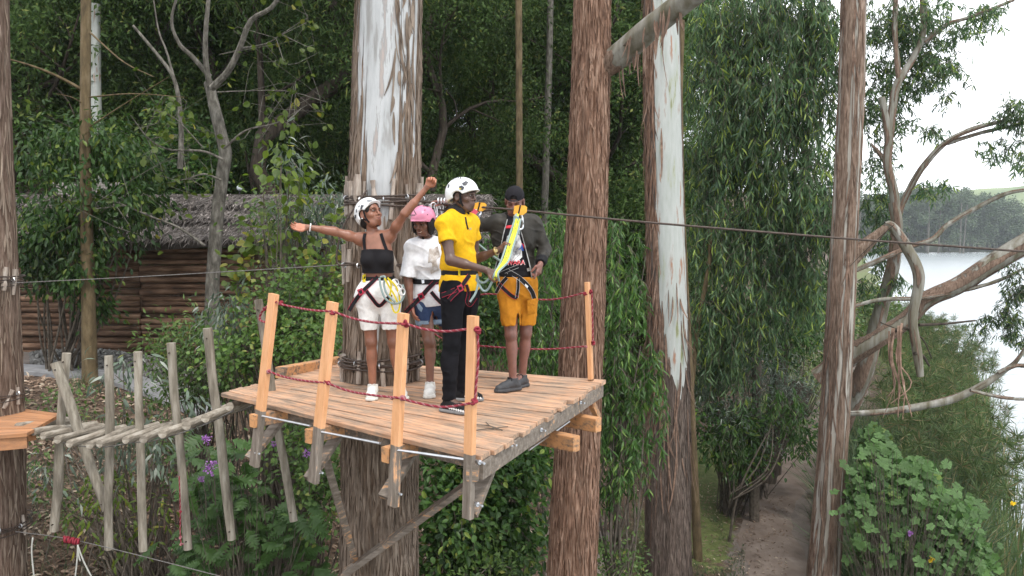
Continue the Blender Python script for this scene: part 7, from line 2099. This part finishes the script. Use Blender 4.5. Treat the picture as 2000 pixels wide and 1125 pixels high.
# ---- instructor in the yellow polo shirt
d = 6.22
B3 = Frame((0, 0, 0), (.84, -.54, 0))
J3 = dict(neck=at(892, 414, d), chest=at(894, 462, d), waist=at(896, 520, d + .02), pelvis=at(898, 563, d + .03), w=(.158, .112, .130, .104, .155, .12),
          shR=at(868, 437, d - .17), elR=at(880, 508, d - .26), wrR=at(948, 527, d - .34), shL=at(921, 436, d + .15), elL=at(928, 506, d + .22), wrL=at(973, 489, d + .13),
          hdR=at(985, 542, d - .32) - at(948, 527, d - .34), hdL=at(1004, 470, d + .10) - at(973, 489, d + .13), pnR=V3(-.1, .55, -.7), pnL=V3(.2, -.9, -.5),
          hpR=at(885, 572, d - .08), hpL=at(914, 572, d + .14), knR=at(882, 672, d - .10), knL=at(907, 668, d + .24), anR=at(877, 781, d - .13), anL=at(903, 763, d + .30), ftR=V3(.86, -.5, 0), ftL=V3(1, -.12, 0))
H3 = Frame(at(905, 384, d - .02), (.90, -.44, -.02), (0, 0, 1), 1.03)
t3, b3 = person('three', 'man in yellow polo shirt, black jeans and white helmet gripping a sling with both hands', J3, H3, B3, (.098, .052, .038), dict(g=1.0, thR=1, thL=-1, cuR=1.15, cuL=1.1, hs=1.0, lip=(1.6, 1.2, 1.2)), male=True)
face_bits(t3, H3, look=(.2, .1), lip=(.075, .035, .035))
S = Solid(*bounds([J3[k] for k in ('chest', 'waist', 'pelvis', 'neck', 'shR', 'shL', 'elR', 'elL')], .19), .0066)
do_torso(S, J3, B3, .020, .05)
S.cone(J3['waist'] + V3(0, 0, .03), J3['pelvis'] - V3(0, 0, .02), .132, .148, .06)
for s in 'RL':
    e = lerp(J3['sh' + s], J3['el' + s], .50 if s == 'R' else .45)
    S.ell(J3['sh' + s], (.062, .062, .064), None, .04); S.cone(J3['sh' + s], e, .057, .060, .02, flat=True)
    dd = unit(e - J3['sh' + s]); S.cone(e - dd * .036, e, .065, .065, .006, flat=True); S.cone(e - dd * .03, e + dd * .03, .050, .051, .003, 's')
[S.cone(J3['neck'] - V3(0, 0, .012), J3['sh' + s], .056, .058, .04) for s in 'RL']
S.wrinkle(folds(.012, 51, 6, 5))
wz = at(0, 533, d - .1)[2]
sl, X, Y, Z = S.reg(S.lo, S.lo + S.v * S.n)
S.D += (.016 * np.exp(-((Z - wz) / .025) ** 2)).astype(np.float32)             # cinched by the belt
S.ell(J3['neck'] + V3(0, 0, .05) + B3.f * .025, (.058, .062, .044), None, .006, 's')
S.cut(V3(0, 0, at(0, 563, d)[2]), V3(.05, 0, -1))
solid_obj('polo_shirt', S, M['polo'], t3, 'm3_polo')
S = Solid(*bounds([J3['neck']], .16), .006)
S.cone(J3['neck'] - V3(0, 0, .012) + B3.f * .012, J3['neck'] + V3(0, 0, .046) - B3.f * .016, .092, .068, .01, flat=True); S.cone(J3['neck'] - V3(0, 0, .0) - B3.f * .01, J3['neck'] + V3(0, 0, .08) - B3.f * .02, .060, .060, .003, 's')
S.cut(J3['neck'] - V3(0, 0, .022), V3(0, 0, -1)); S.ell(J3['neck'] + B3.f * .105 - V3(0, 0, .01), (.018, .05, .09), B3.M, .004, 's')
solid_obj('collar', S, M['collar'], t3)
K = ['m3_polo', 'three_body']
strap('placket', [(909, 424), (911, 436), (914, 448)], .014, ['m3_polo'], M['collar'], t3, .002, .002)
patch('small_emblem', [(916, 446), (921, 444), (921, 448), (917, 450)], ['m3_polo'], M['gold'], t3, .002, 3)
S = leg_garment(J3, B3, None, .013, .0066, at(0, 545, d)[2], None, .088, .052, .040, full=True, fold=(.009, 57))
S.wrinkle(lambda X, Y, Z: .0022 * np.sin(Z * 95 + 5 * vnoise(X * 6, Y * 6, Z * 5, 8)) * sstep(-1.0, -1.15, Z) )
solid_obj('jeans', S, M['jeans'], t3, 'm3_jean')
K = ['m3_polo', 'm3_jean', 'three_body']
hn = ring('harness', ['m3_polo'], V3(J3['waist'][0], J3['waist'][1], wz), .040, M['web'], t3, .003)
edged('leg_strap', [(917, 537), (908, 550), (898, 564), (884, 578), (877, 586)], .034, K, hn, M['web_red'])
edged('leg_strap', [(862, 577), (876, 572), (890, 566)], .036, K, hn, M['web_red'])
edged('leg_strap', [(911, 556), (915, 572), (912, 590), (918, 596), (930, 580)], .026, K, hn, M['web_red'])
buckle((899, 563), K, hn); patch('yellow_tab', [(895, 525), (899, 525), (899, 538), (895, 538)], K, M['web_yellow'], hn, .012, 3); patch('orange_tab', [(934, 530), (941, 533), (940, 540), (933, 538)], K, M['pulley'], hn, .02, 3)
f_ = d - .28
tubeline('lanyard', [(932, 536, f_ + .08), (934, 552, f_), (929, 572, f_ - .02), (918, 590, f_ - .02)], .009, M['rope_grey'], hn)
tubeline('lanyard', [(930, 545, f_ + .05), (938, 560, f_ - .02), (944, 568, f_ - .03), (952, 566, f_ - .03), (960, 552, f_ - .05), (964, 540, f_ - .06)], .009, M['rope_grey'], hn)
tubeline('lanyard', [(931, 540, f_ + .05), (936, 549, f_), (945, 552, f_ - .03), (955, 545, f_ - .05), (966, 538, f_ - .06)], .009, M['rope_grey'], hn)
tubeline('lanyard', [(926, 470, f_ + .45), (945, 486, f_ + .5), (965, 502, f_ + .5), (982, 512, f_ + .5)], .010, M['rope_grey'], hn)
helm = helmet(t3, H3, M['shell_white'], 'three', 1.08, .06); chinstrap(t3, H3, M['web'])
HK = ['three_helmet']
for pg in ([(902, 358), (910, 353), (915, 356), (911, 362), (905, 362)], [(896, 364), (902, 362), (907, 366), (904, 371), (898, 370)], [(875, 360), (878, 360), (877, 366), (874, 367)], [(884, 349), (887, 348), (886, 351)], [(888, 347), (891, 346), (891, 349)], [(893, 346), (896, 345), (896, 348)], [(898, 346), (901, 346), (901, 349), (899, 350)], [(904, 348), (906, 348), (906, 351)]):
    patch('helmet_mark', pg, HK, M['dark_plastic'], helm, .003, 3)
patch('helmet_tab', [(897, 367), (901, 368), (900, 370), (897, 370)], HK, M['web_yellow'], helm, .005, 3)
S = Solid(H3.o - .16, H3.o + .16, .006); S.ell(H3.p(0, -.016, .036), (.0765, .0955, .086), H3.M, .02); S.cut(H3.p(0, .052, .02), H3.f); S.cut(H3.p(0, 0, -.012), V3(0, 0, -1) + H3.f * .3)
for q in (-1, 1): S.ell(H3.p(q * .08, .005, -.01), (.03, .034, .042), H3.M, .008, 's')
solid_obj('hair', S, M['hair'], t3)
ax_ = unit(J3['wrL'] - J3['elL']); c = J3['wrL'] - ax_ * .02
w_ = add('watch', *torus(c, ax_, .031, .007, 18, 6), M['gold'], t3, smooth=True); add('watch_face', *tube([c + V3(0, -.030, .004), c + V3(0, -.040, .006)], .015, 12), M['gold'], w_, smooth=False)
for s in 'RL':
    o = shoe('shoe', t3, J3['an' + s], J3['ft' + s], M['shoe_black'], M['sole_grey'], .275, 1.15, collar=.03)
    f3 = unit(J3['ft' + s]); s3 = V3(f3[1], -f3[0], 0)
    heel = V3(J3['an' + s][0], J3['an' + s][1], DZ)
    mb = MB()
    for k in range(7):
        c = heel + f3 * (.03 + .021 * k) + s3 * .0455 + V3(0, 0, .052 - .002 * k)
        mb.put(*beam(c, c + f3 * .011 + V3(0, 0, -.012), .004, .014))
    add('shoe_lettering', *mb.data(), M['ink_white'], o)

# ---- man in a dark jacket and cap
d = 7.0
B4 = Frame((0, 0, 0), (-.12, -1, 0))
J4 = dict(neck=at(1003, 428, d), chest=at(1004, 470, d), waist=at(1008, 522, d), pelvis=at(1011, 560, d), w=(.175, .125, .150, .115, .165, .125),
          shR=at(966, 436, d - .02), elR=at(918, 442, d + .10), wrR=at(872, 396, d + .02), shL=at(1043, 436, d + .02), elL=at(1064, 488, d + .02), wrL=at(1056, 514, d - .16),
          hdR=at(842, 391, d - .02) - at(872, 396, d + .02), hdL=at(1047, 552, d - .22) - at(1056, 514, d - .16), pnR=V3(.1, .1, -1), pnL=V3(-.8, .5, .1),
          hpR=at(995, 575, d - .03), hpL=at(1029, 575, d + .04), knR=at(998, 654, d - .06), knL=at(1027, 650, d + .05), anR=at(1002, 743, d - .06), anL=at(1020, 735, d + .10), ftR=V3(-.84, -.54, 0), ftL=V3(-.62, -.78, 0))
H4 = Frame(at(1005, 394, d - .05), (-.10, -.90, -.42), (0, -.3, 1), 1.02)
t4, b4 = person('four', 'man in dark jacket, backward black cap and mustard cargo shorts looking down', J4, H4, B4, (.195, .086, .064), dict(g=1.0, thR=-1, thL=1, cuR=.55, cuL=.9, ptL=True, hs=1.0), male=True)
face_bits(t4, H4, lids=True, lip=(.15, .055, .045))
S = Solid(*bounds([J4[k] for k in ('chest', 'waist', 'pelvis', 'neck')], .22), .0066)
do_torso(S, J4, B4, .014, .05); [S.cone(J4['neck'] - V3(0, 0, .02), J4['sh' + s], .054, .056, .04) for s in 'RL']; S.wrinkle(folds(.006, 61)); S.ell(J4['neck'] + V3(0, 0, .06), (.066, .075, .055), None, .006, 's'); S.cut(V3(0, 0, at(0, 546, d)[2]), V3(0, 0, -1))
solid_obj('t_shirt', S, M['tee_black'], t4, 'm4_tee')
S = Solid(*bounds([J4[k] for k in ('chest', 'waist', 'pelvis', 'neck', 'shR', 'shL', 'elR', 'elL', 'wrL', 'wrR')], .2), .007)
do_torso(S, J4, B4, .026, .05); S.cone(J4['waist'], J4['pelvis'] + V3(0, 0, .05), .158, .158, .05)
for s in 'RL':
    sh, el, wr = J4['sh' + s], J4['el' + s], J4['wr' + s]
    S.ell(sh, (.068, .070, .068), None, .04); S.cone(sh, el, .064, .058, .03); S.cone(el, lerp(el, wr, .92), .058, .048, .02, flat=True)
S.cone(J4['neck'] - V3(0, 0, .03), J4['neck'] + V3(0, 0, .012), .085, .072, .03)
S.wrinkle(folds(.013, 65, 8, 6))
S.D = np.maximum(S.D, -9)
e0 = J4['wrL']; dd = unit(e0 - J4['elL'])
lo_ = V3(0, 0, at(0, 540, d)[2]); S.cut(lo_, V3(0, 0, -1)) if lerp(J4['elL'], e0, .9)[2] > lo_[2] else None
# open front: a wedge showing the T-shirt
top, bl, br_ = at(1000, 420, d - .1), at(968, 548, d - .1), at(1036, 548, d - .1)
sl, X, Y, Z = S.reg(S.lo, S.lo + S.v * S.n)
def side(a, b_, sgn):
    n_ = unit(np.cross(b_ - a, V3(0, 1, 0))) * sgn
    return (X - a[0]) * n_[0] + (Z - a[2]) * n_[2]
w1_ = side(at(990, 428, d - .1), at(962, 548, d - .1), 1); w2_ = side(at(1012, 426, d - .1), at(1040, 548, d - .1), -1)
if w1_[np.argmin(np.abs(S.ax[0] - at(1000, 490, d)[0])), 0, np.argmin(np.abs(S.ax[2] - at(0, 490, d)[2]))] > 0: w1_ = -w1_
if w2_[np.argmin(np.abs(S.ax[0] - at(1000, 490, d)[0])), 0, np.argmin(np.abs(S.ax[2] - at(0, 490, d)[2]))] > 0: w2_ = -w2_
wedge = np.maximum(np.maximum(w1_, w2_), (Y - (d + .03)))
armm = np.sqrt((X - lerp(J4['elL'], J4['wrL'], .5)[0]) ** 2 + (Y - lerp(J4['elL'], J4['wrL'], .5)[1]) ** 2 + (Z - lerp(J4['elL'], J4['wrL'], .5)[2]) ** 2) - .15
S.D = np.maximum(S.D, -np.maximum(wedge, -armm)).astype(np.float32)
S.ell(J4['neck'] + V3(0, -.03, .06), (.070, .085, .060), None, .006, 's')
solid_obj('jacket', S, M['leather'], t4, 'm4_jack')
for pts in ([(991, 428), (984, 455), (976, 490), (968, 520), (963, 540)], [(1012, 428), (1020, 460), (1029, 495), (1036, 525), (1041, 560)]): strap('zip_edge', pts, .008, ['m4_jack', 'm4_tee'], M['stitch'], t4, .006, .002)
c = lerp(J4['elL'], J4['wrL'], .95)
S = Solid(c - .1, c + .1, .006); S.cone(c - unit(J4['wrL'] - J4['elL']) * .04, c + unit(J4['wrL'] - J4['elL']) * .012, .054, .045, .01, flat=True); solid_obj('cuff', S, M['web'], t4)
S = leg_garment(J4, B4, {'R': at(998, 636, d - .06), 'L': at(1029, 634, d + .05)}, .016, .0066, at(0, 540, d)[2], None, .090, hem_r=.085, fold=(.010, 71))
so = solid_obj('shorts', S, M['mustard'], t4, 'm4_short')
K = ['m4_short', 'm4_tee', 'four_body']
patch('cargo_pocket', [(1029, 586), (1045, 583), (1046, 612), (1030, 614)], ['m4_short'], M['mustard'], so, .016, 4); patch('pocket_flap', [(1030, 586), (1046, 583), (1046, 597), (1031, 599)], ['m4_short'], M['mustard'], so, .024, 4)
hn = ring('harness', ['m4_tee', 'm4_short'], V3(J4['waist'][0], J4['waist'][1], at(0, 533, d)[2]), .042, M['web'], t4, .004)
edged('leg_strap', [(992, 530), (1010, 540), (1025, 552), (1038, 568), (1044, 584)], .036, K, hn, M['stitch'])
edged('leg_strap', [(972, 552), (986, 566), (1000, 578), (1010, 582)], .030, K, hn, M['web_red'])
edged('leg_strap', [(990, 542), (978, 556), (969, 572)], .030, K, hn, M['stitch'])
edged('leg_strap', [(1012, 544), (1012, 562), (1009, 582)], .024, K, hn, M['stitch'])
edged('waist_strap', [(974, 536), (992, 528), (1012, 520)], .026, K, hn, M['stitch'])
patch('white_label', [(1029, 524), (1035, 523), (1036, 529), (1030, 530)], K + ['m4_jack'], M['ink_white'], hn, .01, 3); patch('white_clip', [(1026, 554), (1032, 559), (1030, 563), (1025, 558)], K, M['ink_white'], hn, .012, 3)
TK = ['m4_tee']
patch('shirt_print', [(990, 462), (1000, 454), (1014, 458), (1020, 480), (1016, 500), (1000, 512), (988, 500), (986, 480)], TK, M['ink_grey'], t4, .003, 7)
patch('shirt_print', [(1008, 496), (1019, 489), (1020, 502), (1010, 511), (1000, 510)], TK, M['ink_white'], t4, .005, 4); patch('shirt_print', [(1012, 488), (1020, 476), (1023, 490)], TK, M['ink_blue'], t4, .006, 4); patch('shirt_print', [(1018, 474), (1024, 478), (1024, 486)], TK, M['ink_red'], t4, .006, 4)
patch('shirt_print', [(988, 441), (1003, 439), (1003, 445), (988, 446)], TK, M['ink_red'], t4, .004, 4)
def lettering(text, u0, v0, hpx, wpx, keys, mat, parent, slant=-.04):
    cu = bpy.data.curves.new('lettering', 'FONT'); cu.body = text; cu.size = 1.0; cu.offset = .012
    ob = bpy.data.objects.new('lettering_tmp', cu); COL.objects.link(ob)
    bpy.context.view_layer.update()
    me = ob.to_mesh(); V = np.array([v.co[:2] for v in me.vertices]); F3 = [list(p.vertices) for p in me.polygons]
    tri = []
    for p in F3:
        for k in range(1, len(p) - 1): tri.append([p[0], p[k], p[k + 1]])
    ob.to_mesh_clear(); COL.objects.unlink(ob); bpy.data.objects.remove(ob); bpy.data.curves.remove(cu)
    V = (V - V.min(0)) / (V.max(0) - V.min(0))
    P = [(u0 + x * wpx, v0 - y * hpx + slant * x * wpx) for x, y in V]
    return decal('lettering', P, np.array(tri), keys, mat, parent, .005)
lettering('KWARA', 982, 519, 10, 44, TK, M['ink_white'], t4)
lettering('KWARA', 983, 518, 8.4, 42, TK, M['ink_red'], t4).location += Vector((0, -.002, 0))
# cap worn backwards
S = Solid(H4.o - .2, H4.o + .2, .0052)
S.ell(H4.p(0, -.012, .046), (.086, .108, .090), H4.M, .01); S.cut(H4.p(0, 0, .040), -H4.u); S.ell(H4.p(0, -.012, .036), (.076, .097, .082), H4.M, .004, 's')
S.ell(H4.p(0, .10, .060), (.030, .05, .030), H4.M, .004, 's')
S.cone(H4.p(-.05, -.10, .044), H4.p(.05, -.10, .044), .012, None, .02); S.ell(H4.p(0, -.13, .036), (.068, .062, .009), H4.M, .01)
cp = solid_obj('cap', S, M['tee_black'], t4, 'm4_cap')
P = spline([H4.p(x, .094 - 7 * x * x, .047) for x in (-.038, -.02, 0, .02, .038)], 12); v_, fc = ribbon(P, np.array([unit(p - H4.p(0, 0, .047)) for p in P]), .013, .003); add('cap_strap', v_, fc, M['dark_plastic'], cp)
S = Solid(H4.o - .2, H4.o + .2, .006); S.ell(H4.p(0, -.013, .036), (.0755, .0955, .0845), H4.M, .01); S.cut(H4.p(0, 0, .030), -H4.u - H4.f * -.25); S.cut(H4.p(0, .09, .06), -H4.u * .5 + H4.f); solid_obj('hair', S, M['hair'], t4)
for s in 'RL': shoe('shoe', t4, J4['an' + s], J4['ft' + s], M['shoe_grey'], M['sole_dark'], .285, 1.2, collar=.045, lace=M['shoe_black'])

# ------------------------------------------------------------------ pulleys on the zip line and the sling held by the instructor
def zip_y(u):
    return float(np.interp(u, [p[0] for p in ZIP], [p[2] for p in ZIP])), float(np.interp(u, [p[0] for p in ZIP], [p[1] for p in ZIP]))
def pulley(u, label, w, h):
    dd, v0 = zip_y(u)
    c = at(u, v0, dd)
    t = thing('pulley', c, label, 'pulley')
    s = dd / FPX
    for q in (-1, 1):
        o2 = [(-.5, -.35), (-.42, .42), (-.1, .52), (.36, .46), (.5, .3), (.46, -.22), (.2, -.5), (-.36, -.5)]
        fr_ = [c + V3(x * w * s, q * .017 - .0035, -y * h * s * -1) for x, y in o2]; bk_ = [p + V3(0, .007, 0) for p in fr_]
        V = np.array(fr_ + bk_); n_ = len(o2)
        F = [np.array([[i, (i + 1) % n_, n_ + (i + 1) % n_, n_ + i] for i in range(n_)]), np.array([list(range(n_)), list(range(2 * n_ - 1, n_ - 1, -1))])]
        F = [F[0][:, ::-1], F[1][:, ::-1]]
        add('side_plate', V, F, M['pulley'], t)
    for x in (-.26, .26): add('wheel', *tube([c + V3(x * w * s, -.013, h * s * .22), c + V3(x * w * s, .013, h * s * .22)], .018, 14), M['alloy'], t)
    add('stripe', *beam(c + V3(.02 * w * s, -.0225, h * s * .5), c + V3(-.16 * w * s, -.0225, -h * s * .6), .012, .004, up=(0, -1, 0)), M['web'], t)
    return t, c
def oblong(c, a, b_, w, r, nrm=(0.3, -1, 0)):
    ax_ = unit(b_ - a); nn = unit(np.array(nrm, float)); x = unit(np.cross(ax_, nn)); L = np.linalg.norm(b_ - a)
    P = []
    for k in np.linspace(0, 2 * math.pi, 29):
        P.append((a + b_) / 2 + ax_ * (L / 2 - w * .5) * np.sign(math.cos(k)) * min(1, abs(math.cos(k)) * 1.8) + ax_ * w * .5 * math.cos(k) + x * w * .5 * math.sin(k))
    return tube(np.array(P), r, 7, cap=False)
pl1, c1 = pulley(937, 'orange zip line pulley right in front of the yellow-shirted man\'s chin', 26, 17)
pl2, c2 = pulley(1016, 'orange zip line pulley in front of the capped man\'s face', 27, 19)
dd = zip_y(937)[0]
for (a, b_, lab) in (((936, 410), (922, 434), 'silver carabiner hanging from the pulley by the yellow-shirted man'), ((1012, 416), (1016, 448), 'silver carabiner hanging from the pulley by the capped man')):
    dd = zip_y(a[0])[0] - .01
    A2, B2_ = at(*a, dd), at(*b_, dd)
    t = thing('carabiner', A2, lab, 'carabiner')
    add('frame', *oblong(None, A2, B2_, .062, .008), M['alloy'], t, smooth=True); add('gate', *tube([A2 + (B2_ - A2) * .25 + V3(.03, -.004, 0), A2 + (B2_ - A2) * .7 + V3(.028, -.004, 0)], .010, 8), M['steel'], t, smooth=True)
v_, fc = ribbon(spline([at(928, 412, 6.66), at(920, 424, 6.62), at(923, 438, 6.6)], 8), np.repeat(V3(0, -1, 0)[None], 8, 0), .05, .02)
props(add('sling_end', v_, fc, M['web_red'], None), 'red padded sling end clipped under the left pulley', 'sling')
sl_ = thing('sling', at(990, 470, 6.36), 'yellow and grey sling from the pulley down to the instructor\'s fists', 'sling')
gp = J3['wrR'] + unit(J3['hdR']) * .09; gp2 = J3['wrL'] + unit(J3['hdL']) * .085
for k, (dx, mat, w) in enumerate(((-.022, 'rope_grey', .0085), (.020, 'web_lime', .019), (-.002, 'web_lime', .017), (.035, 'rope_grey', .008))):
    P = spline([at(1012, 418 + 10 * (k % 2), 6.52) + V3(dx * .6, -.01, 0), at(1003, 452, 6.42) + V3(dx, -.01, 0), at(994, 480, 6.32) + V3(dx, -.03, 0), at(984, 510, 6.13) + V3(dx, -.02, 0), gp + V3(dx * .4, -.02, .015), gp + V3(dx - .015, 0, -.05)], 36)
    if mat == 'rope_grey': v_, fc = tube(P, w, 7)
    else: v_, fc = ribbon(P, np.repeat(unit(V3(.3, -1, .25))[None], 36, 0), w, .005)
    add('grey_cord' if mat == 'rope_grey' else 'yellow_webbing', v_, fc, M[mat], sl_, smooth=mat == 'rope_grey')
for c in ((1008, 424), (1010, 450)):
    mb = MB()
    for q in range(3): mb.put(*torus(at(c[0], c[1] + q * 3, 6.50), V3(.2, .2, 1), .018, .008, 12, 6))
    add('whipping', *mb.data(), M['rope_grey'], sl_, smooth=True)
# bits of twig on the deck
for k, (u, v) in enumerate(((945, 842), (958, 836))):
    p = on_z(u, v, DZ); a_ = .4 + k * 1.9; q_ = V3(math.cos(a_), math.sin(a_), 0) * .13
    mb = MB()
    for e_ in (-1, 1): mb.put(*tube(spline([p - q_ + V3(0, 0, .008), p + V3(0, 0, .014), p + q_ + V3(e_ * .05, .03 * e_, .012)], 8), .004, 5))
    props(mb.build('twig', M['twig'], None), ['forked dry twig lying on the deck planks near the front corner', 'second dry twig lying beside the forked one on the deck'][k], 'twig')
# clamps and spare carabiners where the zip line leaves the trunk
cl = thing('cable_clamps', at(868, 394, 6.9), 'cluster of cable clamps and spare carabiners behind the pink helmet', 'clamp')
for k, u in enumerate((856, 862, 868, 875, 881)): add('clamp', *torus(at(u, 392 + .1 * k, 6.93), V3(1, 0, -.1), .022, .008, 12, 6), M['alloy'], cl, smooth=True)
for k, (a, b_) in enumerate((((846, 396), (850, 424)), ((852, 398), (860, 428)), ((862, 400), (856, 426)), ((842, 400), (838, 420)))):
    add('carabiner', *oblong(None, at(*a, 6.95 + .02 * k), at(*b_, 6.95 + .02 * k), .05, .006), M['alloy'], cl, smooth=True)
props(cable('backup_cable', '', [(800, 396, 7.15), (850, 408, 7.0), (900, 414, 6.9), (960, 410, 6.75)], .008)[0], 'second dark cable sagging just below the zip line behind the helmets', 'cable')
# ------------------------------------------------------------------ the air over the lake
m = bpy.data.materials.new('haze_air'); m.use_nodes = True
nt = m.node_tree; nt.nodes.clear()
o_ = nt.nodes.new('ShaderNodeOutputMaterial'); pv_ = nt.nodes.new('ShaderNodeVolumePrincipled')
pv_.inputs['Color'].default_value = (0.90, 0.95, 1.0, 1)
pv_.inputs['Density'].default_value = 0.00026
pv_.inputs['Anisotropy'].default_value = 0.2
nt.links.new(pv_.outputs['Volume'], o_.inputs['Volume'])
b4 = np.array([(-930, -430, -30), (930, -430, -30), (930, 1290, -30), (-930, 1290, -30)], float); t4_ = b4.copy(); t4_[:, 2] = 72
add('haze', *hexa(b4, t4_), m, kind='stuff')
